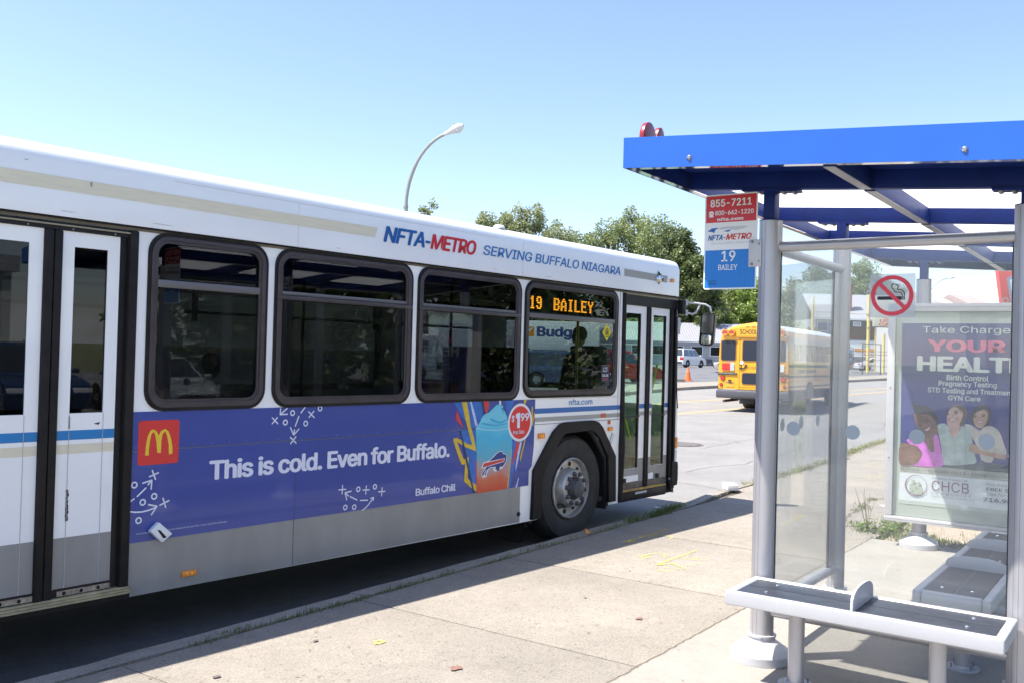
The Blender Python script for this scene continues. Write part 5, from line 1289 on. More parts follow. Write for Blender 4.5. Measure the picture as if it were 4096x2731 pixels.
# windows
def window(a, b, c, d, bars, glassm, bottom=.055):
    w = empty('window', (0, 0, 0)); w.parent = bus
    link('rubber_seal', plate_mesh(wing(a, b, c, d), [wing(a + .022, b - .022, c + .022, d - .022, .112)], .022, xz(-.012)), brubber, w)
    link('frame', plate_mesh(wing(a + .0225, b - .0225, c + .0225, d - .0225, .112), [wing(a + .048, b - .048, c + bottom, d - .046, .09)], .024, xz(-.018)), wframe, w, smooth=False)
    link('inner_frame', plate_mesh(wing(a + .0485, b - .0485, c + bottom, d - .0465, .09), [wing(a + .066, b - .066, c + bottom + .018, d - .064, .075)], .02, xz(-.008)), wframe, w)
    MB().box(a + .030, b - .030, .016, .021, c + .034, d - .034).build('pane', glassm, w)
    for (z0, z1, st) in bars:
        if st == 'wide': MB().box(a + .066, b - .066, -.012, .015, z0, z1).build('transom', wbar, w, bevel=.004)
        else:
            MB().box(a + .055, b - .055, -.006, .015, (z0 + z1) / 2 + .004, z1).build('transom', wbar, w, bevel=.003); MB().box(a + .012, b - .012, -.026, .0, z0, (z0 + z1) / 2).build('transom_rail', wframe, w, bevel=.004)
    return w
window(*WIN[0], [(2.175, 2.221, 'wide')], tglass)
window(*WIN[1], [(2.156, 2.214, 'rail')], tglass); window(*WIN[2], [(2.156, 2.212, 'rail')], tglass)
w4 = window(*WIN[3], [(2.165, 2.207, 'wide')], glass('front_side_glass', (.50, .56, .53), gain=1.0))
for q in WINR: window(*q, [(2.156, 2.214, 'rail')], tglass)
def gd(name, m, pts, lift, par): mb = MB(); mb.prism(pts, lambda a, b: (a, .0155 - lift, b), lambda a, b: (a, .0150 - lift, b)); return mb.build(name, m, par)
yel = mat('safe_yellow', (.80, .66, .03), .5); navyl = mat('cs_navy', (.015, .025, .06), .5)
gd('yellow_diamond', yel, [(.517, 1.985), (.600, 2.069), (.517, 2.153), (.434, 2.069)], .0005, w4)
gd('diamond_symbol', blackp, [(.517, 2.122), (.556, 2.085), (.553, 2.047), (.481, 2.047), (.478, 2.085)], .0012, w4); gd('diamond_symbol', yel, [(.517, 2.110), (.545, 2.083), (.543, 2.055), (.491, 2.055), (.489, 2.083)], .0019, w4)
for cz, r in ((2.088, .011),): gd('diamond_symbol', blackp, disc(.517, cz, r, 12), .0026, w4)
gd('diamond_symbol', blackp, [(.497, 2.077), (.537, 2.077), (.530, 2.058), (.504, 2.058)], .0026, w4)
GF = lambda u, v, w: (u, .0155 - w, v)
text('lettering', 'Safe Place', blackp, w4, GF, (.483, .552, 2.024, 2.037), .0015, .03)
gd('number_sticker', mat('sticker_border', (.30, .16, .2), .5), rrect(.441, .571, 1.58, 1.74, .008), .0005, w4); gd('number_sticker', navyl, rrect(.445, .567, 1.584, 1.736, .007), .0012, w4)
text('lettering', 'CS', whitep, w4, GF, (.462, .548, 1.672, 1.718), .002, -.005, .35, .85); text('lettering', '5638', whitep, w4, GF, (.452, .560, 1.622, 1.648), .002, .02); gd('sticker_bar', mat('sticker_red2', (.4, .05, .08), .5), rect(.47, .545, 1.594, 1.606), .002, w4)

# destination display: dot-matrix letters behind the glass
GL = {'1': ["..#..", ".##..", "..#..", "..#..", "..#..", "..#..", ".###."], '9': [".###.", "#...#", "#...#", ".####", "....#", "#...#", ".###."],
      'B': ["####.", "#...#", "#...#", "####.", "#...#", "#...#", "####."], 'A': ["..#..", ".#.#.", "#...#", "#...#", "#####", "#...#", "#...#"], 'I': [".###.", "..#..", "..#..", "..#..", "..#..", "..#..", ".###."],
      'L': ["#....", "#....", "#....", "#....", "#....", "#....", "#####"], 'E': ["#####", "#....", "#....", "####.", "#....", "#....", "#####"], 'Y': ["#...#", "#...#", ".#.#.", "..#..", "..#..", "..#..", "..#.."]}
led = emis('amber_led', (1.0, .33, .02), 2.6)
dsp = MB().box(-.79, .62, .050, .12, 2.222, 2.45).build('display_panel', mat('display_black', (.012, .013, .012), .4), bus)
mb = MB()
def dots(s, x0, pitch):
    x = x0
    for ch in s:
        g = GL[ch]
        for r_ in range(7):
            for c_ in range(6):
                on = (c_ < 5 and g[r_][c_] == '#') or (c_ > 0 and g[r_][c_ - 1] == '#')
                if on:
                    cx, cz = x + c_ * pitch, 2.362 - r_ * .0172; q = .0062
                    k = len(mb.v); mb.v += [(cx - q, .0485, cz - q), (cx + q, .0485, cz - q), (cx + q, .0485, cz + q), (cx - q, .0485, cz + q)]; mb.f.append((k, k + 1, k + 2, k + 3))
        x += 7 * pitch
dots('19', -.722, .0142); dots('BAILEY', -.352, .0163)
mb.build('route_lettering', led, dsp)

# rear door (two leaves), recessed in a black frame
MB().box(-5.63, -4.605, .0, .05, 2.455, 2.502).build('door_header', bdark, bus)
MB().box(-5.62, -4.66, -.012, -.0005, 2.478, 2.486).build('header_trim', mat('trim_tan', (.33, .29, .2), .4), bus)
for x in (-5.5, -5.25, -5.0, -4.75): MB().ball((x, -.001, 2.466), .006).build('header_screw', boltm, bus)
def leaf(x0, x1, gx0, gx1, gz0, gz1, z0, z1, y, name='door_leaf', gm=tglass, rear=True):
    lf = link(name, plate_mesh(rect(x0, x1, z0, z1), [rect(gx0, gx1, gz0, gz1)], .03, xz(y)), bw, bus)
    MB().box(gx0 + .0005, gx1 - .0005, y + .008, y + .013, gz0 + .0005, gz1 - .0005).build('door_glass', gm, lf)
    D = lambda u, v, w: (u, y - w, v)
    return lf, D
for (x0, x1, gx0, gx1) in ((-5.055, -4.712, -4.982, -4.783), (-5.50, -5.157, -5.43, -5.232)):
    lf, D = leaf(x0, x1, gx0, gx1, 1.416, 2.368, .42, 2.454, .012)
    for (p, q) in ((x0 + .001, gx0 - .001), (gx0 + .001, gx1 - .001), (gx1 + .001, x1 - .001)):
        decal('blue_stripe', mat('door_blue', (.012, .20, .50), .35), rect(p, q, 1.264, 1.318), lf, D, .001)
        decal('beige_stripe', bbeige, rect(p, q, 1.185, 1.239), lf, D, .001); decal('grey_base', bgrey, rect(p, q, .42, .708), lf, D, .001)
    for xx in (gx0, gx1): MB().box(xx - .0012, xx + .0012, .0085, .0118, .44, 1.415).build('leaf_seam', MATS['seam_light'], lf)
    MB().box(x0, x1, .004, .04, .345, .419).build('kick_plate', bdark, lf); MB().box(x0 + .03, x1 - .002, .0, .003, .378, .408).build('kick_metal', mat('worn_steel', (.3, .29, .28), .35, .8, var=.5, vs=30), lf)
    for k in range(3): MB().ball((x0 + .07 + k * .1, -.001, .392), .011, .004, .011).build('kick_bolt', bdark, lf)
mb = MB()
for k in range(9): z = .98 - k * .02; mb.add([(-4.986 + random.uniform(-.003, .0), .0098, z), (-4.976 + random.uniform(0, .008), .0098, z), (-4.977 + random.uniform(0, .008), .0098, z - .019), (-4.986 + random.uniform(-.003, 0), .0098, z - .019)], [(0, 1, 2, 3)])
mb.add([(-4.985, .0098, 1.40), (-4.978, .0098, 1.40), (-4.976, .0098, 1.33), (-4.985, .0098, 1.33)], [(0, 1, 2, 3)]); mb.add([(-4.84, .0098, 1.352), (-4.80, .0098, 1.36), (-4.81, .0098, 1.345)], [(0, 1, 2)])
mb.build('paint_chip', bdark, bus, kind='stuff')
for (a, b) in ((-5.156, -5.107), (-5.104, -5.056)):
    MB().box(a, b, -.012, .045, .345, 2.454).build('door_rubber', brubber, bus, bevel=.012)
MB().box(-4.711, -4.665, .02, .06, .345, 2.502).build('door_shadow_gap', bdark, bus)
MB().box(-4.664, -4.606, -.02, .045, .330, 2.502).build('door_jamb', brubber, bus, bevel=.015); MB().box(-5.63, -5.575, -.02, .045, .33, 2.502).build('door_jamb', brubber, bus, bevel=.015)
MB().box(-5.574, -5.501, .02, .06, .345, 2.455).build('door_shadow_gap', bdark, bus)
for z in (.334, .347, .360): MB().box(-5.64, -4.60, -.046 + (z - .334) * .9, .06, z, z + .0115).build('step_nosing', mat('step_tan', (.40, .34, .20), .5, var=.3, vs=12), bus, bevel=.003)
MB().box(-5.64, -4.6, -.02, .05, .30, .333).build('step_riser', bdark, bus)

# front door
MB().box(.846, 1.933, .0, .05, 2.38, 2.50).build('door_header', bdark, bus); MB().box(.85, 1.933, -.006, -.0005, 2.488, 2.497).build('header_trim', MATS['trim_tan'], bus)
MB().tube([(.808, -.004, .33), (.806, -.008, .9), (.812, -.006, 1.2), (.808, -.002, 1.6), (.81, 0, 2.49)], [.030, .042, .028, .026, .026], 12).build('door_rubber', brubber, bus, smooth=True)
MB().box(.776, .845, .012, .05, .30, 2.50).build('door_jamb', bdark, bus)
for (x0, x1, gx0, gx1, zb_) in ((.846, 1.284, .866, 1.176, .638), (1.366, 1.781, 1.434, 1.712, .642)):
    lf, D = leaf(x0, x1, gx0, gx1, zb_, 2.296, .496, 2.377, .014, gm=gglass)
    segs = [(x0 + .001, gx0 - .002), (gx1 + .002, x1 - .001)]
    for (p, q) in segs:
        decal('blue_stripe', bblue, rect(p, q, 1.278, 1.326), lf, D, .001); decal('grey_stripe', bstripe, rect(p, q, 1.203, 1.243), lf, D, .001)
        decal('grey_base', bgrey, rect(p, q, zb_, .74), lf, D, .001)
    decal('grey_base', bgrey, rect(x0 + .001, x1 - .001, .497, zb_ - .001), lf, D, .001)
    MB().box(gx0, gx1, .006, .04, 1.186, 1.206).build('mid_bar', bdark, lf)
    MB().box(gx1 - .022, gx1, .015, .04, zb_, 2.296).build('inner_stile', bdark, lf)
    MB().box(x0, x1, .010, .04, .415, .495).build('kick_plate', mat('door_steel', (.12, .11, .11), .4, .5, var=.4, vs=20), lf)
    MB().box(x0 + .02, x0 + (.33 if x0 < 1 else .12), .006, .010, .50, .565).build('kick_metal', bw, lf)
    MB().box(x0 + .18 if x0 > 1 else x0 + .03, x0 + .24 if x0 > 1 else x0 + .08, -.005, .012, .50, .545).build('latch', bdark, lf, bevel=.003)
text('lettering', '102', mat('number_reflection', (.20, .26, .23), .6), bus, lambda u, v, w: (u, .021 - w, v), (.872, .992, 1.41, 1.48), .001, .0)  # painted reflection of a number, drawn on the door glass
for (a, b) in ((1.285, 1.325), (1.327, 1.365)): MB().box(a, b, -.004, .045, .40, 2.377).build('door_rubber', brubber, bus, bevel=.010)
MB().box(1.782, 1.935, .008, .05, .33, 2.38).build('door_jamb', bdark, bus); MB().tube([(1.83, -.004, .35), (1.80, -.004, 1.2), (1.80, -.004, 2.37)], .018, 10).build('door_rubber', brubber, bus, smooth=True)
MB().tube([(1.905, -.006, .36), (1.90, -.006, 2.30)], .016, 10).build('door_post', bdark, bus, smooth=True)
MB().box(.80, 1.75, -.012, .05, .30, .402).build('step_apron', bdark, bus, bevel=.012); MB().box(.83, 1.74, -.016, .03, .403, .424).build('step_edge', mat('step_yellow', (.68, .40, .05), .6, c2=(.2, .15, .1), vs=18), bus, bevel=.003)
MB().box(1.10, 1.33, -.0145, -.0118, .362, .386).build('step_label', mat('label_grey', (.5, .5, .5), .5), bus)
MB().box(1.72, 1.93, -.004, .06, .31, .42).build('corner_bracket', bdark, bus, bevel=.01); MB().cyl((1.80, -.02, .42), (1.83, -.02, .34), .012).build('door_pin', bdark, bus); MB().ball((1.79, -.025, .47), .014).build('pin_bolt', boltm, bus)
MB().box(1.905, 1.955, -.03, .0, 2.10, 2.285).build('grab_box', silverw, bus, bevel=.004)

# wheel arch flares
def flare(c):
    O = [(c - .705, .304), (c - .690, .756), (c - .40, 1.10), (c - .30, 1.165), (c - .214, 1.183), (c + .25, 1.186), (c + .345, 1.165), (c + .42, 1.11), (c + .672, .80), (c + .69, .335)]
    I = [(c - .572, .304), (c - .556, .725), (c - .30, 1.02), (c - .227, 1.075), (c + .20, 1.09), (c + .30, 1.06), (c + .38, 1.0), (c + .538, .80), (c + .562, .335)]
    mb = MB(); n = len(O)
    ring_ = O + list(reversed(I))
    me = plate_mesh(ring_, [], .034, xz(-.034)); f = link('arch_flare', me, brubber, bus); return f
flare(0); flare(-7.09)
for c in (0, -7.09):
    ao = archp(c); ai = [(c + (x - c) * .955, .30 + (z - .30) * .955) for x, z in ao]
    link('arch_liner', plate_mesh(ao + list(reversed(ai)), [], .05, xz(.0006)), innerd, bus)
mb = MB(); mb.add([(-.70, .02, .42), (-.70, .40, .42), (-.78, .40, .10), (-.80, .02, .10)], [(0, 1, 2, 3)]); mb.add([(-.73, .02, .42), (-.73, .40, .42), (-.81, .40, .10), (-.83, .02, .10)], [(3, 2, 1, 0)]); mb.build('mud_flap', brubber, bus)
# wheels
def wheel(c, y0, front=True, flip=False):
    w = empty('wheel', (c, y0, .525)); w.parent = bus; s = -1 if not flip else 1
    T = [(.30, .02), (.33, .0), (.42, -.018), (.485, -.008), (.515, .03), (.525, .06), (.525, .23), (.51, .26), (.42, .28), (.31, .28)]
    MB().lathe([(r, -h * s) for r, h in T], axis='y', n=56).build('tyre', tyre, w, smooth=True)
    RM = [(.300, .008), (.298, -.006), (.288, -.012), (.280, .004), (.272, .045), (.255, .052), (.20, .050), (.192, .030), (.185, -.03), (.172, -.045), (.13, -.048), (.118, -.040), (.112, -.015), (.0001, -.012)] if front else [(.300, .008), (.298, -.006), (.285, -.01), (.275, .05), (.22, .13), (.15, .14), (.12, .08), (.0001, .08)]
    rm = MB().lathe([(r, -h * s) for r, h in RM], axis='y', n=56).build('rim', alu, w, smooth=True)
    if front:
        for k in range(10):
            a = R(36 * k + 10); MB().cyl((.232 * math.cos(a), s * -.062 , .232 * math.sin(a)), (.232 * math.cos(a), s * -.047, .232 * math.sin(a)), .0235, n=16).build('hand_hole', bdark, w)
            a = R(36 * k + 28); MB().lathe([(.023, 0), (.021, s * .02), (.012, s * .035), (.0001, s * .038)], (.148 * math.cos(a), 0, .148 * math.sin(a)), 'y', 10).build('lug_nut', dkalu, w, smooth=True).location = (0, s * .044, 0)
        hb = MB().lathe([(r, -h * s) for r, h in [(.108, -.02), (.105, -.05), (.088, -.075), (.085, -.100), (.06, -.112), (.0001, -.113)]], axis='y', n=28).build('hub', dkalu, w, smooth=True)
    return w
# s=-1: outer face towards -y
wheel(0, .045); wheel(-7.09, .045, front=False); wheel(0, WID - .045, flip=True); wheel(-7.09, WID - .045, front=False, flip=True)

# front end
def fx(y, x0=1.985, bulge=.20): t = abs((y - WID / 2) / (WID / 2)); return x0 + bulge * (1 - t ** 2.6) - .045 * max(0, t - .9) / .1
def front_band(name, m, z0, z1, off0=0., off1=0., ya=.0, yb_=WID, x0=1.985, par=bus):
    mb = MB(); N = 24
    for i in range(N + 1):
        y = ya + (yb_ - ya) * i / N
        mb.v.append((fx(y, x0) + off0, y, z0)); mb.v.append((fx(y, x0) + off1, y, z1))
    for i in range(N): k = 2 * i; mb.f.append((k, k + 2, k + 3, k + 1))
    return mb.build(name, m, par, smooth=True)
front_band('front_panel', bw, .62, 1.28); front_band('windscreen', cglass, 1.28, 2.30, 0, -.06, .03, WID - .03); front_band('front_header', bdark, 2.30, 2.53, -.06, -.07)
mb = MB(); mb.v = [(1.936, 0.001, .62), (1.944, 0.001, 1.28), (1.935, .001, 2.53), (1.93, .10, 2.53), (1.93, .1, .62)]
mb = MB(); mb.prism([(1.936, .62), (1.985, .62), (1.99, 1.22), (1.965, 1.34), (1.940, 1.55), (1.936, 1.55)], lambda a, b: (a, .0, b), lambda a, b: (a, .05, b)); mb.build('corner_panel', bw, bus, bevel=.008)
MB().tube([(1.985, .004, 1.26), (1.962, .004, 1.38), (1.948, .004, 1.56), (1.94, .006, 2.3)], .012, 8).build('windscreen_seal', bdark, bus)
MB().box(1.945, 2.0, -.008, .06, .80, .93).build('turn_signal', orange, bus, bevel=.008); MB().box(1.95, 2.0, -.004, .12, .67, .785).build('headlight', mat('headlight_lens', (.75, .77, .8), .1, coat=1), bus, bevel=.01)
bp_ = MB(); N = 16
for i in range(N + 1):
    y = -.03 + (WID + .06) * i / N; x = fx(min(max(y, 0), WID), 2.06)
    for dx, z in ((-.13, .38), (0, .39), (.012, .45), (.012, .60), (0, .65), (-.13, .66)): bp_.v.append((x + dx - (.05 if i in (0, N) else 0), y, z))
for i in range(N):
    for j in range(5): k = i * 6 + j; bp_.f.append((k, k + 6, k + 7, k + 1))
for k in (0, N * 6): bp_.f.append(tuple(k + j for j in range(6)))
bp_.build('bumper', brubber, bus, smooth=True, bevel=0)
# kerb-side mirror
mir = empty('mirror', (0, 0, 0)); mir.parent = bus
MB().box(1.94, 2.03, -.06, .01, 2.33, 2.49).build('mount', bdark, mir, bevel=.004)
for z in (2.469, 2.353): MB().cyl((2.035, -.055, z - .032), (2.035, -.055, z + .032), .02, n=14).build('collar', silverw, mir, smooth=True)
MB().tube([(2.04, -.06, 2.469), (2.09, -.14, 2.463), (2.15, -.235, 2.45), (2.18, -.28, 2.42), (2.19, -.29, 2.37)], .0125, 10).build('arm', silverw, mir, smooth=True)
MB().tube([(2.04, -.06, 2.353), (2.07, -.11, 2.338), (2.095, -.145, 2.352), (2.11, -.168, 2.40), (2.12, -.185, 2.452)], .0115, 10).build('arm', silverw, mir, smooth=True)
hd = MB(); hd.prism(rrect(-.085, .085, -.19, .185, .045, 5), lambda a, b: (0, a, b), lambda a, b: (.10, a * .8, b * .93))
h_ = hd.build('mirror_head', bdark, mir, bevel=.012); h_.location = (2.15, -.265, 2.172); h_.rotation_euler = (R(4), 0, R(8))
g_ = MB(); g_.prism(rrect(-.068, .068, -.055, .17, .02, 4), lambda a, b: (-.003, a, b), lambda a, b: (.001, a, b)); g_.build('mirror_glass', mat('mirror_silver', (.35, .36, .37), .12, 1.0), h_)
g_ = MB(); g_.prism(rrect(-.058, .058, -.175, -.07, .02, 4), lambda a, b: (-.006, a, b), lambda a, b: (.001, a, b)); g_.build('convex_mirror', chrome, h_, bevel=.002)
for q_ in list(h_.children): q_.parent = mir; q_.location = h_.location; q_.rotation_euler = h_.rotation_euler
MB().tube([(2.0, -.02, 2.32), (1.99, -.03, 2.26), (1.97, -.02, 2.2), (1.975, -.01, 2.12)], .004, 6).build('cable', bdark, mir)

# interior: seats, stanchions, driver's place
def seat(x, y, z=.42, parent=bus):
    s = MB(); s.box(x - .22, x + .22, y - .22, y + .22, z + .38, z + .46); st = s.build('seat', seatm, parent, bevel=.02)
    mb = MB(); mb.add([(x - .22, y - .22, z + .46), (x - .15, y - .22, z + .46), (x - .22, y - .20, z + 1.0), (x - .28, y - .20, z + 1.0), (x - .22, y + .22, z + .46), (x - .15, y + .22, z + .46), (x - .22, y + .20, z + 1.0), (x - .28, y + .20, z + 1.0)], [(0, 1, 2, 3), (7, 6, 5, 4), (0, 4, 5, 1), (1, 5, 6, 2), (2, 6, 7, 3), (3, 7, 4, 0)])
    mb.build('seat_back', seatm, st, bevel=.015); return st
for x in (-4.3, -3.5, -2.7, -1.9): seat(x, WID - .32); seat(x, WID - .80)
for x in (-3.9, -3.1, -2.3, -1.5): seat(x, .32)
for (x, y) in ((-5.0, .5), (-4.55, .42), (-3.0, .62), (-1.2, .6), (-2.2, WID - 1.1), (.75, .55), (-3.8, WID - 1.1)): MB().cyl((x, y, .38), (x, y, 2.5), .016, n=10).build('stanchion', handy if x in (-5.0, .75, -3.0) else innerd, bus)
MB().tube([(-4.92, .07, .5), (-4.92, .07, 1.0), (-4.88, .07, 1.3), (-4.80, .07, 1.6), (-4.80, .07, 1.75)], .016, 10).build('door_handrail', handy, bus, smooth=True); MB().tube([(-5.38, .07, .5), (-5.38, .07, 1.1), (-5.33, .07, 1.45)], .016, 10).build('door_handrail', handy, bus, smooth=True)
MB().cyl((.86, .09, 1.47), (1.13, .09, .95), .014, n=10).build('door_handrail', handy, bus, smooth=True); MB().cyl((1.66, .09, 1.75), (1.47, .09, 1.25), .014, n=10).build('door_handrail', handy, bus, smooth=True)
for y in (.75, WID - .75): MB().cyl((-5.5, y, 2.28), (.4, y, 2.28), .016, n=8).build('ceiling_rail', innerd, bus)
for x in (-4.1, -3.75, -2.9, -2.0): MB().box(x - .02, x + .02, .74, .76, 2.0, 2.28).build('hand_strap', innerd, bus)
MB().box(.68, .74, 1.2, WID - .1, .4, 1.9).build('driver_partition', innerd, bus)
MB().box(1.55, 1.95, 1.2, WID - .15, .4, 1.15).build('dashboard', innerd, bus, bevel=.04); MB().box(1.72, 1.98, .98, 1.36, .4, 1.95).build('driver_console', innerd, bus, bevel=.03)
MB().box(1.15, 1.35, .95, 1.15, .4, 1.3).build('farebox', inner, bus, bevel=.01)
mb = MB(); pts = [(1.42 + .06 * math.cos(a * .3927), 1.85 + .22 * math.sin(a * .3927), 1.18 + .20 * math.cos(a * .3927) * .4) for a in range(17)]; mb.tube(pts, .014, 8, False); mb.build('steering_wheel', innerd, bus)
seat(1.0, 1.85, .52)

# ================================================================== PEOPLE
def person(name, loc, rz, joints, radii, edges, skinm, clothes, label, head, hairc, scale=1.0, parent=None):
    """one continuous skinned body; head with face and hair added on the neck"""
    e = empty(name, loc, rz, label, 'person')
    me = bpy.data.meshes.new('body'); me.from_pydata([tuple(Vector(j) * scale) for j in joints], edges, [])
    ob = bpy.data.objects.new('body', me); col.objects.link(ob)
    sk = ob.modifiers.new('s', 'SKIN'); sk.use_smooth_shade = True
    for i, r in enumerate(radii): me.skin_vertices[0].data[i].radius = (r * scale, r * scale)
    me.skin_vertices[0].data[0].use_root = True
    ob.modifiers.new('d', 'SUBSURF').levels = 1
    dg = bpy.context.evaluated_depsgraph_get(); m2 = bpy.data.meshes.new_from_object(ob.evaluated_get(dg))
    bpy.data.objects.remove(ob)
    o = link('body', m2, clothes[0], e, smooth='all')
    m2.materials.append(clothes[1]); m2.materials.append(skinm)
    zw, zn = clothes[2] * scale, clothes[3] * scale
    for p in m2.polygons:
        z = p.center.z; p.material_index = 1 if z < zw else (2 if z > zn else 0)
    hx, hy, hz_ = [c * scale for c in head]
    hd = MB().ball((hx, hy, hz_), .078 * scale, .085 * scale, .112 * scale, 16, 12); hd.ball((hx + .075 * scale, hy, hz_ - .01 * scale), .018 * scale, .012 * scale, .022 * scale, 8, 6)
    for s in (-1, 1): hd.ball((hx, hy + s * .084 * scale, hz_ - .01 * scale), .02 * scale, .012 * scale, .03 * scale, 8, 6)
    h = hd.build('head', skinm, e, smooth=True)
    MB().ball((hx - .015 * scale, hy, hz_ + .035 * scale), .088 * scale, .092 * scale, .095 * scale, 16, 10).build('hair', hairc, h, smooth=True)
    for s in (-1, 1): MB().ball((hx + .068 * scale, hy + s * .03 * scale, hz_ + .01 * scale), .010 * scale).build('eye', blackp, h)
    MB().box(hx + .066 * scale, hx + .08 * scale, hy - .022 * scale, hy + .022 * scale, hz_ - .055 * scale, hz_ - .047 * scale).build('mouth', mat('lips', (.3, .08, .07), .5), h)
    return e
skinA = mat('skin_tan', (.42, .24, .17), .5); skinB = mat('skin_deep', (.13, .07, .05), .5); hairm = mat('hair_black', (.02, .018, .016), .6)
shirtw = mat('white_shirt', (.72, .74, .76), .8); denim = mat('denim', (.04, .06, .12), .8); navysh = mat('navy_uniform', (.02, .03, .07), .8)
seatedJ = [(0, 0, .95), (.02, 0, 1.15), (.03, 0, 1.35), (.02, 0, 1.48), (.03, 0, 1.58), (.03, .18, 1.42), (.14, .22, 1.18), (.36, .16, 1.22), (.44, .15, 1.26), (.03, -.18, 1.42), (.14, -.22, 1.18), (.36, -.16, 1.22), (.44, -.15, 1.26), (.05, .1, .93), (.45, .12, .95), (.5, .12, .5), (.62, .12, .46), (.05, -.1, .93), (.45, -.12, .95), (.5, -.12, .5), (.62, -.12, .46)]
seatedR = [.15, .14, .15, .08, .05, .06, .045, .035, .035, .06, .045, .035, .035, .10, .075, .05, .045, .10, .075, .05, .045]
seatedE = [(0, 1), (1, 2), (2, 3), (3, 4), (2, 5), (5, 6), (6, 7), (7, 8), (2, 9), (9, 10), (10, 11), (11, 12), (0, 13), (13, 14), (14, 15), (15, 16), (0, 17), (17, 18), (18, 19), (19, 20)]
def on_bus(x, y, z): v = Matrix.Rotation(BA, 3, 'Z') @ Vector((x, y, z)) + BO; return tuple(v)
person('person', on_bus(1.02, 1.85, .02), BA, seatedJ, seatedR, seatedE, skinB, (navysh, denim, 1.0, 1.5), 'driver in dark clothing seated behind the front side window of the bus', (.05, 0, 1.70), hairm)
person('person', on_bus(-2.68, WID - .34, -.06), BA, seatedJ, seatedR, seatedE, skinB, (mat('dark_jacket', (.015, .02, .03), .8), denim, 1.0, 1.5), 'passenger in dark jacket seated inside the bus behind its second window', (.05, 0, 1.70), hairm)
standJ = [(0, 0, .95), (0, 0, 1.15), (0, 0, 1.35), (0, 0, 1.48), (.01, 0, 1.56), (0, .19, 1.42), (.02, .24, 1.14), (.12, .22, .93), (.16, .21, .86), (0, -.19, 1.42), (.02, -.24, 1.14), (.12, -.22, .93), (.16, -.21, .86), (0, .09, .88), (.02, .10, .48), (-.02, .11, .09), (.10, .12, .05), (0, -.09, .88), (.03, -.10, .48), (.03, -.11, .09), (.15, -.12, .05)]
standR = [.14, .13, .155, .08, .05, .06, .045, .035, .035, .06, .045, .035, .035, .09, .065, .042, .04, .09, .065, .042, .04]
person('person', (43.5, 26.2, hz(43.5, 26.2) + .12), R(200), standJ, standR, seatedE, skinA, (shirtw, denim, .95, 1.5), 'man in a white shirt standing behind the parked red car across the street', (.03, 0, 1.66), hairm)

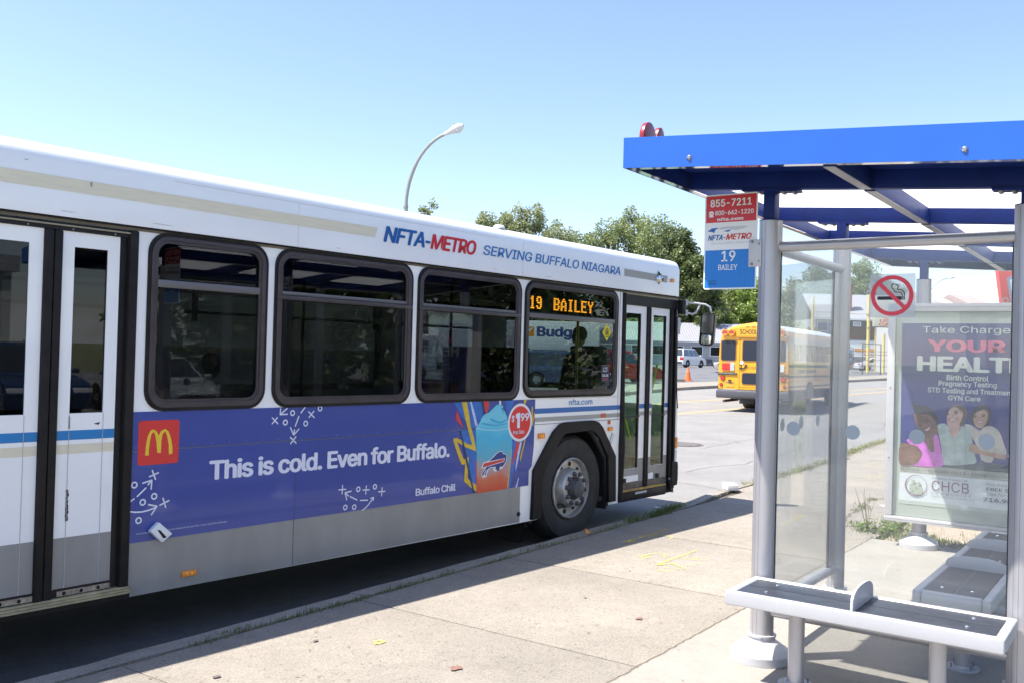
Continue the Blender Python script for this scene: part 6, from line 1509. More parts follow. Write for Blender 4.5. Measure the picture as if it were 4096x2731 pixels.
# ================================================================== CARS
carglass = mat('car_glass', (.03, .035, .04), .05, 0, coat=1.0); chromec = mat('car_chrome', (.6, .6, .6), .15, 1.0)
hubm = mat('alloy_wheel', (.45, .45, .46), .35, .7); blackpl = mat('black_plastic', (.03, .03, .03), .6)
tailm = mat('tail_lens', (.5, .01, .02), .2, coat=1); headm = mat('head_lens', (.75, .77, .8), .1, coat=1)
def make_car(kind, paint, loc, rz, label, group=None, cat='car'):
    """local +x is the front; profile lofted over the width with tumblehome"""
    e = empty('parked_car', loc, rz, label, cat, group)
    if kind == 'suv': Lc, Wc, bh, rh = 4.4, 1.78, .98, 1.68; gx = (-2.02, -1.72, .35, 1.02); wb, wr = 1.28, .345
    else: Lc, Wc, bh, rh = 4.6, 1.76, .88, 1.44; gx = (-1.55, -.85, .35, 1.15); wb, wr = 1.35, .325
    h = Lc / 2
    lower = [(-h, .38), (-h + .02, .62), (-h + .05, bh - .1), (-h + .22, bh), (gx[0] - .02, bh + .02), (gx[3], bh), (h - .75, bh - .06), (h - .25, bh - .16), (h - .05, bh - .32), (h, .58), (h - .02, .34), (h - .1, .25)]
    def archpts(cx): return [(cx + (wr + .07) * math.cos(R(a)), .30 + (wr + .07) * math.sin(R(a))) for a in range(0, 181, 20)]
    low = lower + [(wb + wr + .07, .24)] + archpts(wb) + [(wb - wr - .07, .24), (-wb + wr + .07, .22)] + archpts(-wb) + [(-wb - wr - .07, .24), (-h + .1, .26)]
    mb = MB(); mb.prism(low, lambda a, b: (a, -Wc / 2, b), lambda a, b: (a, Wc / 2, b)); body = mb.build('body', paint, e, bevel=.05, seg=3)
    zb0 = bh - .01
    gh = [(gx[0], zb0), (gx[1], rh - .06), (gx[1] + .25, rh), (gx[2] - .1, rh), (gx[2] + .05, rh - .03), (gx[3], zb0)]
    mb = MB(); n = len(gh); half0, half1 = Wc / 2 - .06, Wc / 2 - .26
    for s in (-1, 1):
        for a, b in gh: t = (b - zb0) / (rh - zb0); mb.v.append((a, s * (half0 + (half1 - half0) * t), b))
    mb.f = [tuple(range(n)), tuple(reversed(range(n, 2 * n)))] + [(i, n + i, n + (i + 1) % n, (i + 1) % n) for i in range(n)]
    mb.build('cabin', paint, e, bevel=.04, seg=2)
    def gl(pts, s=None):
        mb = MB(); k = len(pts)
        P = []
        for a, b in pts:
            t = (b - zb0) / (rh - zb0); P.append((a, s * (half0 + (half1 - half0) * t + .006), b))
        mb.v = P; mb.f = [tuple(range(k))]; mb.build('window', carglass, e)
    zt = rh - .09; lerp = lambda p, q, z: p[0] + (q[0] - p[0]) * (z - p[1]) / (q[1] - p[1])
    xr0 = lerp(gh[0], gh[1], bh + .03) + .08; xr1 = lerp(gh[0], gh[1], zt) + .10; xf1 = lerp(gh[4], gh[5], zt) - .10; xf0 = lerp(gh[4], gh[5], bh + .03) - .08
    cuts = [0, .38, .72, 1] if kind == 'suv' else [0, .30, .62, 1]
    for s in (-1, 1):
        for i in range(3):
            a0 = xr0 + (xf0 - xr0) * cuts[i] + (.03 if i else 0); a1 = xr0 + (xf0 - xr0) * cuts[i + 1] - (.03 if i < 2 else 0)
            b0 = xr1 + (xf1 - xr1) * cuts[i] + (.03 if i else 0); b1 = xr1 + (xf1 - xr1) * cuts[i + 1] - (.03 if i < 2 else 0)
            gl([(a0, bh + .03), (a1, bh + .03), (b1, zt), (b0, zt)], s)
    for (p, q, sg_) in ((gh[0], gh[1], -1), (gh[5], gh[4], 1)):
        mb = MB(); P = []
        for z, k in ((bh + .05, .12), (zt + .02, .12)):
            x = lerp(p, q, z) + sg_ * .012; t = (z - zb0) / (rh - zb0); w = half0 + (half1 - half0) * t - .07; P += [(x, -w, z), (x, w, z)]
        mb.v = [P[0], P[1], P[3], P[2]]; mb.f = [(0, 1, 2, 3)]; mb.build('windscreen' if sg_ > 0 else 'rear_window', carglass, e)
    for s in (-1, 1):
        for wx in (-wb, wb):
            w = MB().lathe([(wr * .55, 0), (wr * .95, 0), (wr, .03), (wr, .17), (wr * .95, .2), (wr * .5, .2)], (wx, 0, wr), 'y', 28); w.v = [(x, (s * (Wc / 2 - .01) - s * y), z) for x, y, z in w.v]
            t_ = w.build('wheel', tyre, e, smooth=True)
            w = MB().lathe([(.0001, .02), (.05, .01), (wr * .3, .035), (wr * .66, .02), (wr * .7, .005)], (wx, 0, wr), 'y', 20); w.v = [(x, (s * (Wc / 2 - .01) - s * y), z) for x, y, z in w.v]; w.build('rim', hubm, t_, smooth=True)
            for k in range(5):
                a = R(72 * k + 10); MB().bar((wx + .3 * wr * math.cos(a), s * (Wc / 2 - .005), wr + .3 * wr * math.sin(a)), (wx + .66 * wr * math.cos(a), s * (Wc / 2 - .012), wr + .66 * wr * math.sin(a)), .05, .02).build('spoke_gap', blackpl, t_)
        MB().box(-h - .004, -h + .12, s * (Wc / 2 - .33), s * (Wc / 2 + .004), .68, bh - .04 if kind == 'suv' else .82).build('tail_light', tailm, e, bevel=.02)
        MB().box(h - .30, h - .02, s * (Wc / 2 - .42), s * (Wc / 2 - .01), .58, .72).build('headlight', headm, e, bevel=.03)
        MB().ball((gx[3] - .12, s * (Wc / 2 + .07), bh + .08), .06, .1, .06, 10, 8).build('wing_mirror', paint, e, smooth=True)
        for dx in (-.95, .05): MB().box(dx - .08, dx + .08, s * (Wc / 2), s * (Wc / 2 + .02), bh - .17, bh - .14).build('door_handle', chromec, e)
        for dx in (-.62, .28, 1.0): MB().box(dx - .004, dx + .004, s * (Wc / 2 - .001), s * (Wc / 2 + .001), .33, bh - .04).build('door_gap', blackpl, e)
        if kind == 'suv': MB().bar((gx[1] + .2, s * (half1 - .05), rh + .03), (gx[2] - .2, s * (half1 - .05), rh + .03), .03, .03).build('roof_rail', blackpl, e)
    MB().box(-h - .01, -h + .1, -Wc / 2 + .08, Wc / 2 - .08, .34, .52).build('rear_bumper', paint if kind != 'suv' else blackpl, e, bevel=.02)
    MB().box(h - .1, h + .01, -.45, .45, .36, .55).build('grille', blackpl, e, bevel=.02); MB().box(-h - .014, -h - .002, -.16, .16, .60, .70).build('number_plate', whitep, e)
    return e
pwhite = mat('car_white', (.66, .68, .72), .25, .1, coat=1); psilver = mat('car_silver', (.42, .44, .46), .25, .5, coat=1); pred_ = mat('car_red', (.36, .012, .02), .25, .2, coat=1); pblack = mat('car_black', (.02, .022, .03), .2, .3, coat=1); pblue = mat('car_blue', (.03, .06, .16), .25, .3, coat=1); pbeige = mat('car_beige', (.52, .47, .38), .3, .2, coat=1)
# across the street
def gz(x, y, d=.12): return (x, y, hz(x, y) + d)
make_car('suv', pwhite, gz(78.0, 35.9), R(-4), 'silver white compact sport utility car parked on the lot past the bus mirror')
make_car('sedan', pbeige, gz(64.5, 25.0), R(115), 'pale beige car mostly hidden behind the left side of the school bus')
make_car('suv', pred_, gz(43.6, 23.9), R(-38), 'dark red car on the far lot seen through the bus front door glass')
make_car('suv', pblack, gz(39.9, 26.4), R(150), 'black car parked beside the red one seen through the front door glass')
make_car('sedan', pwhite, gz(104.9, 26.0), R(-55), 'white car parked under the deli banner behind the yellow posts')
make_car('suv', pblue, gz(37.6, 23.6), R(-55), 'dark blue car in front of the white rental truck across the street')
# behind the viewer, mirrored in the bus side windows and shelter glass
for i, (x, y, k, p, a, lb_) in enumerate(((-3.5, -12.5, 'sedan', psilver, 88, 'silver car in the lot behind the shelter, leftmost of the row'), (-.6, -12.2, 'suv', pred_, 92, 'red car in the lot behind the shelter beside the silver one'), (2.4, -12.6, 'sedan', pblack, 90, 'black car in the lot behind the shelter, middle of the row'), (5.4, -12.3, 'sedan', psilver, 87, 'silver grey car in the row behind the shelter next to the black one'), (8.5, -12.5, 'suv', pblue, 91, 'dark blue car in the row behind the shelter'), (11.6, -12.2, 'sedan', pwhite, 90, 'white car at the right end of the row behind the shelter'))):
    make_car(k, p, (x, y, .12), R(a), lb_, 'cars parked behind the shelter')

# ================================================================== RENTAL TRUCK across the street
tr = empty('box_truck', gz(36.3, 26.9), math.atan2(-.816, .578), 'white rental box truck with orange and blue lettering seen through the bus window', 'truck')
# local x runs to the right along the side, local -y faces the street
MB().box(-2.6, 5.2, -.0, 2.4, .95, 3.33 - hz(36, 26)).build('box_body', mat('truck_white', (.74, .75, .76), .5, var=.04), tr, bevel=.03)
MB().box(-4.3, -2.65, .1, 2.3, .55, 2.3).build('cab', mat('truck_cab', (.70, .71, .72), .4, coat=.6), tr, bevel=.12, seg=3); MB().box(-2.6, 5.2, .2, 2.2, .6, .94).build('chassis', blackpl, tr)
TF = lambda u, v, w: (u, -w, v)
text('lettering', 'Budget', mat('truck_navy', (.03, .05, .25), .5), tr, TF, (2.15, 4.55, 2.20, 2.82), .004, .05)
decal('logo', mat('truck_orange', (.75, .26, .02), .5), rect(1.72, 2.03, 2.32, 2.80), tr, TF, .004); decal('logo_slash', mat('truck_white2', (.8, .8, .8), .5), [(1.72, 2.48), (1.87, 2.62), (2.03, 2.80), (1.87, 2.71), (1.72, 2.64)], tr, TF, .006)
for wx in (-3.6, 3.4):
    MB().lathe([(.2, .02), (.42, .0), (.45, .05), (.45, .22), (.4, .25)], (wx, .05, .45), 'y', 24).build('wheel', tyre, tr, smooth=True); MB().lathe([(.0001, .03), (.21, .02)], (wx, .05, .45), 'y', 16).build('rim', hubm, tr)
MB().box(-4.1, -3.1, .085, .099, 1.45, 2.0).build('cab_window', carglass, tr)
# ================================================================== SCHOOL BUS
HB = R(4.0); W2 = 1.24
sbl = empty('school_bus', (0, 0, 0), HB, 'yellow school bus driving away on the street, seen from behind beyond the shelter post', 'school bus')
SBC = Vector((31.45, 11.95, 0)); sbl.location = SBC          # local origin: rear centre at ground, +x forward, +y left
syel = mat('school_bus_yellow', (.80, .38, .012), .32, coat=.7, var=.03, vs=1); swh = mat('school_roof_white', (.75, .76, .77), .4, coat=.3); sblk = mat('school_black', (.02, .02, .022), .4)
swin = mat('school_window_glass', (.022, .028, .045), .18, spec=.35)
ZB, ZR = .83, 3.17; SL = 8.2
def sprof(k=1.0, drop=0.0):
    P = [(-W2, ZB), (-W2 - .005, 1.6), (-W2 + .015, 2.35), (-W2 + .07, 2.66), (-W2 + .20, 2.86), (-W2 + .42, 3.0), (-.45, 3.10), (0, ZR)]
    P = P + [(-y, z) for y, z in reversed(P[:-1])]
    return [(y * k, z - drop * max(0, (z - 2.3) / .85)) for y, z in P]
secs = [(0.0, .985, .10), (.06, 1, .03), (.14, 1, 0), (2, 1, 0), (5, 1, 0), (SL, 1, 0)]
mb = MB(); n = len(sprof())
for x, k, d in secs: mb.v += [(x, y, z) for y, z in sprof(k, d)]
for i in range(len(secs) - 1):
    for j in range(n - 1): k = i * n + j; mb.f.append((k, k + 1, k + n + 1, k + n))
    mb.f.append((i * n, (i + 1) * n, (i + 2) * n - 1, (i + 1) * n - 1))
mb.f.append(tuple(range(n))); mb.f.append(tuple((len(secs) - 1) * n + j for j in reversed(range(n))))
sbody = mb.build('body', syel, sbl, smooth=True)
P = sprof(); top = [q for q in P if q[1] > 2.84]
mb = MB(); m_n = len(top)
for x in (.35, SL - .1): mb.v += [(x, y * 1.004, z + .006) for y, z in top]
for j in range(m_n - 1): mb.f.append((j, j + 1, m_n + j + 1, m_n + j))
mb.build('white_roof', swh, sbl, smooth=True)
SR = lambda u, v, w: (-w, -u, v)      # rear face: u to the viewer's right
def sd(name, m, pts, lift, th=.004, par=sbl): mb = MB(); mb.prism(pts, lambda a, b: SR(a, b, lift), lambda a, b: SR(a, b, lift - th)); return mb.build(name, m, par)
# rear end: centre emergency door, windows, lights, rails
for cx, w, z0, z1, nm in ((-.88, .52, 1.83, 2.52, 'rear_window'), (.88, .52, 1.83, 2.52, 'rear_window'), (0, .74, 1.83, 2.52, 'door_window'), (0, .74, 1.02, 1.40, 'door_window')):
    sd('window_seal', mat('seal_orange', (.45, .20, .03), .5), rrect(cx - w / 2 - .03, cx + w / 2 + .03, z0 - .03, z1 + .03, .09, 5), .010)
    sd(nm, swin, rrect(cx - w / 2, cx + w / 2, z0, z1, .07, 5), .016)
for x in (-.48, .48): sd('door_seam', mat('seam_brown', (.30, .14, .01), .6), rect(x - .008, x + .008, .82, 2.62), .006)
sd('door_seam', MATS['seam_brown'], rect(-.48, .48, 2.60, 2.615), .006); sd('door_seam', MATS['seam_brown'], rect(-.48, .48, .90, .912), .006)
sd('rear_ledge', syel, rect(-1.02, 1.02, 2.66, 2.69), .05, .06)
hdp = sd('sign_panel', syel, rrect(-.58, .58, 2.70, 2.97, .03, 3), .03, .1)
text('lettering', 'SCHOOL BUS', sblk, sbl, SR, (-.48, .48, 2.75, 2.915), .034, .015)
for x in (-.22, 0, .22): sd('clearance_lamp', redl, rect(x - .05, x + .05, 2.98, 3.015), .03, .1)
for cx in (-1.0, -.76, .76, 1.0):
    w_ = MB().cyl(SR(cx, 2.80, .10), SR(cx, 2.78, -.05), .12, .13, n=22).build('lamp_hood', mat('hood_amber', (.55, .22, .02), .5), sbl, smooth=True)
    MB().cyl(SR(cx, 2.78, .106), SR(cx, 2.78, .102), .095, n=20).build('warning_lamp', mat('warning_red', (.38, .03, .015), .25, coat=1), sbl)
for s in (-1, 1):
    for k, m in enumerate((redl, redl, whitep)) :
        u = s * (.68 + (.14 * k if s > 0 else .14 * (2 - k))) + (.0)
        cu = -1.03 + .15 * k if s < 0 else 1.03 - .15 * (2 - k) - .0
        sd('tail_lamp', mat('lamp_red', (.62, .02, .02), .25, coat=1) if m is redl else m, rrect(cu - .068, cu + .068, 1.48, 1.73, .02, 3), .03, .03)
    if s < 0:
        for k in range(7): sd('lamp_louvre', sblk, rect(-.79, -.67, 1.50 + k * .033, 1.507 + k * .033), .034)
    for z in (1.34, 1.385): MB().cyl(SR(s * .56, z, .02), SR(s * 1.24, z, .02), .018, n=8).build('rub_rail', sblk, sbl)
    MB().cyl(SR(s * .58, 1.362, .035), SR(s * 1.2, 1.362, .035), .008, n=6).build('rail_highlight', chromec, sbl)
    for (u, z, r) in ((s * 1.07, 1.21, .075), (s * 1.12, .97, .045)):
        MB().cyl(SR(u, z, .02), SR(u, z, .0), r + .015, n=18).build('lamp_ring', sblk, sbl); MB().cyl(SR(u, z, .03), SR(u, z, .0), r, n=18).build('reflector', mat('lamp_red', (.62, .02, .02), .25, coat=1), sbl)
sd('sticker', mat('violet_label', (.4, .3, .45), .5), rect(-1.0, -.68, 1.775, 1.80), .006); sd('round_sticker', whitep, disc(-.40, 1.76, .065, 18), .008)
text('lettering', 'EMERGENCY DOOR', mat('faded_print', (.35, .17, .02), .6), sbl, SR, (-.28, .34, 1.77, 1.80), .006, .01)
text('lettering', 'L11763-4776', sblk, sbl, SR, (-.24, .40, 1.545, 1.635), .006, .0)
sd('door_handle', sblk, [(-.46, 1.70), (-.20 - .0, 1.70), (-.27, 1.58), (-.36, 1.53), (-.46, 1.53), (-.46, 1.58), (-.40, 1.62), (-.44, 1.66)], .03, .02); sd('handle_pocket', syel, [(-.38, 1.68), (-.26, 1.68), (-.31, 1.59), (-.38, 1.57)], .034, .006)
sd('licence_plate', mat('plate_orange', (.68, .38, .05), .5), rect(-.96, -.66, .90, 1.06), .012); sd('plate_band', mat('plate_blue', (.03, .05, .16), .5), rect(-.96, -.66, 1.035, 1.06), .014); sd('plate_lamp', sblk, [(-.88, 1.10), (-.74, 1.10), (-.77, 1.15), (-.85, 1.15)], .05, .04)
sd('number_card', whitep, rect(.60, .72, .98, 1.12), .01)
for k in range(9): sd('reflective_strip', whitep, rect(1.09, 1.20, 1.88 + k * .07, 1.915 + k * .07), .012)
for k in range(3): sd('reflective_strip', whitep, rect(1.05, 1.17, 2.66 + k * .07 - .0, 2.69 + k * .07), .05, .06)
bm_ = MB(); bm_.prism([(.02, .50), (-.10, .52), (-.12, .58), (-.12, .76), (.02, .80)], lambda a, b: (a, -1.27, b), lambda a, b: (a, 1.27, b)); bm_.build('bumper', mat('bumper_grey', (.10, .10, .115), .4, .2), sbl, bevel=.015)
sd('bumper_chrome', chromec, rect(-1.2, 1.2, .795, .81), .02, .04)
MB().cyl((-.10, .98, .40), (1.2, .9, .42), .05, n=12).build('exhaust', mat('rust_pipe', (.12, .07, .05), .6, .4), sbl, smooth=True)
MB().box(.4, SL, -.9, .9, .45, .79).build('chassis', sblk, sbl)
for s in (-1, 1):
    for wx in (3.0, 7.4):
        MB().lathe([(.25, .02), (.45, 0), (.5, .05), (.5, .5 if wx < 5 else .25), (.45, .55 if wx < 5 else .3), (.2, .5 if wx < 5 else .25)], (wx, (s * 1.17 if s < 0 else 1.17 - .55), .5), 'y', 28).build('wheel', tyre, sbl, smooth=True)
    MB().box(2.35, 2.38, s * .92 - .28, s * .92 + .28, .22, .75).build('mud_flap', sblk, sbl)
def side(u, v, w): return (u, -W2 - w, v)      # right side of the bus
for k in range(11):
    x0 = .75 + k * .78
    pf = MB(); 
    for (a, b, c, d, lf, m, nm) in ((x0, x0 + .68, 1.84, 2.47, .002, mat('window_rail', (.45, .36, .20), .5), 'window_frame'), (x0 + .035, x0 + .645, 1.87, 2.13, .006, swin, 'window'), (x0 + .035, x0 + .645, 2.16, 2.44, .006, swin, 'window')):
        mb = MB(); mb.prism(rect(a, b, c, d), lambda p, q: (p, -(W2 - .012 * (q - 1.6)) - lf, q), lambda p, q: (p, -(W2 - .012 * (q - 1.6)) + .01, q)); mb.build(nm, m, sbl)
for s in (-1, 1):
    for (z, h_) in ((1.69, .10), (1.33, .05), (1.30, .03), (.97, .05), (.83, .05)):
        MB().box(.05, SL, s * (W2 + .008), s * (W2 + .022), z - h_ / 2, z + h_ / 2).build('rub_rail', sblk, sbl)
text('lettering', 'FIRST STUDENT', sblk, sbl, side, (1.3, 3.9, 1.44, 1.57), .012, .02)
mb = MB(); mb.prism([(3.0 + .62 * math.cos(R(a)), .52 + .62 * math.sin(R(a))) for a in range(0, 181, 12)], lambda a, b: side(a, b, .026), lambda a, b: side(a, b, -.01)); mb.build('wheel_arch', sblk, sbl)
MB().tube([(1.2, -.55, 3.08), (1.2, -.45, 3.45)], .01, 6).build('aerial', whitep, sbl)
MB().box(1.0, 1.9, -.3, .3, 3.12, 3.19).build('roof_hatch', swh, sbl, bevel=.02)
MB().box(8.2, 9.2, -1.0, 1.0, .7, 1.75).build('bonnet', syel, sbl, bevel=.12)
for s in (-1, 1):
    MB().box(8.38, 8.46, s * 1.54 - .10, s * 1.54 + .10, 2.08, 2.42).build('mirror', mat('mirror_blue_grey', (.12, .2, .3), .15, .6), sbl, bevel=.03); MB().box(8.38, 8.46, s * 1.54 - .10, s * 1.54 + .10, 1.80, 2.03).build('mirror', MATS['mirror_blue_grey'], sbl, bevel=.03)
    MB().tube([(8.3, s * 1.1, 2.5), (8.38, s * 1.5, 2.52), (8.42, s * 1.67, 2.46), (8.42, s * 1.67, 1.8), (8.38, s * 1.5, 1.74), (8.3, s * 1.1, 1.74)], .018, 8).build('mirror_frame', sblk, sbl, smooth=True)
    MB().box(8.42, 8.5, s * 1.52 - .08, s * 1.52 + .08, 1.70, 1.78).build('side_lamp', orange, sbl, bevel=.02); MB().box(8.3, 9.2, s * 1.38 - .06, s * 1.38 + .06, 1.44, 1.50).build('fender_trim', chromec, sbl)
person('person', on_bus(1.33, .92, -.50 + .88), BA + R(80), standJ, standR, seatedE, skinB, (mat('dark_jacket', (.015, .02, .03), .8), mat('dark_trousers', (.02, .02, .03), .8), .95, 1.5), 'passenger in dark clothes standing by the driver inside the bus front window', (.03, 0, 1.66), hairm)

# ================================================================== TREES
bark = mat('tree_bark', (.10, .08, .06), .9, var=.3, vs=6)
leaf_dark = veg_mat('leaves_dark', (.07, .10, .03), (.19, .23, .08), trans=.4, vs=.55)
leaf_mid = veg_mat('leaves_mid', (.15, .185, .07), (.34, .39, .17), trans=.45, vs=.6)
leaf_pale = veg_mat('leaves_willowy', (.20, .23, .11), (.40, .43, .22), trans=.45, vs=.6)
leaf_lime = veg_mat('leaves_lime', (.14, .22, .045), (.33, .42, .11), vs=.5)
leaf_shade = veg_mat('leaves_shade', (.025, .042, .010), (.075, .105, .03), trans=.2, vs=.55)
def tree(name, x, y, height, crown_w, m, label, z0=None, base=.28, leaf=.30, n=5200, blobs=16, sx=1.0, group=None, gaps=.5, ragged=1.0, seed=0):
    rs = np.random.default_rng(1000 + seed); rd = random.Random(500 + seed)
    z0 = hz(x, y) if z0 is None else z0
    e = empty(name, (x, y, z0), 0, label, 'tree', group)
    H = height; cb = H * base; rw = crown_w / 2
    C_ = []
    for i in range(blobs):
        t = (i + .5) / blobs; z = cb + (H - cb) * (t ** .85) * .93
        prof_ = math.sin(math.pi * min(1, (.12 + .80 * t))) ** .6
        a = rd.uniform(0, 6.283) + i * 2.4; rr = rw * prof_ * rd.uniform(.25, .78)
        br_ = max(.55, rw * rd.uniform(.28, .50) * (1.05 - .45 * t))
        C_.append((rr * math.cos(a), rr * math.sin(a), min(z, H - br_ * .75), br_))
    C_.append((0, 0, H - rw * .3, rw * .3))
    mb = MB(); r0 = max(.12, H * .018)
    mb.tube([(0, 0, -.3), (rd.uniform(-.1, .1), rd.uniform(-.1, .1), H * .3), (rd.uniform(-.3, .3), rd.uniform(-.3, .3), H * .62), (0, 0, H * .9)], [r0 * 1.4, r0, r0 * .6, r0 * .15], 8)
    mb.build('trunk', bark, e, smooth=True)
    mb = MB()
    for (cx, cy, cz, br_) in C_[::1]:
        zb_ = max(cb * .8, cz - rw * .7); mb.tube([(0, 0, zb_), (cx * .5, cy * .5, (zb_ + cz) / 2 + .2), (cx, cy, cz), (cx * 1.1, cy * 1.1, cz + br_ * .6)], [r0 * .4, r0 * .25, r0 * .12, r0 * .04], 5, False)
    mb.build('limb', bark, e, kind='stuff')
    w = np.array([c[3] ** 2 for c in C_]); w /= w.sum(); idx = rs.choice(len(C_), n, p=w); c = np.array(C_)[idx]
    d = rs.normal(size=(n, 3)); d /= np.linalg.norm(d, axis=1)[:, None]
    # twiggy sprays: leaves gather round sub-clumps on each bough
    sub = rs.normal(size=(len(C_), 9, 3)); sub /= np.linalg.norm(sub, axis=2)[:, :, None]
    sc = sub[idx, rs.integers(0, 9, n)]
    rad = c[:, 3:4] * (rs.random((n, 1)) ** .35)
    p = c[:, :3] + np.array([1, 1, 1.22]) * (sc * (.74 + .18 * ragged * rs.random((n, 1))) * c[:, 3:4] + d * rad * .46)
    p[:, 2] = np.maximum(p[:, 2], cb * .7)
    s = leaf * (.6 + .8 * rs.random((n, 1)))
    a = rs.normal(size=(n, 3)); a[:, 2] *= .6; a /= np.linalg.norm(a, axis=1)[:, None]
    b = np.cross(a, rs.normal(size=(n, 3))); b /= np.linalg.norm(b, axis=1)[:, None]
    V = np.stack([p - a * s * .5, p + b * s * .36, p + a * s * .6, p - b * s * .36], 1).reshape(-1, 3)
    me = bpy.data.meshes.new('crown'); me.vertices.add(4 * n); me.vertices.foreach_set('co', V.ravel())
    me.loops.add(4 * n); me.loops.foreach_set('vertex_index', np.arange(4 * n, dtype=np.int32))
    me.polygons.add(n); me.polygons.foreach_set('loop_start', np.arange(0, 4 * n, 4, dtype=np.int32)); me.update(calc_edges=True)
    link('crown', me, m, e)
    return e
def at(az, r): return r * math.cos(R(az)), r * math.sin(R(az))
TL = [ # az, r, height, width, material, label, base
 (40.6, 100, 16.6, 4.6, leaf_pale, 'small tree whose wispy top just shows over the bus roof right of the street lamp', .3),
 (36.3, 112, 17.2, 8.0, leaf_pale, 'pale feathery tree left of the roof beacon over the bus', .25),
 (34.4, 114, 18.6, 8.5, leaf_pale, 'pale tree with bare twigs at its top, tallest of the trees above the lettering', .25),
 (32.9, 110, 15.6, 7.0, leaf_pale, 'lower pale rounded tree where the gap in the tree line opens', .22),
 (31.3, 128, 17.0, 9.5, leaf_mid, 'mid green tree at the left end of the big tree group above the bus roof', .15),
 (29.6, 126, 18.6, 9.5, leaf_mid, 'upright leafy tree second from left in the big group above the bus roof', .15),
 (28.0, 130, 20.4, 10.0, leaf_mid, 'tall feathery tree in the middle of the big group above the bus roof', .12),
 (26.6, 124, 19.0, 10.0, leaf_mid, 'broad tree right of the middle of the group above the bus front', .12),
 (25.2, 126, 17.3, 8.0, leaf_dark, 'dark tree directly behind the bus front corner', .08),
 (24.2, 122, 13.6, 6.5, leaf_dark, 'dark ragged conifer like tree between bus front and stop sign', .05),
 (27.4, 138, 14.0, 12.0, leaf_dark, 'dark dense tree filling in behind the group above the bus front', .05),
 (25.0, 140, 12.0, 12.0, leaf_dark, 'low dark tree behind the white roofed building near the bus mirror', .03),
 (23.0, 132, 9.8, 8.5, leaf_mid, 'green bushy tree above the white metal roof left of the stop sign', .05),
 (21.9, 134, 10.4, 8.0, leaf_lime, 'bright green rounded tree below the blue part of the stop sign', .05),
 (20.7, 130, 11.0, 7.5, leaf_lime, 'bright green tree behind the school bus roof beside the shelter post', .05),
 (19.0, 146, 12.3, 8.0, leaf_mid, 'tree seen through the shelter side glass just right of the post', .1),
 (17.6, 150, 15.0, 9.0, leaf_mid, 'tallest tree seen through the shelter side glass', .1),
 (16.2, 152, 14.3, 9.0, leaf_mid, 'tree behind the left end of the grey shingle roof', .1),
 (14.9, 156, 16.3, 9.5, leaf_mid, 'tree behind the brick chimney on the grey shingle roof', .1),
 (13.5, 158, 13.5, 9.0, leaf_mid, 'tree behind the no smoking sticker over the shingle roof', .1),
]
for i, (az, r, H, Wd, m, lb_, bs) in enumerate(TL):
    x, y = at(az, r); dense = m in (leaf_dark, leaf_lime); Wd = Wd * 1.25; H = H + .4
    tree('tree', x, y, H, Wd, m, lb_, base=bs, leaf=.34 if dense else .28, n=23000 if Wd > 9 else 15000 if Wd > 6 else 2600, blobs=34 if Wd > 9 else 26 if Wd > 6 else 9, group='trees beyond the far buildings', seed=i)
# small dark shrubs against the end of the building seen through the side glass
for i, (az, r, H, Wd) in enumerate(((18.4, 96, 4.6, 4.5), (17.3, 98, 4.2, 3.6))):
    x, y = at(az, r); tree('bush', x, y, H, Wd, leaf_mid, ('bush at the building corner seen through the shelter side glass', 'smaller bush beside the first yellow pole, seen through side glass')[i], base=.02, leaf=.28, n=2200, blobs=10, seed=60 + i)
# dark trees on the near side, only seen mirrored in the bus windows and door glass
for i, (x, y, H, Wd) in enumerate(((17, -15, 9, 9), (24, -19, 12, 11), (31, -17, 10, 10), (39, -24, 13, 13), (48, -22, 12, 12), (57, -30, 13, 14), (24, -32, 14, 13))):
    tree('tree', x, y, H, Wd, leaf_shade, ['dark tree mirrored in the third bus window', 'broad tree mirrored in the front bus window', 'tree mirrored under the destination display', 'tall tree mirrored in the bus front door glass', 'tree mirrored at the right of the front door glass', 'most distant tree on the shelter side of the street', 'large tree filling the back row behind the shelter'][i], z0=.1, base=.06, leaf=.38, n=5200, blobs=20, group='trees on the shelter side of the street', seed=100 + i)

store = empty('building', (-3, -27, .1), 0, 'long pale low shop building behind the shelter car park, mirrored in the bus side windows', 'building')
MB().box(-16, 16, -8, 0, 0, 4.6).build('wall', mat('store_wall', (.55, .55, .53), .7, var=.06, vs=1), store); MB().box(-16.2, 16.2, -8.2, .25, 4.3, 4.9).build('parapet', mat('store_parapet', (.40, .42, .45), .6), store)
for k in range(10): w = MB().box(-15 + k * 3.1, -12.9 + k * 3.1, .0, .06, .8, 2.9).build('window', mat('store_frame', (.25, .25, .26), .5), store); MB().box(-14.9 + k * 3.1, -13.0 + k * 3.1, .05, .08, .9, 2.8).build('pane', mat('store_pane', (.03, .035, .04), .1, coat=1), w)

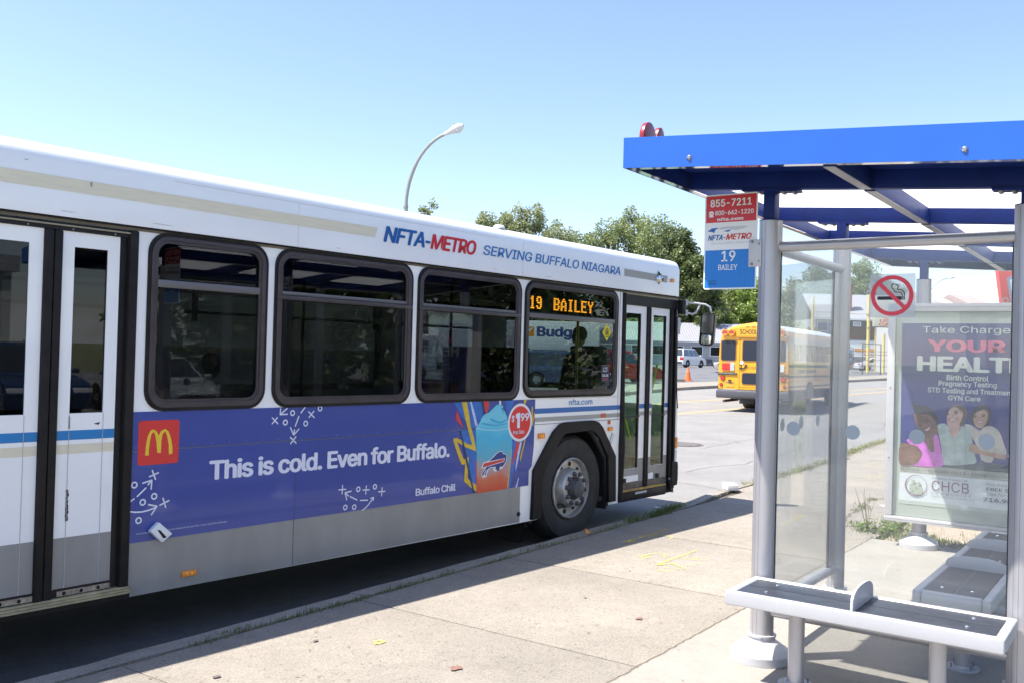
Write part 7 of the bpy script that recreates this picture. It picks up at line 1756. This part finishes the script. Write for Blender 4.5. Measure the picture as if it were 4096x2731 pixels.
# ================================================================== STREET LAMPS
lampm = mat('lamp_grey', (.38, .38, .37), .5, .4, var=.05); lamph = mat('lamp_head_white', (.68, .70, .70), .45)
def street_lamp(x, y, ht, reach, dx, dy, label):
    z0 = hz(x, y) + .15; e = empty('street_lamp', (x, y, z0), math.atan2(dy, dx), label, 'street lamp', 'street lamps')
    k = ht
    pts = [(0, 0, 0), (0, 0, k * .74)]
    p2 = [(0, 0, k * .74)]
    for i in range(1, 13):
        t = i / 12; a = t * math.pi / 2 * .88; p2.append((reach * (1 - math.cos(a)) / (1 - math.cos(math.pi / 2 * .88)), 0, k * .74 + (k * .26) * math.sin(a) / math.sin(math.pi / 2 * .88)))
    MB().tube(pts, [.12, .075], 12).build('pole', lampm, e, smooth=True); MB().tube(p2, [.062] * 6 + [.05] * 7, 10).build('arm', lampm, e, smooth=True)
    MB().cyl((0, 0, k * .735), (0, 0, k * .745), .085).build('collar', lampm, e); MB().lathe([(.2, 0), (.2, .05), (.13, .4)], n=16).build('base', lampm, e, smooth=True)
    hx, hz2 = reach, k
    d = Vector(p2[-1]) - Vector(p2[-2]); d.normalize(); c = Vector(p2[-1])
    hd = MB(); hd.tube([c - d * .05, c + d * .18, c + d * .38, c + d * .58, c + d * .70], [.055, .085, .14, .125, .04], 14); hd.v = [(a, b, z if z > 0 else z) for a, b, z in hd.v]
    h_ = hd.build('lamp_head', lamph, e, smooth=True)
    MB().ball(tuple(c + d * .46 + Vector((0, 0, -.06))), .17, .12, .10, 16, 8).build('lens', mat('lamp_lens', (.62, .66, .66), .2, coat=1), h_, smooth=True)
    MB().cyl(tuple(c + d * .3 + Vector((0, 0, .1))), tuple(c + d * .3 + Vector((0, 0, .2))), .035).build('photocell', lampm, h_)
    return e
street_lamp(22.9, 20.65, 8.68, 1.50, .10, -1, 'tall grey street lamp with curved arm rising behind the bus roof')
street_lamp(98.6, 19.8, 9.35, 2.0, .6, -.8, 'distant white street lamp over the houses beyond the advert display')

# ================================================================== BUILDINGS
U = (-.578, .816); BANG = math.atan2(U[1], U[0])
siding = mat('white_siding', (.42, .42, .42), .6, var=.05, vs=2); metalroof = mat('white_metal_roof', (.36, .36, .39), .4, .2, var=.05, vs=.5); ribm = mat('roof_rib', (.26, .265, .29), .5, .2)
trimw = mat('white_trim', (.72, .74, .78), .5); darkwin = mat('dark_window', (.02, .022, .025), .08, coat=1)
bld = empty('building', (109.5, 39.2, 1.0), BANG, 'long low white sided building with pale ribbed metal roof behind the bus mirror', 'building')
LB = 30.0
MB().box(0, LB, -10, -.03, 0, 2.9).build('wall', siding, bld)
nb = 15
bm0 = MB().box(0, LB, -.028, .0, 0, .155).mesh('board')
for k in range(nb):
    if k * .165 + .155 > 2.5: break
    o = link('siding_board', bm0, siding, bld); o.location = (0, .0, .03 + k * .165); o.rotation_euler = (R(-4), 0, 0)
MB().box(-.3, LB + .3, -.02, .25, 2.52, 2.86).build('fascia_board', mat('soffit_grey', (.36, .37, .40), .6), bld); MB().box(-.4, LB + .4, .2, .42, 2.84, 2.96).build('gutter', trimw, bld)
mb = MB(); mb.prism([(.45, 2.93), (-5.2, 5.35), (-10.6, 2.93), (-10.6, 2.83), (-5.2, 5.25), (.45, 2.83)], lambda a, b: (-.4, a, b), lambda a, b: (LB + .4, a, b)); rf = mb.build('roof', metalroof, bld)
ribs = MB()
sl = math.atan2(2.42, 5.65)
for k in range(int(LB / .30)):
    x = -.3 + k * .30; ribs.bar((x, .44, 2.96), (x, -5.18, 5.375), .05, .05)
ribs.build('roof_rib', ribm, rf, kind='stuff')
for x in (6.17, 8.45, 10.78, 13.2, 15.6, 18.0, 20.4, 23.0, 3.9, 1.6):
    w = MB().box(x - .1, x + 1.40, .01, .07, 1.26, 2.46).build('window', trimw, bld, bevel=.01); MB().box(x + .02, x + 1.28, .05, .085, 1.36, 2.36).build('pane', darkwin, w)
bn = empty('park_bench', (104.6, 45.6, 1.0), BANG, 'black slatted bench against the wall of the white building', 'bench')
for k in range(3): MB().box(-.75, .75, .35 - k * .14, .46 - k * .14, .42, .45).build('seat_slat', blackpl, bn)
for k in range(4): MB().box(-.75, .75, -.02, .01, .5 + k * .11, .58 + k * .11).build('back_slat', blackpl, bn)
for s in (-.72, .72): MB().box(s - .03, s + .03, 0, .48, .0, .42).build('leg', blackpl, bn); MB().box(s - .03, s + .03, -.03, .02, .42, .93).build('upright', blackpl, bn)

shingle = mat('grey_shingle', (.26, .26, .28), .85, var=.12, vs=4); brownwd = mat('brown_clapboard', (.075, .03, .024), .8, var=.2, vs=4); brick = mat('brick_red', (.30, .11, .075), .85, var=.25, vs=14)
hs = empty('building', (125.5, 26.7, .9), BANG, 'deli building with grey shingle roof, brown clapboard front and white banner', 'building')
LH = 12.75
MB().box(0, LH - .4, -9, -.03, 0, 6.5).build('wall', mat('grey_wall', (.30, .33, .38), .7), hs)
mb = MB(); mb.prism([(.35, 6.45), (-4.8, 9.95), (-9.9, 6.45), (-9.9, 6.3), (-4.8, 9.8), (.35, 6.3)], lambda a, b: (-.3, a, b), lambda a, b: (LH, a, b)); rr_ = mb.build('roof', shingle, hs)
MB().box(-.3, LH, .34, .42, 6.38, 6.55).build('gutter', trimw, rr_)
MB().box(0, 8.3, -.028, .02, 5.45, 6.35).build('sign_band', blackpl, hs)
bmc = MB().box(0, 8.3, -.028, .0, 0, .19).mesh('board')
for k in range(8): o = link('clapboard', bmc, brownwd, hs); o.location = (0, .02, 3.98 + k * .183); o.rotation_euler = (R(-5), 0, 0)
for x in (9.0, 11.0): w = MB().box(x - .1, x + 1.3, -.02, .05, 4.9, 6.2).build('window', trimw, hs); MB().box(x, x + 1.2, .0, .07, 5.0, 6.1).build('pane', mat('sky_pane', (.10, .14, .20), .1, coat=1), w)
sidg = mat('grey_siding', (.30, .31, .33), .6, var=.05, vs=2)
bmw = MB().box(0, 12.2, -.028, .0, 0, .24).mesh('board')
for k in range(15): o = link('siding_board', bmw, sidg, hs); o.location = (0, .01, .1 + k * .255); o.rotation_euler = (R(-4), 0, 0)
SG = lambda u, v, w: (u, .10 + w, v)      # facade prints; local x runs to the viewer's left
bnr = MB().box(3.9, 8.3, .03, .099, 1.85, 3.85).build('banner', mat('banner_white', (.78, .80, .76), .6), hs)
decal('ribbon', mat('ribbon_red', (.72, .13, .05), .6), [(7.5, 2.45), (7.5, 2.85), (3.95, 2.85), (4.25, 2.65), (3.95, 2.45)], bnr, SG, .01)
text('lettering', 'PARKING INSIDE', mat('ribbon_yellow', (.80, .60, .03), .6), bnr, SG, (7.35, 4.45, 2.52, 2.78), .03, .04)
text('lettering', 'Deli', mat('deli_green', (.10, .35, .25), .6), bnr, SG, (6.6, 5.6, 2.95, 3.38), .02, .03); text('lettering', 'RESTAURANT', mat('ribbon_red', (.72, .13, .05), .6), bnr, SG, (6.3, 4.05, 1.98, 2.28), .02, .02)
mbr = MB(); mbr.v = []
pts = [(6.45 + .55 * math.cos(R(a)), 3.1 + .5 * math.sin(R(a))) for a in range(60, 200, 14)]; stroke(mbr, [(p[0], p[1]) for p in pts], .12, SG, .02); mbr.build('rainbow_arc', mat('arc_tan', (.6, .42, .2), .6), bnr)
ino = MB().box(6.75, 7.75, .03, .12, 5.62, 6.2).build('number_board', trimw, hs)
for k in range(5): MB().box(6.9 + k * .16, 6.97 + k * .16, .12, .13, 5.72, 6.1).build('bar', darkwin, ino)
ch = MB().box(7.45, 8.05, -1.9, -1.3, 7.3, 10.9).build('chimney', brick, hs); MB().box(7.38, 8.12, -1.97, -1.23, 10.8, 11.0).build('chimney_cap', brick, ch)

def house(x, y, w, d, wallh, roofh, rc, wc, ang, label):
    e = empty('house', (x, y, hz(x, y)), ang, label, 'house', 'houses beyond the advert display')
    MB().box(-w / 2, w / 2, -d / 2, d / 2, 0, wallh).build('wall', wc, e)
    mb = MB(); mb.prism([(-w / 2 - .3, wallh), (0, wallh + roofh), (w / 2 + .3, wallh)], lambda a, b: (a, -d / 2 - .3, b), lambda a, b: (a, d / 2 + .3, b)); mb.build('roof', rc, e)
    for sx in (-1, 1):
        for zz_ in (1.2, 3.8): wd = MB().box(sx * w * .25 - .5, sx * w * .25 + .5, -d / 2 - .05, -d / 2, zz_, zz_ + 1.4).build('window', trimw, e); MB().box(sx * w * .25 - .42, sx * w * .25 + .42, -d / 2 - .07, -d / 2 - .05, zz_ + .08, zz_ + 1.32).build('pane', darkwin, wd)
    return e
house(101.2, 20.8, 9, 3.2, 5.9, 2.35, mat('taupe_shingle', (.36, .33, .32), .85), siding, BANG - R(62), 'house with taupe gabled roof peeking over the advert display beside the lamp')
house(104.5, 17.8, 9, 3.0, 5.9, 2.25, mat('pink_shingle', (.40, .30, .28), .85), siding, BANG - R(62), 'house with pinkish brown gabled roof right of the taupe one')
house(110, 15.3, 8, 3.4, 5.4, 1.9, mat('taupe_shingle', (.36, .33, .32), .85), siding, BANG - R(70), 'third house further right with only its low ridge showing')

# ================================================================== SIGNS, POLES, FENCE, CONE
ypm = mat('yellow_pole_paint', (.62, .48, .16), .6, var=.15, vs=4)
def pole(x, y, top, r, label, clamps=()):
    z0 = hz(x, y) + .1; o = MB().cyl((0, 0, -.1), (0, 0, top - z0), r, n=12).build('yellow_pole', ypm, None, smooth=True); o.location = (x, y, z0); tag(o, label, 'pole', 'yellow sign poles')
    for z in clamps: MB().lathe([(r + .05, -.06), (r + .05, .06)], (0, 0, z - z0), n=12).build('clamp', mat('rusty_clamp', (.3, .2, .1), .7), o)
    return o
pole(79.3, 20.4, 7.5, .13, 'tall yellow pole at the left edge of the used cars sign', (5.85, 4.75)); pole(83.6, 20.2, 4.4, .11, 'short yellow pole right of the sign, by the advert frame'); pole(81.0, 25.5, 7.5, .13, 'tall yellow pole seen through the side glass over the school bus')
us = empty('used_cars_sign', (79.3, 20.3, 4.9), math.atan2(-.816, .578), 'cream used cars sign board with red lettering partly behind the advert display', 'sign')
MB().box(.25, 3.4, -.12, .12, 0, 2.15).build('board', mat('cream_board', (.70, .66, .50), .5), us, bevel=.02)
MB().box(.2, 3.45, -.13, .13, -.06, -.002).build('edge', blackpl, us)
UF = lambda u, v, w: (u, -.12 - w, v); ur = mat('sign_red2', (.66, .07, .04), .5)
text('lettering', 'USED', ur, us, UF, (.78, 2.35, .335, .60), .01, .03); text('lettering', 'CARS', ur, us, UF, (.70, 2.35, .05, .29), .01, .03); text('lettering', 'QUALITY', ur, us, UF, (1.1, 2.2, .64, .76), .01, .02)
for x in (.5, 3.2): MB().box(x - .05, x + .05, -.05, .05, -3.9, -.05).build('support', ypm, us)
fe = empty('yard_fence', (71.0, 19.6, hz(71, 19.6)), math.atan2(-.816, .578), 'dark mesh yard gate and fence in front of the deli beside the street', 'fence')
fm_ = mat('fence_steel', (.12, .12, .12), .6, .4)
for x in (-1.2, .0, 1.0, 2.35, 3.6, 6.0, 8.4): MB().cyl((x, 0, 0), (x, 0, 2.4 if x < 3 else 1.9), .04, n=8).build('post', fm_, fe)
for z in (.25, .75, 1.2, 1.6, 1.85):
    for (a, b) in ((-1.16, -.04), (.04, .96), (1.04, 2.31), (2.39, 3.56), (3.64, 8.36)): MB().cyl((a, 0, z), (b, 0, z), .016, n=6).build('rail', fm_, fe)
MB().cyl((1.0, .0, 2.38), (2.35, 0, 2.38), .03, n=6).build('rail', fm_, fe)
cl = empty('chain_link_fence', (46.5, 27.2, hz(46.5, 27.2) + .1), math.atan2(-.816, .578), 'chain link fence behind the cars seen through the front door glass', 'fence')
for x in range(-9, 6, 3): MB().cyl((x, 0, 0), (x, 0, 2.0), .04, n=8).build('post', silverw, cl)
MB().cyl((-9, 0, 2.0), (3, 0, 2.0), .025, n=6).build('top_rail', silverw, cl)
mb = MB()
for k in range(-90, 30):
    for dx in (2.0, -2.0):
        a, b = k * .1333, k * .1333 + dx
        p0, z0_, p1, z1_ = a, .05, b, 1.98
        lo, hi = -9, 3
        if max(p0, p1) < lo or min(p0, p1) > hi: continue
        t0, t1 = sorted(((lo - p0) / (p1 - p0), (hi - p0) / (p1 - p0))); t0, t1 = max(0, t0), min(1, t1)
        if t1 > t0: mb.bar((p0 + (p1 - p0) * t0, 0, z0_ + (z1_ - z0_) * t0), (p0 + (p1 - p0) * t1, 0, z0_ + (z1_ - z0_) * t1), .008, .008)
mb.build('mesh', silverw, cl, kind='stuff')
cn = empty('traffic_cone', (49.3, 22.55, hz(49.3, 22.55) + .12), 0, 'orange traffic cone on the far pavement below the bus mirror', 'traffic cone')
oc = mat('cone_orange', (.85, .16, .03), .5)
MB().lathe([(.19, .03), (.035, .80), (.02, .80)], n=20).build('cone', oc, cn, smooth=True); MB().box(-.23, .23, -.23, .23, 0, .03).build('base', oc, cn); MB().lathe([(.083, .56), (.058, .68)], (0, 0, .002), n=20).build('collar', whitep, cn, smooth=True)
wk = MB().box(-.9, .9, -.1, .1, 0, .14).build('timber_beam', mat('weathered_wood', (.4, .33, .24), .8, var=.2, vs=8), None, bevel=.01); wk.location = (47.6, 22.9, hz(47.6, 22.9) + .14); wk.rotation_euler = (0, 0, R(-48)); tag(wk, 'short weathered timber lying on the far pavement left of the cone', 'timber')
rs = empty('pole_sign', (51.0, 6.3, hz(51, 6.3)), math.atan2(-.816, .578), 'big red slanted sign with white inset beyond the advert display', 'sign')
rsm = mat('big_sign_red', (.62, .07, .06), .5, coat=.3)
mb = MB(); mb.prism([(-1.0, 6.75), (-.62, 4.2), (2.6, 4.2), (2.9, 6.75)], lambda a, b: (a, -.15, b), lambda a, b: (a, .15, b)); mb.build('panel', rsm, rs, bevel=.02)
mb = MB(); mb.prism([(-.48, 5.72), (-.20, 4.25), (1.9, 4.25), (2.0, 5.9), (.1, 6.02)], lambda a, b: (a, -.17, b), lambda a, b: (a, -.151, b)); mb.build('inset_border', mat('sign_grey', (.25, .32, .38), .5), rs)
mb = MB(); mb.prism([(-.34, 5.62), (-.08, 4.3), (1.75, 4.3), (1.85, 5.8), (.12, 5.90)], lambda a, b: (a, -.19, b), lambda a, b: (a, -.171, b)); mb.build('inset', mat('sign_pale', (.66, .68, .78), .4), rs)
MB().cyl((1.0, 0, 0), (1.0, 0, 4.2), .15, n=14).build('support', rsm, rs, smooth=True)
# overhead wires
wm = mat('wire_black', (.03, .03, .03), .6)
mb = MB()
for (z, dy) in ((8.2, 0), (7.6, .3)):
    P_w = []
    for i in range(21):
        t = i / 20; x = 40 + t * 90; y = 40 + dy - 12 * t; P_w.append((x, y, z - 1.2 * 4 * t * (1 - t) + .2))
    mb.tube(P_w, .018, 4, False)
o = mb.build('overhead_wire', wm); tag(o, 'thin overhead wires crossing in front of the trees past the bus', 'wire')
